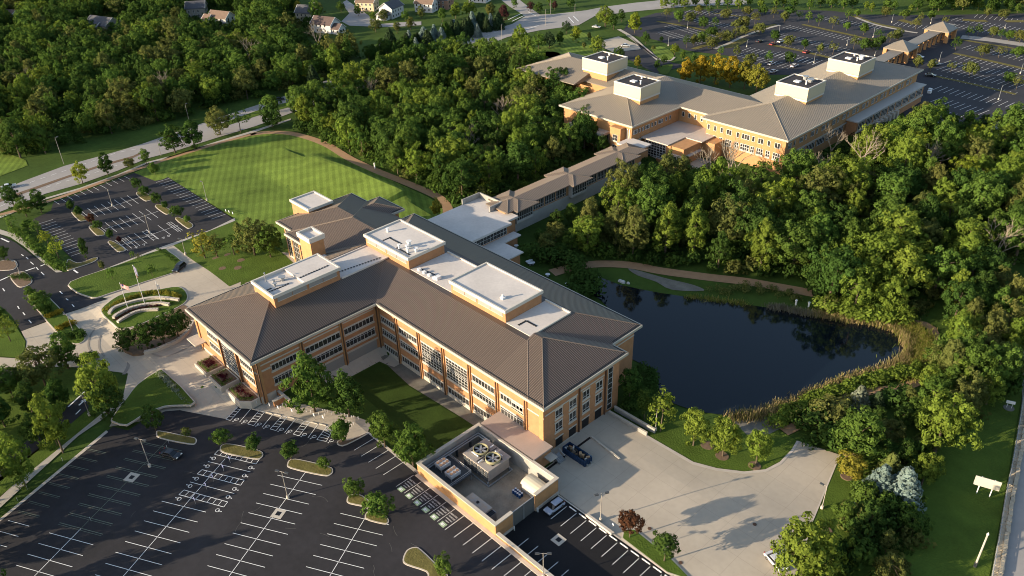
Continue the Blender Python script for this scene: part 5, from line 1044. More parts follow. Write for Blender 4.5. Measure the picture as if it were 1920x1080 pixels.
for px, py in FARP:
    g = G(px, py); plant(rn.choice(['small', 'small', 'thin']), g, rn.uniform(5.2, 7.0), rn.choice(['olive', 'mid', 'olive', 'deep']), 'parking_tree', 'small planted tree on an island of the far car parks', 'parking tree', 'trees on the islands of the far car parks', 1.05)
for i in range(34):
    px = 1240+i*21+rn.uniform(-6, 6); py = 14-i*.0+rn.uniform(-3, 4) if px < 1620 else 20+rn.uniform(-3, 4)
    at(px, py, py-rn.uniform(16, 24), 'oval', rn.choice(['mid', 'bright', 'deep', 'mid']), 'poplar_tree', 'leafy tree in the far row behind the car parks', 'tree', 'row of trees behind the far car parks', 1.4)
# ---- shrubs and hedges
def hedge(name, label, pts, n, r, tone, cat='hedge', h=1.0, kindmix=None, jit=.5, seed=3):
    "one trimmed hedge or bed of plants as one mesh of leaf clumps along a line"
    L = smooth(pts, 4, False); seg = [math.dist(L[i], L[i+1]) for i in range(len(L)-1)]; T = sum(seg); rng = np.random.default_rng(seed); C = []
    for k in range(n):
        d = T*(k+.5)/n; i = 0
        while i < len(seg)-1 and d > seg[i]: d -= seg[i]; i += 1
        t = d/max(seg[i], 1e-6); x = L[i][0]+(L[i+1][0]-L[i][0])*t; y = L[i][1]+(L[i+1][1]-L[i][1])*t
        C.append((x+rng.uniform(-jit, jit), y+rng.uniform(-jit, jit), 0))
    C = np.array(C); Z = np.array([tz(a, b) for a, b, _ in C]); C[:, 2] = Z+h*.55
    D = np.tile(np.array([[0, 0, 1.0]]), (n, 1)); V, Q = leaf_quads(rng, C, np.full(n, r), D, 60, r*.22, .6, .4)
    o0 = Vector((C[0][0], C[0][1], Z[0])); me = npmesh('foliage', V-np.array(o0), Q, leafm)
    o = bpy.data.objects.new(name, me); COL.objects.link(o); o.location = o0; j = GREENS[tone]; o.color = (*j, 1); return tag(o, label, cat)
W2 = lambda L: GP(L)
hedge('hedge', 'long green hedge bank on the left side of the upper car park', W2([(28, 432), (55, 455), (85, 478), (105, 497), (122, 505)]), 60, 1.5, 'mid', jit=1.5)
hedge('pond_hedge', 'dense leafy green hedge along the lower right pond shore', W2([(1452, 800), (1500, 768), (1560, 742), (1610, 725), (1660, 712), (1700, 702), (1728, 695)]), 120, 1.6, 'bright', h=1.6, jit=1.5)
hedge('garden_hedge', 'row of light green shrubs along the edge of the plaza garden', W2([(299, 702), (320, 725), (340, 748), (357, 764)]), 36, .8, 'silver', jit=.5)
hedge('round_shrub_bed', 'dark mound of shrubs beside the plaza path', W2([(150, 682), (165, 676), (180, 672)]), 16, 1.4, 'deep', h=1.4)
hedge('flowering_bed', 'yellow-white flowering shrubs on the upper terrace of the round garden', W2([(200, 585), (225, 570), (255, 558), (285, 552), (315, 552), (340, 560)]), 70, .75, 'yellow', 'flower bed', jit=.8)
hedge('low_hedge', 'clipped green row between the terrace walls of the round garden', W2([(212, 592), (240, 577), (270, 569), (300, 566), (325, 570)]), 44, .4, 'mid', h=.7, jit=.2)
hedge('flower_bed', 'dark red flower bed between the terrace walls of the round garden', W2([(216, 603), (235, 590), (260, 580), (285, 575), (300, 576)]), 40, .45, 'plum', 'flower bed', h=.5, jit=.4)
hedge('golden_grass', 'upper row of golden ornamental grass across the road median', W2([(90, 597), (105, 590), (118, 586)]), 16, .8, 'gold', 'ornamental grass', h=1.0)
hedge('golden_grass', 'lower row of golden ornamental grass across the road median', W2([(111, 620), (125, 612), (141, 608)]), 18, .85, 'gold', 'ornamental grass', h=1.0)
hedge('median_shrubs', 'leafy shrubs filling the upper half of the road median', W2([(68, 558), (82, 575), (95, 590)]), 26, 1.0, 'deep', h=1.1, jit=.8)
hedge('island_planting', 'low green planting on the entrance island', W2([(24, 522), (40, 520), (55, 525)]), 22, .7, 'deep', h=.8, jit=1.2)
hedge('strip_hedge', 'dark clipped hedge along the walk down to the black car', W2([(298, 470), (312, 480), (322, 488), (335, 498)]), 22, .7, 'deep', h=.9)
hedge('median_tip_shrubs', 'dark shrubs at the plaza end of the road median', W2([(122, 637), (138, 632), (150, 628), (154, 635)]), 20, 1.2, 'deep', h=1.2, jit=.8)
hedge('pond_shrubs', 'brownish shrubs along the trail below the pond hedge', W2([(1520, 790), (1550, 775), (1580, 765)]), 30, 1.3, 'olive', h=1.4, jit=1.6)
hedge('far_shrubs', 'yellowish shrubs on the bank behind the pond', W2([(1340, 548), (1400, 545), (1440, 548), (1500, 560)]), 26, 1.3, 'olive', h=1.3, jit=2.0)
hedge('shore_shrubs', 'sunlit leafy bushes on the far shore of the pond below the wood', W2([(1545, 580), (1600, 592), (1650, 600), (1700, 600)]), 90, 2.2, 'bright', h=3.0, jit=2.4)
hedge('building_shrubs', 'dark shrubs between the dock end of the building and the pond', [(-90, 122), (-92, 128), (-93, 134)]+W2([(1205, 700)]), 40, 1.6, 'deep', h=1.8, jit=1.5)
hedge('patio_shrubs', 'dark leafy mass between the patio and the pond trail', [(-158, 158), (-150, 163), (-140, 160), (-132, 154), (-136, 146)], 60, 2.6, 'deep', h=3.4, jit=3.2)
hedge('link_shrubs', 'dark climbers and shrubs at the end of the covered walkway', [(-171, 228), (-173.5, 233), (-176, 238)], 30, 1.9, 'deep', h=3.2, jit=1.2)
# ---- reeds round the pond and grass blades (nobody could count them)
rng = np.random.default_rng(9); RV, RQ, RC_ = [], [], []; nv = 0
def reeds(line, w0, n, hh, cols):
    global nv
    L = smooth(line, 4, False); seg = np.array([math.dist(L[i], L[i+1]) for i in range(len(L)-1)]); cs = np.r_[0, np.cumsum(seg)]
    for k in range(n):
        d = rng.uniform(0, cs[-1]); i = min(len(seg)-1, int(np.searchsorted(cs, d)-1)); i = max(i, 0); t = (d-cs[i])/max(seg[i], 1e-6)
        x = L[i][0]+(L[i+1][0]-L[i][0])*t+rng.normal()*w0; y = L[i][1]+(L[i+1][1]-L[i][1])*t+rng.normal()*w0
        h = hh*rng.uniform(.6, 1.25); a = rng.uniform(0, 6.28); ux, uy = math.cos(a)*.09, math.sin(a)*.09; lx, ly = rng.normal()*.35, rng.normal()*.35; z = tz(x, y)-.1
        RV.extend([(x-ux, y-uy, z), (x+ux, y+uy, z), (x+ux*.5+lx, y+uy*.5+ly, z+h), (x-ux*.5+lx, y-uy*.5+ly, z+h)]); RQ.append((nv, nv+1, nv+2, nv+3)); nv += 4
        c = cols[int(rng.integers(len(cols)))]; RC_.append(tuple(np.array(c)*rng.uniform(.8, 1.2)))
STR = [(.36, .28, .14), (.32, .24, .12), (.26, .22, .09), (.14, .15, .04)]; GRN = [(.20, .22, .04), (.26, .24, .06), (.15, .19, .03), (.30, .25, .09)]
reeds(W2([(1520, 590), (1560, 597), (1610, 604), (1655, 612), (1690, 628), (1702, 650), (1692, 676), (1655, 694), (1600, 709), (1540, 732), (1490, 754), (1445, 775)]), 0.8, 4600, 1.5, STR)
reeds(W2([(1440, 577), (1480, 583), (1520, 592)]), .7, 700, 1.5, [(.22, .2, .16), (.17, .16, .1)])
reeds(W2([(1670, 606), (1706, 616), (1728, 640), (1734, 665), (1720, 690), (1690, 700)]), 1.9, 9000, 1.1, GRN)
reeds(W2([(1370, 785), (1400, 783), (1440, 776), (1465, 762)]), 1.0, 900, 1.8, STR)
reeds(W2([(1290, 557), (1350, 565), (1400, 571)]), .8, 500, 1.0, GRN)
rm_ = npmesh('reeds', np.array(RV), np.array(RQ), leafs, np.array(RC_)); o = bpy.data.objects.new('reeds', rm_); COL.objects.link(o); tag(o, 'straw-coloured and green reeds fringing the pond', 'reeds', kind='stuff')
# ============================================================ PAINTED MARKINGS
U = Vector((math.cos(R(28.4)), math.sin(R(28.4)))); V_ = Vector((-math.sin(R(28.4)), math.cos(R(28.4))))
def UV(u, v): p = U*u+V_*v; return (p.x, p.y)
def line(b, p, q, w=.12, z=0.03):
    p = Vector(p[:2]); q = Vector(q[:2]); d = (q-p); L = d.length; d.normalize(); n = Vector((-d.y, d.x))*w/2
    k = max(1, int(L/6)) if abs(tz(*p)-tz(*q)) > .02 else 1
    for i in range(k):
        a = p+d*(L*i/k); c = p+d*(L*(i+1)/k); za, zc = (z, z) if z > .5 or z < -.5 else (tz(*a)+z, tz(*c)+z)
        b.face((*(a-n), za), (*(c-n), zc), (*(c+n), zc), (*(a+n), za))
def iu(px, py): g = G(px, py, 0); return Vector(g[:2]).dot(U), Vector(g[:2]).dot(V_)
HC = None
def wheelchair(b, c, d, s=1.0, z=0.03):
    "painted wheelchair symbol: head, body and wheel arc"
    d = Vector(d).normalized(); n = Vector((-d.y, d.x)); c = Vector(c)
    def P(x, y): return c+n*(x*s)+d*(y*s)
    def ln(a, e): line(b, P(*a), P(*e), .13*s, z)
    ln((-.15, .55), (-.15, .05)); ln((-.15, .05), (.35, .05)); ln((.35, .05), (.5, -.4)); ln((-.15, .3), (.2, .3))
    for k in range(7):
        a0, a1 = R(110+k*34), R(110+(k+1)*34); ln((.02+.5*math.cos(a0), -.15+.5*math.sin(a0)), (.02+.5*math.cos(a1), -.15+.5*math.sin(a1)))
    q = P(-.15, .78); b.face(*[(q.x+.16*s*math.cos(k), q.y+.16*s*math.sin(k), z+tz(q.x, q.y)) for k in (0, 1.05, 2.1, 3.14, 4.19, 5.24)])
mk = MB()
def vs_(pts): return [iu(*p)[1] for p in pts]
rowsU = {'c1': iu(250, 891)[0], 'c2': iu(373, 917)[0], 'c3': iu(535, 937)[0], 'c4': iu(655, 1020)[0]}
LEN = 5.45; SP = 2.78
def row(u, va, vb, n0=None, half=(-1, 1), w=.12):
    k = 0; v = va
    while v >= vb: line(mk, UV(u+half[0]*LEN, v), UV(u+half[1]*LEN, v), w); v -= SP
def spine(u, va, vb): line(mk, UV(u, va), UV(u, vb))
u2, v2s = iu(480+(955+1380)/8, 0)[0] if False else rowsU['c2'], iu((1290+1628)/8, 810+(535+625)/8)[1]
row(rowsU['c2'], v2s, -40); spine(rowsU['c2'], iu(438, 864)[1], -40)
v3s = iu(480+340/4, 810+365/4)[1]; row(rowsU['c3'], v3s, -30); spine(rowsU['c3'], iu(480+385/4, 810+305/4)[1], -30)
v4s = iu(480+780/4, 810+645/4)[1]; row(rowsU['c4'], v4s, -20); spine(rowsU['c4'], iu(480+840/4, 810+570/4)[1], -20)
v1s = iu(583/4, 810+815/4)[1]; row(rowsU['c1'], v1s, -30); spine(rowsU['c1'], iu(660/4, 810+740/4)[1], -30)
v0 = iu(66/4, 810+665/4)[1]; k = 0; v = v0
while v > -40: line(mk, UV(-137.2, v), UV(-131.7, v)); v -= SP
# accessible bays in the second row
hatch = [((1608, 168), (1640, 135), (1945, 205), (1920, 240)), ((1480, 315), (1515, 283), (1832, 362), (1805, 400)), ((1342, 470), (1380, 435), (1708, 525), (1678, 563))]
def T5(p): return G(p[0]/4, 810+p[1]/4, 0)
for hq in hatch:
    a, b2, c, d = [Vector(T5(p)[:2]) for p in hq]
    for p, q in ((a, b2), (b2, c), (c, d), (d, a)): line(mk, p, q, .14)
    for k in range(1, 8): line(mk, a.lerp(d, k/8.0), b2.lerp(c, k/8.0), .12)
for p, q in (((1560, 222), (1878, 300)), ((1425, 375), (1757, 462))): line(mk, T5(p), T5(q))
for p in ((1597, 198), (1550, 257), (1468, 350), (1420, 405), (1338, 502)): wheelchair(mk, T5(p)[:2], -U, .95)
for p in ((1885, 268), (1838, 328), (1765, 428), (1717, 488), (1638, 588)): wheelchair(mk, T5(p)[:2], U, .95)
# accessible bays along the paved walk (crop offset 400,740 scale 6.4)
def T6(x, y): return G(400+x/6.4, 740+y/6.4, 0)
for hq in (((150, 295), (300, 140), (350, 150), (205, 310)), ((412, 352), (550, 190), (615, 210), (485, 372)), ((682, 412), (825, 255), (885, 270), (752, 432)), ((960, 475), (1095, 315), (1160, 330), (1030, 495)), ((1242, 540), (1365, 378), (1420, 440), (1355, 562))):
    a, b2, c, d = [Vector(T6(*p)[:2]) for p in hq]
    for p, q in ((a, b2), (b2, c), (c, d), (d, a)): line(mk, p, q, .13)
    for k in range(1, 5): line(mk, a.lerp(b2, k/5.0), d.lerp(c, (k+.4)/5.4), .12)
for p, q in (((315, 330), (450, 172)), ((585, 392), (718, 232)), ((855, 455), (990, 290)), ((1135, 520), (1260, 350))): line(mk, T6(*p), T6(*q), .13)
for p in ((272, 302), (377, 325), (545, 360), (642, 385), (812, 422), (914, 445), (1088, 485), (1203, 510), (1413, 558)): wheelchair(mk, T6(*p)[:2], Vector((.2, -1)), .95)
for p, q in (((370, 155), (440, 172)), ((470, 175), (540, 190)), ((632, 212), (705, 230)), ((732, 235), (805, 250)), ((895, 270), (970, 287)), ((1000, 292), (1078, 310)), ((1170, 332), (1245, 350)), ((1275, 352), (1350, 372))):
    a = T6(*p); c = T6(*q); m_ = MB(); d = Vector((c-a)[:2]); d.normalize(); m_.obox(((a+c)/2)[:2], d, .95, .1, .0, .16); tag(m_.build('wheel_stop', kerbm, None, loc=(a+c)/2), 'pale concrete wheel stop at the head of an accessible bay by the paved walk', 'wheel stop', 'wheel stops along the paved walk')
# stalls along the yard wall
xw = -92.15; xs_ = [xw+2.74*k for k in range(0, 14)]
for x in xs_: line(mk, (x, 65.9), (x, 71.0))
for x in [xw-2.74*k for k in range(1, 7)]: line(mk, (x, 66.2), (x, 70.9), .09)
g0 = G(480+955/4, 810+322/4, 0); g1 = G(480+1085/4, 810+237/4, 0)
for k in range(5): line(mk, (g0.x-2.74*k, g0.y), (g0.x-2.74*k, g0.y+5.4))
struct(mk.build('parking_lines', paint))
mk = MB(); v = v1s+SP
while v < iu((1100+1330)/8, 810+(105+160)/8)[1]+1: line(mk, UV(rowsU['c1']-LEN, v), UV(rowsU['c1']+LEN, v), .16); line(mk, UV(rowsU['c1']-LEN, v-.45), UV(rowsU['c1']+LEN, v-.45), .10); v += SP
spine(rowsU['c1'], v, iu(660/4, 810+740/4)[1]); v = v0+SP
while v < 103: line(mk, UV(-137.2, v), UV(-131.7, v), .14); line(mk, UV(-137.2, v-.4), UV(-131.7, v-.4), .08); v += SP
struct(mk.build('worn_parking_lines', oldpaint))
mk = MB()
for k in range(9):
    y = 69.0+2.42*k
    if y < 87.5: line(mk, (-300.3, y), (-290.1, y)); line(mk, (-283.6, y), (-273.2, y))
line(mk, (-295.2, 69), (-295.2, 88.4)); line(mk, (-278.4, 69), (-278.4, 88.4)); line(mk, (-262.3, 68.5), (-262.3, 88.4))
for y in (68.7, 72.8, 75.2, 79.3, 83.4, 86.9): line(mk, (-267.4, y), (-257.0, y))
for y0 in (66.3, 70.2, 77.6, 86.2):
    for k in range(6): line(mk, (-266.6+k*1.7*(1 if y0 != 70.2 else .6), y0), (-266.6+k*1.7*(1 if y0 != 70.2 else .6), y0+1.5), .12)
    line(mk, (-266.8, y0), (-257.4, y0)); line(mk, (-266.8, y0+1.5), (-257.4, y0+1.5))
for y in (71.6, 74.2, 80.8, 82.6): wheelchair(mk, (-257.0, y), (1, 0), .9)
for k in range(19): line(mk, (-304.0+2.55*k, 98.6), (-304.0+2.55*k, 104.0))
for k in range(14): line(mk, (-300+2.55*k, 54.1), (-300+2.55*k, 59.4))
for k in range(12): line(mk, (-319.5+.28*k, 92.5-2.5*k), (-314.6+.28*k, 92.9-2.5*k))
for p, q in (((40, 477), (44, 480)), ((49, 482), (53, 486)), ((57, 491), (63, 496)), ((68, 501), (72, 506)), ((77, 510), (83, 516)), ((112, 546), (117, 551)), ((124, 560), (128, 563)), ((135, 571), (142, 578)), ((33, 574), (36, 579)), ((43, 586), (47, 591)), ((54, 600), (59, 606)), ((5, 541), (9, 546))): line(mk, G(*p), G(*q), .28)
for p, q in (((0, 526), (18, 518)), ((48, 508), (66, 502)), ((76, 499), (90, 493)), ((2, 447), (17, 454)), ((138, 506), (146, 512)), ((27, 437), (31, 440))): line(mk, G(*p), G(*q), .5)
a = G(148, 760); c = G(157, 752); line(mk, a, c, .45); d = (c-a).normalized(); n = Vector((-d.y, d.x, 0)); mk.face(*[(q.x, q.y, tz(q.x, q.y)+.035) for q in (c-n*.8-d*.3, c+d*1.4, c+n*.8-d*.3)][::-1]); line(mk, G(142, 777), G(151, 768), .3); line(mk, G(128, 763), G(167, 727), .4)
struct(mk.build('parking_lines', paint))
mk = MB()
for k in range(13): line(mk, (-80.0+2.7*k, 83.7), (-80.0+2.7*k, 88.4), .12); 
for k in range(12): line(mk, (-79.7+2.7*k, 73.4), (-79.7+2.7*k, 76.9), .12)
struct(mk.build('parking_lines', paint))
for k in range(11):
    b = MB(); x = -78.6+2.7*k; b.box(x-.95, x+.95, 88.65, 88.85, -1.55, -1.36); tag(b.build('wheel_stop', paint, None, loc=(x, 88.7, -1.5)), 'white wheel stop at the head of a bay in the lower car park', 'wheel stop', 'wheel stops in the lower car park')
# road stripes
mk = MB()
def dashes(pts, n, w=.22, gap=.5, off=0):
    L = smooth(GP(pts), 6, False); seg = [math.dist(L[i], L[i+1]) for i in range(len(L)-1)]; T = sum(seg)
    def pos(d):
        i = 0
        while i < len(seg)-1 and d > seg[i]: d -= seg[i]; i += 1
        t = d/seg[i]; return (L[i][0]+(L[i+1][0]-L[i][0])*t, L[i][1]+(L[i+1][1]-L[i][1])*t)
    for k in range(n): line(mk, pos(T*k/n), pos(T*(k+gap)/n), w)
dashes([(0, 366), (60, 341), (125, 319), (215, 288), (265, 278)], 14); dashes([(440, 217), (540, 186), (610, 162), (690, 140), (800, 103), (880, 77), (955, 52)], 26); dashes([(0, 387), (85, 352), (180, 323), (275, 291)], 16)
for p, q in (((985, 28), (960, 40)), ((978, 25), (953, 37)), ((1005, 30), (990, 22)), ((1075, 30), (1085, 40)), ((1066, 32), (1076, 43)), ((1010, 48), (960, 62))): line(mk, G(*p), G(*q), .6)
# far car park bays
def bays(p0, p1, half=4.6, sp=2.75, both=True, zoff=.02):
    a, c = G(*p0), G(*p1); d = Vector((c-a)[:2]); T = d.length; d.normalize(); n = Vector((-d.y, d.x)); k = 0.0
    while k < T:
        m_ = Vector(a[:2])+d*k; line(mk, m_-n*(half if both else 0), m_+n*half, .17, zoff); k += sp
for r in [((1275, 32), (1372, 50)), ((1325, 22), (1415, 36)), ((1255, 48), (1345, 70)), ((1240, 60), (1330, 84)), ((1290, 21), (1330, 26)), ((1475, 50), (1640, 82)), ((1460, 66), (1590, 95)), ((1400, 92), (1540, 120)), ((1385, 102), (1490, 127)), ((1360, 112), (1450, 135)), ((1545, 34), (1650, 52)), ((1680, 44), (1740, 52)), ((1790, 36), (1950, 62)), ((1775, 46), (1950, 74)), ((1830, 30), (1950, 44)),
          ((1812, 88), (1950, 117)), ((1797, 106), (1950, 138)), ((1775, 116), (1935, 150)), ((1765, 128), (1920, 164)), ((1757, 165), (1894, 197)), ((1755, 187), (1850, 212)), ((1728, 203), (1800, 222)), ((1455, 100), (1540, 118))]:
    bays(*r)
bays((1757, 145), (1900, 178), 4.6, 2.75, False); bays((1450, 85), (1560, 110), 4.4, 2.75, False)
struct(mk.build('far_parking_lines', paint))
for pts, w in [([(1232, 40), (1300, 52), (1378, 70)], 2.6), ([(1337, 24), (1380, 30), (1425, 37)], 2.2), ([(1440, 83), (1500, 95), (1562, 110)], 3.0), ([(1505, 46), (1570, 60), (1645, 77)], 3.0), ([(1800, 74), (1860, 84), (1950, 99)], 2.6), ([(1788, 100), (1860, 115), (1950, 136)], 3.0), ([(1745, 141), (1820, 157), (1905, 177)], 2.2), ([(1602, 30), (1640, 44), (1690, 54)], 4), ([(1688, 37), (1705, 42), (1725, 45)], 5), ([(1805, 37), (1830, 39), (1850, 39)], 5), ([(1885, 40), (1910, 40), (1940, 40)], 5), ([(1300, 92), (1335, 81), (1375, 68), (1415, 55), (1455, 46)], 3.4), ([(1355, 88), (1375, 84), (1395, 72)], 7)]:
    ribbon('far_island', GP(pts), w, dry, .06)
for pts, w in [([(1340, 92), (1365, 82), (1395, 68), (1430, 56), (1462, 47)], 2.2), ([(1605, 33), (1640, 46), (1690, 57), (1720, 62)], 2.2), ([(1160, 55), (1185, 70), (1210, 92), (1235, 113)], 2.4), ([(1175, 66), (1200, 85), (1230, 108), (1255, 114), (1265, 107)], 1.2)]:
    ribbon('far_walk', GP(pts), w, walk, .10)
sheet('far_island', smooth(GP([(1222, 92), (1245, 88), (1264, 104), (1255, 112), (1238, 112)]), 3), lawn, .05)
sheet('far_island', smooth(GP([(1232, 128), (1250, 121), (1262, 122), (1252, 138), (1240, 138)]), 3), lush, .05)
# ============================================================ KERBED ISLANDS
def c5(L): return GP([(x/4, 810+y/4) for x, y in L])
def c6(L): return GP([(480+x/4, 810+y/4) for x, y in L])
def c2(L): return GP([(x/4, 270+y/4) for x, y in L])
island(smooth(c5([(1172, 10), (1200, -8), (1390, 30), (1470, 48), (1470, 85), (1420, 95), (1200, 50)]), 3), dry)
island(smooth(c5([(1650, 120), (1680, 92), (1760, 95), (1930, 135), (1975, 165), (1955, 200), (1900, 205), (1680, 160)]), 3), dry)
island(smooth(c6([(235, 240), (260, 208), (330, 208), (540, 258), (578, 290), (560, 322), (500, 330), (260, 275)]), 3), dry)
island(smooth(c6([(680, 510), (700, 478), (750, 470), (800, 480), (900, 560), (990, 650), (990, 685), (950, 692), (815, 650), (835, 575), (700, 540)]), 3), dry)
island(smooth(c6([(1100, 960), (1130, 890), (1190, 865), (1240, 885), (1380, 1020), (1440, 1090), (1300, 1100), (1275, 1050), (1130, 1000)]), 3), dry)
island(smooth(c6([(610, 95), (612, 70), (650, 55), (700, 60), (830, 5), (845, 12), (730, 75), (650, 108)]), 2), mulch)
for q in ([(1020, 375), (1060, 355), (1130, 390), (1142, 415), (1110, 428), (1080, 425)], [(1162, 470), (1200, 453), (1270, 490), (1290, 515), (1265, 527), (1235, 525)], [(1315, 565), (1345, 552), (1430, 590), (1450, 615), (1430, 632), (1400, 632)], [(535, 515), (570, 508), (640, 545), (655, 570), (620, 580), (590, 575)], [(665, 625), (700, 613), (770, 650), (790, 680), (750, 690), (720, 685)], [(808, 740), (840, 728), (920, 770), (942, 800), (890, 810), (870, 800)]):
    island(smooth(c2(q), 3), dry)
island(smooth(c2([(510, 865), (580, 892), (640, 880), (700, 855), (730, 852), (730, 868), (680, 895), (560, 935), (500, 945)]), 3), dry)
island(smooth(GP([(18, 518), (30, 511), (46, 510), (58, 520), (60, 530), (46, 538), (32, 537)]), 3), mulch)
island(smooth(GP([(-20, 500), (0, 490), (26, 488), (33, 497), (25, 506), (0, 508), (-15, 510)]), 3), mulch)
island(smooth(GP([(52, 557), (58, 550), (75, 550), (95, 560), (122, 588), (142, 607), (160, 630), (156, 641), (140, 646), (120, 636), (88, 604)]), 2), lush)
island(GP([(1168, 993), (1190, 992), (1262, 1050), (1300, 1090), (1250, 1075), (1165, 1010)]), lush, base=-1.5)
struct((lambda b: (b.prism(GP([(1098, 968), (1102, 966), (1152, 1002), (1146, 1004)]), -1.7, -0.9), b.build('low_wall_base', kerbm))[-1])(MB()))
island(smooth(GP([(190, 588), (203, 570), (235, 553), (290, 545), (335, 538), (352, 552), (345, 570), (300, 592), (255, 612), (225, 618), (212, 610)]), 3), lush)
struct((lambda b: (b.prism(smooth(GP([(225, 652), (235, 625), (290, 595), (345, 572), (362, 590), (360, 615), (330, 640), (285, 660), (250, 668)]), 2), .0, 1.25), b.build('planting_bed', mulch))[-1])(MB()))
# manholes / drains as painted concrete collars
for px, py, s, z in ((247, 895, 1.25, 0), (522, 963, 1.2, 0), (1047.5, 1012, 1.15, -1.5)):
    g = G(px, py); u = U if z == 0 and px != 1047.5 else Vector((1, 0)); b = MB(); b.obox(g[:2], u, s, s, g.z-.1, g.z+.035); k = struct(b.build('drain_collar', stone)); b = MB(); b.obox(g[:2], u, .5, .5, g.z, g.z+.05); struct(b.build('drain_cover', blackp))
for px, py in ((1163, 976), (1218, 991), (1276, 1055), (1415, 983)):
    g = G(px, py); b = MB(); b.tube((g.x, g.y, g.z-.1), (g.x, g.y, g.z+.04), .4, n=12); struct(b.build('manhole_cover', mat('rust_iron', (.10, .055, .035), .7)))
# ---- electric bays: stencilled words and green symbol
evp = mat('ev_green_paint', (0.30, 0.40, 0.24), .7)
def words(txt, c, size, z, m):
    cu = bpy.data.curves.new('words', 'FONT'); cu.body = txt; cu.size = size; cu.align_x = 'CENTER'; cu.align_y = 'CENTER'
    o = bpy.data.objects.new('stencil_words', cu); COL.objects.link(o); o.location = (c[0], c[1], z)
    bpy.context.view_layer.update(); dg = bpy.context.evaluated_depsgraph_get(); me = bpy.data.meshes.new_from_object(o.evaluated_get(dg)); me.name = 'stencil_words'
    bpy.data.objects.remove(o); n = bpy.data.objects.new('stencil_words', me); COL.objects.link(n); n.location = (c[0], c[1], z); me.materials.clear(); me.materials.append(m); return struct(n)
for k in range(6):
    x = xw-2.74*(6-k)+1.37
    for t, y, s in (('ELECTRIC', 69.55, .50), ('VEHICLE', 68.85, .50), ('PARKING', 68.15, .42), ('ONLY', 67.55, .42)): words(t, (x, y), s*1.0, .034, paint)
    b = MB(); b.box(x-.75, x+.75, 65.95, 67.1, -.05, .032); struct(b.build('ev_symbol_panel', evp))
    b = MB(); b.obox((x-.2, 66.5), (1, 0), .28, .32, 0, .045); b.obox((x+.3, 66.5), (0, 1), .3, .08, 0, .045); struct(b.build('ev_symbol', paint))
# ============================================================ STREET FURNITURE
def light_pole(px, py, top, lab, arms=1, group='car park light poles', ang=0.0, z=None, base=True, mt=None):
    g = G(px, py, z); h = HT(g, top); t = thing('light_pole', lab, 'light pole', tuple(g), group)
    b = MB(); b.tube(g, g+Vector((0, 0, h)), .11, .07, 8); b.build('pole', mt or polem, t)
    if base: b = MB(); b.tube(g, g+Vector((0, 0, .75)), .33, .3, 12); b.build('base', kerbm, t)
    for k in range(arms):
        a = ang+k*math.pi; d = Vector((math.cos(a), math.sin(a), 0)); q = g+Vector((0, 0, h-.1)); b = MB(); b.tube(q, q+d*.8, .05); b.build('arm', mt or polem, t)
        b = MB(); b.obox((q+d*1.1)[:2], d, .42, .22, q.z-.12, q.z+.1); b.build('lamp_head', darksteel, t)
light_pole(281, 875, 823, 'light pole in the shaded left row of the front car park, above the square drain', 2, ang=R(28))
light_pole(540, 934, 884, 'light pole between the middle rows of the front car park, near the dry grass island', 2, ang=R(28))
light_pole(168, 779, 731, 'light pole with a bent arm beside the one-way arrow road', 1, ang=R(200))
light_pole(1126, 976, 925, 'light pole on the kerb between dock and lower car park', 2, ang=R(60))
light_pole(1019, 1082, 1037, 'light pole behind the retaining wall in the lower car park', 2, ang=R(45))
light_pole(1541, 953, 912, 'white-topped light pole on the grass right of the dock', 1, ang=R(180))
light_pole(1229, 807, 768, 'slim light pole at the head of the loading dock', 1, ang=R(180))
light_pole(211, 386, 355, 'light pole in the upper row of the upper car park', 2, ang=0)
light_pole(281, 437, 403, 'light pole in the middle row of the upper car park', 2, ang=0)
light_pole(388, 376, 341, 'light pole at the lawn edge right of the upper car park', 1, ang=R(180))
light_pole(348, 477, 448, 'light pole on the garden lawn beside the walk', 1, ang=R(200))
light_pole(138, 623, 590, 'light pole on the plaza end of the road median', 1, ang=R(200)); light_pole(38, 515, 490, 'thin light pole on the entrance island', 1, ang=R(200))
for px, py, top, lab in ((120, 308, 258, 'tall street lamp on the far side of the boulevard at the left'), (302, 292, 262, 'street lamp beside the boulevard above the lawn'), (355, 228, 195, 'street lamp across the boulevard from the dark trees'), (941, 76, 46, 'street lamp in the boulevard by the far pond'), (829, 68, 45, 'street lamp on the far verge of the boulevard'), (1023, 48, 18, 'street lamp in the middle of the junction'), (1032, 27, -4, 'street lamp at the far corner of the junction'), (713, 103, 83, 'utility pole on the verge below the houses'), (1078, 25, 8, 'street lamp at the right corner of the junction')):
    light_pole(px, py, top, lab, 1, 'street lamps along the boulevard', R(120), base=False)
for px, py, top in ((1329, 25, 3), (1289, 53, 40), (1253, 86, 68), (1400, 88, 75), (1526, 118, 102), (1460, 66, 48), (1588, 85, 70), (1637, 70, 52), (1672, 42, 27), (1702, 30, 20), (1761, 115, 98), (1872, 187, 161), (1913, 138, 120), (1884, 53, 45), (1640, 105, 97), (1745, 44, 33)):
    light_pole(px, py, top, 'pale light pole in the far car parks', 1, 'light poles in the far car parks', R(90), base=True, mt=steel)
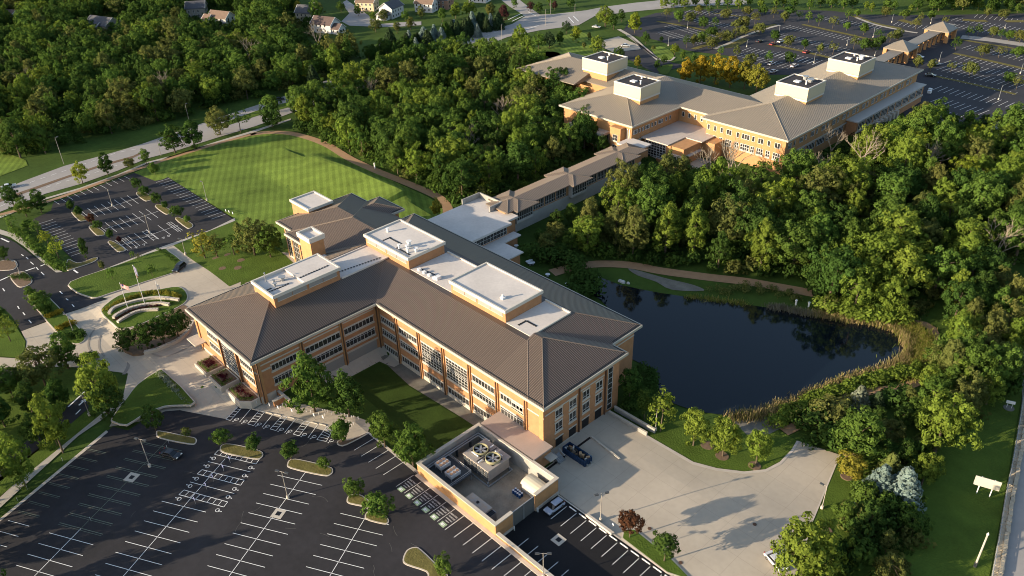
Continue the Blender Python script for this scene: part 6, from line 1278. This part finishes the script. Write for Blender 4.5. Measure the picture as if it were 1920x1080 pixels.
# flagpoles
def flagpole(bx, by, tx, ty, lab, flag):
    g = G(bx, by); h = HT(g, ty); t = thing('flagpole', lab, 'flagpole', tuple(g), 'flagpoles of the round garden')
    b = MB(); b.tube(g, g+Vector((0, 0, h)), .10, .05, 8); b.build('pole', whitep, t)
    b = MB(); b.tube(g+Vector((0, 0, h)), g+Vector((0, 0, h+.22)), .13, .06, 8); b.build('finial', whitep, t)
    d = Vector((.85, .5, 0)).normalized(); top = g+Vector((0, 0, h-.2))
    def cloth(z0, z1, w, m, droop, o0=0.05):
        b = MB(); n = 5
        for k in range(n):
            def P(q, z): 
                s = q/n; return top+d*(o0+w*s)+Vector((0, .12*math.sin(s*7), z-droop*s*s))
            b.face(P(k, z0), P(k+1, z0), P(k+1, z1), P(k, z1))
        return b.build('flag', m, t)
    if flag == 'us':
        rd, wt, bl_ = mat('flag_red', (.32, .02, .02), .7), mat('flag_white', (.6, .57, .55), .7), mat('flag_blue', (.02, .03, .14), .7)
        for k in range(13): cloth(-1.4+.1077*k-.1077*0, -1.4+.1077*(k+1), 2.5, rd if k % 2 == 0 else wt, .5)
        cn_ = cloth(-.66, .0, 1.0, bl_, .08); cn_.location = (0, -.02, 0)
    elif flag == 'blue': cloth(-2.6, 0, .7, mat('flag_state', (.42, .40, .52), .7), .5); cloth(-3.6, -2.7, .45, mat('flag_rust', (.4, .25, .16), .7), .3)
    else: cloth(-1.6, -.1, .8, mat('flag_pale', (.6, .58, .55), .7), .6)
flagpole(240, 578, 225, 531, 'left flagpole in the round garden, with a striped flag', 'us')
flagpole(272, 571, 248, 498, 'tallest flagpole, in the middle, with limp pale flags', 'blue')
flagpole(303, 567, 292, 529, 'right flagpole with a small limp white flag', 'pale')
# garden terrace walls
for nm, L, h in (('upper', [(206, 591), (215, 580), (240, 571), (270, 564), (300, 561), (336, 565)], .55), ('middle', [(214, 599), (222, 592), (245, 581), (275, 574), (300, 572), (318, 574)], .6), ('lower', [(222, 607), (235, 598), (255, 588), (275, 584), (297, 583)], .5)):
    t = thing('garden_wall', '%s pale stone terrace wall curving through the round garden' % nm, 'garden wall', tuple(G(*L[0])), 'terrace walls of the round garden'); P = smooth(GP(L), 4, False); b = MB(); c = MB()
    for i in range(len(P)-1):
        p, q = Vector(P[i]), Vector(P[i+1]); d = (q-p).normalized(); z = tz(*((p+q)/2)); b.obox((p+q)/2, d, (q-p).length/2+.06, .38, z-.2, z+h+.25); c.obox((p+q)/2, d, (q-p).length/2+.06, .45, z+h+.25, z+h+.35)
    b.build('wall', stone, t); c.build('coping', kerbm, t)
t = thing('garden_wall', 'long low curved stone wall round the dark trees by the plaza', 'garden wall', tuple(G(305, 662))); P = smooth(GP([(272, 664), (290, 660), (310, 652), (335, 640), (352, 625), (363, 605)]), 4, False); b = MB(); c = MB()
for i in range(len(P)-1):
    p, q = Vector(P[i]), Vector(P[i+1]); d = (q-p).normalized(); z = tz(*((p+q)/2)); b.obox((p+q)/2, d, (q-p).length/2+.06, .38, z-.2, z+.8); c.obox((p+q)/2, d, (q-p).length/2+.06, .46, z+.8, z+.92)
b.build('wall', stone, t); c.build('coping', kerbm, t)
# planters in front of the left wing
for i, (x0, x1, y0) in enumerate(((-178.6, -172.2, 54.9), (-170.8, -164.2, 54.9), (-162.6, -153.8, 55.4))):
    z = 1.2; t = thing('planter', ['leftmost raised planter with hedge and red flowers at the front of the left wing', 'middle raised planter with hedge and red flowers at the front of the left wing', 'rightmost raised planter with a cut corner at the front of the left wing'][i], 'planter', ((x0+x1)/2, 57, z), 'planters in front of the left wing')
    poly = [(x0, y0), (x1 if i < 2 else x1-2.2, y0), (x1, y0 if i < 2 else y0+2.0), (x1, 59.9), (x0, 59.9)]; b = MB(); b.prism(poly, 0.2, 2.2); b.build('wall', stone, t)
    po, inn = inset(poly, .35); b = MB(); b.prism(inn, 1.9, 2.25); b.build('soil', mulch, t)
    for nm, tone, po2, hh, per in (('hedge', 'mid', .9, .75, 34), ('flowers', 'plum', 1.9, .5, 30)):
        q, inn2 = inset(poly, po2); rr = np.random.default_rng(i+len(nm)); C = []
        if nm == 'hedge':
            for k in range(len(inn2)):
                a, c = Vector(inn2[k]), Vector(inn2[(k+1) % len(inn2)]); n_ = max(2, int((c-a).length/.55))
                if abs(a.y-c.y) < .1 and a.y > 58: continue
                C += [(*(a.lerp(c, j/n_)), 2.25+hh*.4) for j in range(n_)]
        else: C = [(rr.uniform(x0+1.5, x1-1.5), rr.uniform(y0+1.6, 58.6), 2.3) for _ in range(26)]
        C = np.array(C); V, Q = leaf_quads(rr, C, np.full(len(C), .42), np.tile([[0, 0, 1.]], (len(C), 1)), per, .12, .6, .4)
        me = npmesh(nm, V-np.array(wloc(t)), Q, leafm); o = bpy.data.objects.new(nm, me); COL.objects.link(o); o.parent = t; o.color = (*(GREENS[tone] if nm == 'hedge' else (.075, .014, .022)), 1)
# low brick screen and bins by the wing corner
t = thing('screen_wall', 'low brick screen wall with stone top at the corner of the left wing', 'wall', (-150.5, 63, 0)); b = MB(); b.box(-153.6, -147.5, 64.3, 64.8, -1, 1.6); b.box(-151.2, -150.6, 61.6, 64.3, -1, 1.6); b.build('wall', brick, t); b = MB(); b.box(-153.6, -147.4, 64.2, 64.9, 1.6, 1.8); b.box(-151.3, -150.5, 61.5, 64.2, 1.6, 1.8); b.build('coping', stone, t)
g = G(522, 752); t = thing('litter_bin', 'black bin with grey lid beside the brick screen wall', 'bin', tuple(g)); b = MB(); b.tube(g, g+Vector((0, 0, 1.1)), .38, .42, 10); b.build('body', blackp, t); b = MB(); b.tube(g+Vector((0, 0, 1.1)), g+Vector((0, 0, 1.35)), .45, .3, 10); b.build('lid', steel, t)
bm_ = MB(); bm_.tube((0, 0, 0), (0, 0, .62), .045, n=6); bm_.tube((0, 0, .62), (0, 0, .74), .11, .10, 8)
pts = [(515, 753), (520, 758), (530, 760), (536, 762), (545, 766), (550, 769), (557, 769), (563, 770), (575, 772), (583, 774), (588, 767), (596, 770), (606, 772), (610, 772), (615, 773), (622, 777), (630, 775), (634, 777), (640, 778), (647, 779), (652, 782), (660, 784), (664, 784), (672, 786), (655, 792), (663, 796), (598, 778), (609, 780), (637, 784), (646, 789), (655, 806), (651, 812), (660, 800), (540, 758), (527, 766)]
bme = None
for px, py in pts:
    g = G(px, py)
    if bme is None: o = bm_.build('bollard', whitep); bme = o.data
    else: o = bpy.data.objects.new('bollard', bme); COL.objects.link(o)
    o.location = g; tag(o, 'small white bollard on the paved walk beside the accessible bays', 'bollard', 'white bollards on the paved walk')
def sign_post(px, py, lab, col=(.03, .05, .22), h=2.0, w=.32, hh=.42, d=(1, 0), group='blue accessible bay signs'):
    g = G(px, py); t = thing('sign_post', lab, 'sign', tuple(g), group); b = MB(); b.tube(g, g+Vector((0, 0, h)), .04, n=6); b.build('post', steel, t)
    b = MB(); b.obox(g[:2], d, w, .025, g.z+h-hh*2, g.z+h); b.build('panel', mat('sign_%d' % int(sum(col)*1000), col, .5), t)
for px, py in ((432, 868), (420, 884), (401, 903), (388, 918), (367, 945)): sign_post(px, py, 'small blue sign on a post between the accessible bays of the second row', (.16, .18, .34))
for px, py in ((466, 759), (483, 763), (507, 768), (523, 773), (549, 779), (590, 787), (607, 791)): sign_post(px, py, 'small white-backed sign at the head of an accessible bay by the walk', (.55, .55, .55), group='white signs along the paved walk')
for px, py in ((424, 398), (430, 400), (437, 403)): sign_post(px, py, 'small white sign at the lawn corner of the upper car park', (.55, .55, .55), 1.2, group='white signs at the lawn corner')
for px, py in ((317, 832), (314, 842), (118, 865), (171, 977), (34, 940), (52, 918)): sign_post(px, py, 'tiny white marker post in the shaded side of the front car park', (.6, .6, .6), 1.1, .15, .15, group='white marker posts in the front car park')
g = G(703, 316); t = thing('marker_post', 'pale blue-white post beside the gravel trail', 'post', tuple(g)); b = MB(); b.box(g.x-.2, g.x+.2, g.y-.2, g.y+.2, g.z, g.z+2.2); b.build('post', whitep, t); b = MB(); b.box(g.x-.26, g.x+.26, g.y-.26, g.y+.26, g.z+2.2, g.z+2.35); b.build('cap', whitep, t)
# ============================================================ VEHICLES
tyre = mat('tyre', (.012, .012, .012), .8); rimm = mat('wheel_rim', (.3, .3, .31), .35, metal=.8); cglass = mat('car_glass', (.01, .011, .013), .06, spec=.6); lamp_r = mat('tail_lamp', (.25, .01, .01), .3); lamp_w = mat('head_lamp', (.6, .6, .58), .2)
CARM = {}
def paintmat(c):
    k = 'car_paint_%d_%d_%d' % tuple(int(v*255) for v in c); m = mat(k, c, .3, spec=.5); m.node_tree.nodes['Principled BSDF'].inputs['Coat Weight'].default_value = .6; return m
def car(p, ang, col, lab, kind='suv', s=1.0, group=None, roof=None):
    t = thing('parked_car' if group != 'road' else 'passing_car', lab, 'car', tuple(p), None if group == 'road' else group, ang)
    L, Wd = (4.6, 1.85); H1, H2 = (.95, 1.70) if kind == 'suv' else (.82, 1.42)
    prof = {'suv': [(-2.3, .45), (-2.32, .8), (-2.2, H1+.05), (-1.9, H1+.1), (.75, H1+.08), (1.3, H1+.02), (2.1, .85), (2.3, .65), (2.28, .35), (-2.2, .32)], 'sedan': [(-2.3, .45), (-2.32, .7), (-2.2, H1+.05), (-1.5, H1+.08), (.7, H1+.06), (1.2, H1), (2.05, .72), (2.3, .58), (2.28, .32), (-2.2, .3)]}[kind]
    def ext(pr, w0, taper, nm, m, par, zmid):
        n = len(pr); V = []
        for sgn in (-1, 1):
            for x, z in pr: V.append((x*s, sgn*(w0-(taper if z > zmid else 0))*s, z*s))
        F = [(k, (k+1) % n, n+(k+1) % n, n+k) for k in range(n)]+[tuple(range(n))[::-1], tuple(range(n, 2*n))]
        me = bpy.data.meshes.new(nm); me.from_pydata(V, [], [f[::-1] for f in F]); me.materials.append(m); o = bpy.data.objects.new(nm, me); COL.objects.link(o); o.parent = par
        md = o.modifiers.new('bevel', 'BEVEL'); md.width = .06*s; md.segments = 2; return o
    body = ext(prof, Wd/2, .05, 'body', paintmat(col), t, .9)
    gh = {'suv': [(-2.15, H1), (-1.9, H2-.08), (-1.5, H2-.04), (.2, H2-.04), (.5, H2-.1), (1.25, H1)], 'sedan': [(-1.75, H1), (-1.05, H2-.05), (-.6, H2-.02), (.1, H2-.02), (.4, H2-.08), (1.2, H1)]}[kind]
    ext(gh, Wd/2-.08, .14, 'window_glass', cglass, t, H1+.2)
    rf = {'suv': [(-1.9, H2-.1), (-1.85, H2), (.2, H2+.01), (.45, H2-.08)], 'sedan': [(-1.05, H2-.07), (-1.0, H2), (.1, H2+.01), (.35, H2-.07)]}[kind]
    ext(rf, Wd/2-.2, .02, 'roof', roof or paintmat(col), t, 9)
    for x in (-1.42, 1.42):
        for y in (-1, 1):
            b = MB(); b.tube((x*s, y*.72*s, .34*s), (x*s, y*.94*s, .34*s), .34*s, n=14); w = b.build('wheel', tyre); w.parent = t; b = MB(); b.tube((x*s, y*.93*s, .34*s), (x*s, y*.955*s, .34*s), .21*s, n=10); r_ = b.build('rim', rimm); r_.parent = w
    for y in (-1, 1):
        b = MB(); b.box(2.12*s, 2.31*s, (y*.68-.2)*s, (y*.68+.2)*s, .66*s, .82*s); o = b.build('headlight', lamp_w); o.parent = t
        b = MB(); b.box(-2.34*s, -2.2*s, (y*.74-.12)*s, (y*.74+.12)*s, .75*s, 1.0*s); o = b.build('tail_light', lamp_r); o.parent = t
    if kind == 'suv':
        b = MB()
        for y in (-1, 1): b.tube((-1.6*s, y*.62*s, (H2+.06)*s), (.1*s, y*.62*s, (H2+.06)*s), .03, n=4)
        o = b.build('roof_rail', steel); o.parent = t
    return t
car(G(337, 505), R(-58), (.008, .009, .014), 'black SUV standing at the edge of the plaza walk', 'suv', 1.08)
car((-81.4, 86.2, tz(-81.4, 86)), R(-92), (.34, .38, .48), 'silver-blue SUV in the first bay of the lower car park, beside the yard wall', 'suv', 1.0)
car(G(322, 855), R(25), (.012, .014, .018), 'dark car alone in the shaded left row of the front car park', 'sedan', 1.05, roof=mat('car_dark_roof', (.06, .065, .075), .3))
car(G(17, 352), R(80), (.5, .52, .5), 'white car driving on the boulevard at the left edge', 'sedan', 1.15, 'road'); car(G(524, 188), R(72), (.02, .025, .04), 'dark car driving on the boulevard above the lawn', 'sedan', 1.1, 'road')
car(G(1454, 1056), R(-20), (.55, .55, .56), 'white car partly hidden under the large tree at the bottom edge', 'sedan', 1.05)
for px, py, c, a, lab in ((1464, 79, (.6, .6, .6), 88, 'white car in the far car park nearest the thin trees'), (1449, 84, (.25, .03, .03), 88, 'red car near the white one in the far car park'), (1512, 99, (.25, .04, .04), 88, 'red car at the grassy strip of the far car park'), (1489, 125, (.6, .6, .6), 88, 'white car nearest the first far rooftop box'), (1450, 136, (.3, .31, .33), 88, 'grey car behind the far building'), (1424, 79, (.02, .02, .02), 88, 'dark car in the far car park'), (1446, 121, (.55, .55, .56), 88, 'pale car partly behind a small tree in the far car park'),
                          (1722, 108, (.6, .6, .6), 10, 'white car on the drive beside the canopy walk'), (1754, 122, (.5, .5, .5), 60, 'pale car at the drop-off corner of the right car park'), (1744, 143, (.015, .015, .015), 20, 'dark car beside the right car park hedge'), (1173, 87, (.4, .42, .45), 30, 'grey car at the far gatehouse'), (1118, 52, (.5, .5, .5), 20, 'pale car near the far junction'), (725, 174-3, (.3, .3, .3), 70, 'grey car on the boulevard by the middle wood')):
    car(G(px, py), R(a), c, lab, 'sedan', 1.1)
g = G(1745, 172); t = thing('utility_cabinet', 'pair of white utility boxes on the dark lawn beside the far building', 'utility box', tuple(g)); b = MB(); b.box(g.x-1, g.x+.3, g.y-1, g.y+.5, 0, 1.6); b.build('cabinet', whitep, t); b = MB(); b.box(g.x-.5, g.x+1, g.y-3, g.y-1.4, 0, 1.2); b.build('cabinet', whitep, t)
# ---- dumpster, stairs, bollards of the dock
dm = mat('dumpster_blue', (.010, .030, .075), .5, .2, 2.0)
t = thing('roll_off_dumpster', 'long blue open dumpster full of junk at the loading dock', 'dumpster', (-87.5, 100.8, -1.5)); x0, x1, y0, y1 = -91.6, -84.9, 99.6, 102.0
b = MB()
for a in ((x0, x1, y0, y0+.1), (x0, x1, y1-.1, y1), (x0, x0+.1, y0+.1, y1-.1), (x1-.1, x1, y0+.1, y1-.1)): b.box(*a, -1.5, .15)
b.box(x0+.1, x1-.1, y0+.1, y1-.1, -1.45, -1.35); b.build('body', dm, t); b = MB()
for k in range(7): b.box(x0+.2+k*1.0, x0+.35+k*1.0, y0-.1, y0, -1.4, .05); b.box(x0+.2+k*1.0, x0+.35+k*1.0, y1, y1+.1, -1.4, .05)
for k in range(4): b.box(x1, x1+.1, y0+.1+k*.65, y0+.25+k*.65, -1.4, .1)
b.build('rib', dm, t); b = MB(); b.box(x1, x1+.35, y0+.5, y0+.7, -1.5, -.9); b.box(x1, x1+.35, y1-.7, y1-.5, -1.5, -.9); b.build('hook_bar', steel, t)
jr = random.Random(5); jm = [mat('junk_%d' % i, c, .7) for i, c in enumerate(((.35, .25, .15), (.45, .45, .42), (.10, .08, .06), (.25, .15, .08), (.03, .03, .03)))]
for k in range(26):
    x, y = jr.uniform(x0+.5, x1-.6), jr.uniform(y0+.4, y1-.4); b = MB(); a = jr.uniform(0, 3.14); h = jr.uniform(.25, .9); w_ = jr.uniform(.15, .5); b.obox((x, y), (math.cos(a), math.sin(a)), w_, jr.uniform(.1, .3), -1.3, -.9+h); o = b.build('junk_piece', jm[k % 5], None, loc=(x, y, -1.3)); tag(o, 'piece of junk lying in the blue dumpster', 'junk', 'junk in the blue dumpster')
t = thing('dock_stairs', 'short grey steel stairs with rails beside the annex dock door', 'stairs', (-89.5, 97.3, -1.5)); b = MB()
for k in range(5): b.box(-91.4+k*.38, -91.0+k*.38, 96.4, 98.2, -1.5, -.2-.26*k)
b.build('steps', steel, t)
for y in (96.4, 98.2): b = MB(); b.tube((-91.4, y, .9), (-89.4, y, -.3), .06); b.tube((-91.4, y, -.3), (-91.4, y, .9), .05); b.tube((-89.4, y, -1.5), (-89.4, y, -.3), .05); b.build('handrail', steel, t)
struct((lambda b: (b.box(-90.6, -90.1, 92.0, 99.4, -1.7, -1.46), b.box(-90.6, -90.1, 102.2, 107.6, -1.7, -1.46), b.build('trench_drain', blackp))[-1])(MB()))
def lowwall(nm, lab, a, c, h, w=.2, m=None):
    a, c = Vector(a), Vector(c); d = (c-a); L = d.length; d.normalize(); z = min(tz(*a), tz(*c)); t = thing(nm, lab, 'wall', (a.x, a.y, z)); b = MB(); b.obox((a+c)/2, d, L/2, w, z-.5, z+h); b.build('wall', m or wc, t); b = MB(); b.obox((a+c)/2, d, L/2+.03, w+.05, z+h, z+h+.1); b.build('coping', stone, t); return t
lowwall('ramp_wall', 'inner of the two low concrete ramp walls at the head of the dock', GP([(1142, 776)])[0], GP([(1213, 817)])[0], .9); lowwall('ramp_wall', 'outer of the two low concrete ramp walls at the head of the dock', GP([(1152, 768)])[0], GP([(1228, 812)])[0], 1.1)
lowwall('dock_guide_wall', 'single low concrete guide wall standing out into the dock', (-90.2, 107.9), GP([(1162, 862)])[0], .25, .16)
for px, py in ((1149, 990),): sign_post(px, py, 'small white sign post at the end of the dock kerb', (.6, .6, .6), 1.3, .2, .25, group='small white posts at the dock kerb')
# lamps near gate
for x, y in ((-83.2, 76.4), (-83.2, 83.2)):
    b = MB(); b.tube((x, y, -1.6), (x, y, -.4), .1, n=8); b.tube((x, y, -.4), (x, y, -.3), .12, .03, 8); tag(b.build('gate_post', whitep, None, loc=(x, y, -1.5)), 'short white guard post beside the grey yard gate', 'bollard', 'guard posts at the yard gate')
# ---- right-hand road, stone wall, fence and signs
_a, _c, _e = (Vector(G(*p)[:2]) for p in ((1866, 1080), (1915, 780), (1920, 640)))
_d0 = (_a-_c).normalized(); _d1 = (_e-_c).normalized(); _n = Vector((-_d0.y, _d0.x)); _n = _n if _n.x > 0 else -_n
sheet('right_road', [tuple(p) for p in (_a+_d0*140, _a, Vector(G(1890, 930)[:2]), _c, _e, _e+_d1*220, _e+_d1*220+_n*13, _e+_n*13, _c+_n*13, _a+_n*13, _a+_d0*140+_n*13)], roadm, -0.0, 6.0)
rl = [(1926, 690), (1921, 730), (1914, 780), (1906, 830), (1897, 880), (1889, 920), (1882, 960), (1874, 1010), (1867, 1050), (1860, 1090)]
L = smooth(GP(rl), 8, False); t = None; rr = random.Random(8); rv = thing('stone_retaining_wall', 'stepped wall of rough tan stone blocks along the right-hand road', 'wall', tuple(G(1880, 960))); bb = MB(); d_acc = 0
for i in range(len(L)-1):
    p, q = Vector(L[i]), Vector(L[i+1]); d = (q-p); T = d.length; d.normalize(); n = Vector((d.y, -d.x)); k = 0
    while k < T:
        for rowi, off in enumerate((0.0, .75)):
            c = p+d*(k+.5)+n*(off*(1))-n*1.1; z = tz(*c); bb.obox(c+n*rr.uniform(-.1, .1), d, .46, .36, z-.2, z+.35+.3*(1-rowi)*1+rr.uniform(-.08, .08))
        k += 1.0
bb.build('stone_blocks', rock, rv)
fv = thing('guard_rail', 'grey pipe guard rail with posts along the right-hand road', 'railing', tuple(G(1895, 960))); b = MB(); c = MB()
for i in range(0, len(L)-1):
    p, q = Vector(L[i]), Vector(L[i+1]); d = (q-p).normalized(); n = Vector((d.y, -d.x))*.2; z = tz(*p)
    for hz in (.6, 1.1): b.tube((*(p+n), z+hz+.3), (*(q+n), tz(*q)+hz+.3), .06, n=5)
    c.tube((*(p+n), z), (*(p+n), z+1.45), .07, n=5)
b.build('rail', steel, fv); c.build('post', steel, fv)
g = G(1831, 925); g2 = G(1855, 932); t = thing('billboard', 'large pale board sign seen from behind on two posts by the right-hand road', 'sign', tuple(g)); d = Vector((g2-g)[:2]).normalized(); m_ = (g+g2)/2; h = HT(g, 893); b = MB(); b.obox(m_[:2], d, (g2-g).length*1.0, .06, g.z+2.2, g.z+4.6); b.build('panel', mat('board_back', (.48, .44, .37), .7, .05, .6), t)
for q in (g, g2): b = MB(); b.obox(Vector(q[:2])+Vector((-d.y, d.x))*.16, d, .09, .09, g.z-.1, g.z+4.6); b.build('post', whitep, t)
g = G(1887, 764); g2 = G(1896, 766); d = Vector((g2-g)[:2]).normalized(); m_ = (g+g2)/2; t = thing('small_sign', 'small pale sign on two legs on the right-hand lawn', 'sign', tuple(g)); b = MB(); b.obox(m_[:2], d, .95, .05, g.z+1.3, g.z+2.1); b.build('panel', whitep, t)
for q in (g, g2): b = MB(); b.tube(q, q+Vector((0, 0, 1.5)), .06, n=6); b.build('post', whitep, t)
b = MB(); b.tube((m_.x, m_.y, m_.z-.05), (m_.x, m_.y, m_.z+.08), 1.2, n=12); b.build('gravel_base', gravel, t)
g = G(1828, 1062); h = HT(g, 1000); t = thing('concrete_post', 'thick pale post with a pointed cap near the lower right corner', 'post', tuple(g)); b = MB(); b.tube(g, g+Vector((0, 0, h-.3)), .2, .16, 8); b.build('shaft', mat('post_paint', (.42, .38, .32), .7, .05, 1.), t); b = MB(); b.tube(g+Vector((0, 0, h-.3)), g+Vector((0, 0, h+.2)), .24, .03, 8); b.build('cap', whitep, t); b = MB(); b.tube(g, g+Vector((0, 0, 1.2)), .32, .3, 8); b.build('base', darksteel, t)
# ---- patio tables behind the building, stones at the pond
for i, (px, py) in enumerate(((955, 456), (968, 464), (969, 483), (966, 487), (990, 494), (994, 497), (999, 496), (995, 492), (1027, 518), (1064, 536))):
    g = G(px, py); t = thing('patio_table', 'white round table on the dark patio behind the building', 'table', tuple(g), 'round patio tables'); b = MB(); b.tube(g+Vector((0, 0, .72)), g+Vector((0, 0, .78)), .75, n=14); b.build('tabletop', whitep, t); b = MB(); b.tube(g, g+Vector((0, 0, .72)), .06, n=6); b.tube(g, g+Vector((0, 0, .05)), .4, n=8); b.build('leg', steel, t)
rs = random.Random(3)
for px, py, s in ((1097, 523, .7), (1101, 522, .6), (1105, 523, .5), (1116, 521, 1.2), (1124, 520, .6), (1163, 527, .8), (1168, 529, .9), (1178, 531, .6)):
    g = G(px, py); b = MB(); n = 8; ring = [[(g.x+s*q*math.cos(a*2*math.pi/n+rs.uniform(-.2, .2))*rs.uniform(.85, 1.1), g.y+s*q*.8*math.sin(a*2*math.pi/n)*rs.uniform(.85, 1.1), g.z+z*s) for a in range(n)] for q, z in ((1, -.2), (.95, .3), (.55, .6))]
    for r_ in range(2):
        for k in range(n): b.face(ring[r_][k], ring[r_][(k+1) % n], ring[r_+1][(k+1) % n], ring[r_+1][k])
    b.face(*ring[2]); tag(b.build('boulder', mat('pale_rock', (.5, .48, .44), .9, .12, 1.0), None, loc=g), 'pale boulder at the shaded corner of the pond', 'boulder', 'pale boulders at the pond corner')
for px, py in ((1492, 572), (1516, 576)):
    g = G(px, py); b = MB(); b.box(g.x-.2, g.x+.2, g.y-.2, g.y+.2, g.z, g.z+1.5); b.box(g.x-.3, g.x+.3, g.y-.3, g.y+.3, g.z+1.5, g.z+1.7); tag(b.build('marker_post', whitep, None, loc=g), 'short white marker post on the far bank of the pond', 'post', 'white posts on the far pond bank')
# ============================================================ HOUSES AT THE TOP
def house(px, py, ang, L, Wd, h, wall, roof, lab, rise=.75, wing=None, chim=False, rot=0, up=False):
    g = G(px, py); t = thing('house', lab, 'house', tuple(g), None, R(ang))
    def gab(x0, x1, y0, y1, h, nm):
        b = MB(); b.box(x0, x1, y0, y1, -.5, h); zr = h+(y1-y0)/2*rise; ym = (y0+y1)/2
        b.face((x0, y1, h), (x0, y0, h), (x0, ym, zr)); b.face((x1, y0, h), (x1, y1, h), (x1, ym, zr)); o = b.build('wall', wall); o.parent = t
        e = .5; b = MB(); zo = h-e*rise
        for (yy, s_) in ((y0-e, 1), (y1+e, -1)):
            P = [(x0-e, yy, zo+.12), (x1+e, yy, zo+.12), (x1+e, ym, zr+.12), (x0-e, ym, zr+.12)]
            b.face(*(P if s_ == 1 else P[::-1])); Q = [(p[0], p[1], p[2]-.3) for p in P]; b.face(*(Q[::-1] if s_ == 1 else Q)); b.face(P[0], Q[0], Q[1], P[1]) if s_ == -1 else b.face(P[1], Q[1], Q[0], P[0]); b.face(P[3], P[0], Q[0], Q[3]); b.face(P[1], P[2], Q[2], Q[1])
        r_ = b.build('roof', roof); r_.parent = t
        b = MB()
        for xx in (x0-e-.02, x1+e+.02):
            for yy in (y0-e, y1+e): b.tube((xx, yy, zo), (xx, ym, zr), .14, n=4)
        f = b.build('trim', whitep); f.parent = r_
        for i in range(max(2, int((x1-x0)/3.2))):
            for fl in range(max(1, int(h/2.7))):
                x = x0+1.6+i*3.0
                if x > x1-1: continue
                for yy, o_ in ((y0, -1), (y1, 1)):
                    b = MB(); yy2 = yy+o_*.04; b.box(x-.5, x+.5, min(yy, yy2)-.0, max(yy, yy2), .9+fl*2.7, 2.3+fl*2.7); w = b.build('window', glass); w.parent = t; b = MB(); b.box(x-.62, x+.62, min(yy, yy+o_*.02), max(yy, yy+o_*.02), .78+fl*2.7, 2.42+fl*2.7); q = b.build('frame', whitep); q.parent = w
        for fl in range(max(1, int(h/2.7))):
            for xx, o_ in ((x0, -1), (x1, 1)):
                for y in (y0+(y1-y0)*.3, y0+(y1-y0)*.7):
                    b = MB(); b.box(min(xx, xx+o_*.05), max(xx, xx+o_*.05), y-.5, y+.5, .9+fl*2.7, 2.3+fl*2.7); w = b.build('window', glass); w.parent = t
    gab(-L/2, L/2, -Wd/2, Wd/2, h, 'main')
    if wing: gab(*wing, 'wing')
    if chim: b = MB(); b.box(L/2-.1, L/2+1.0, -.8, .8, -.5, h+Wd/2*rise+1.3); c = b.build('chimney', brick); c.parent = t; b = MB(); b.box(L/2-.2, L/2+1.1, -.9, .9, h+Wd/2*rise+1.3, h+Wd/2*rise+1.6); q = b.build('chimney_cap', stone); q.parent = c
wh = mat('white_siding', (.50, .49, .47), .7, .04, .5); cr = mat('beige_siding', (.42, .37, .29), .7, .05, .5); shg = mat('grey_shingles', (.085, .085, .095), .9, .15, .8); shb = mat('brown_shingles', (.11, .075, .065), .9, .15, .8); sht = mat('tan_shingles', (.17, .115, .085), .9, .12, .8)
house(612, 58, 20, 15, 10, 5.4, wh, shb, 'white house with a dark brown roof and a small front gable, above the wood', .7, (7.4, 13, -4.5, 2.5, 3.2)); house(578, 38, 25, 12, 9.5, 6.0, cr, shg, 'beige-gabled house with a tall brick chimney', .8, None, True)
house(735, 30, 110, 14, 10, 6.4, wh, shg, 'large white house with a dark garage roof in front', .7, (-12, -6.8, -3.5, 4.5, 3.0)); house(690, 18, 30, 13, 9, 6.0, mat('cream_siding2', (.56, .43, .27), .7), sht, 'cream house with a tan roof left of the large white house', .75)
house(800, 20, 25, 13, 9, 5.8, wh, sht, 'white-sided house with a tan roof left of the brick-fronted house', .75); house(832, 14, 25, 11, 10, 6.2, mat('house_brick', (.28, .16, .11), .8, .1, 1.), shg, 'brick-fronted house with white columns at the top edge', .6)
house(372, 30, 55, 12, 11, 6.4, mat('taupe_siding', (.30, .27, .23), .7), shg, 'taupe two-storey house with a broad gable', .65); house(418, 46, 20, 15, 9, 5.4, wh, sht, 'white house with a brown roof and a front gable, among the trees', .75, (-9, -4, -8, -2, 5.0))
house(196, 52, 18, 20, 13, 3.4, mat('taupe_siding', (0, 0, 0)), shg, 'wide grey-roofed house almost hidden in the wood', .6, (-6, 4, -9, -3, 3.2)); house(22, 36, 20, 14, 9, 4.0, cr, sht, 'tan-roofed house half hidden by trees at the left edge', .6)
house(350, 8, 40, 12, 10, 6, cr, shg, 'grey-roofed house at the very top edge left of the taupe house', .6); house(495, -2, 20, 14, 10, 6, wh, shg, 'pale house at the very top edge among trees', .6); house(900, 2, 25, 13, 10, 6, wh, shg, 'grey-roofed house behind the evergreens at the top edge', .6)
# mulch rings round young trees
for px, py, r in ((427, 478, 1.2), (452, 488, 1.3), (446, 502, 1.3), (417, 503, 1.2), (1326, 835, 1.6), (1354, 855, 1.6), (1415, 873, 1.5), (1596, 852, 1.7), (1588, 893, 1.4), (1615, 948, 1.3), (1549, 995, 1.3), (405, 484, 1.2)):
    g = G(px, py); b = MB(); b.tube((g.x, g.y, g.z-.1), (g.x, g.y, g.z+.05), r, r*.9, 14); struct(b.build('mulch_ring', mulch))
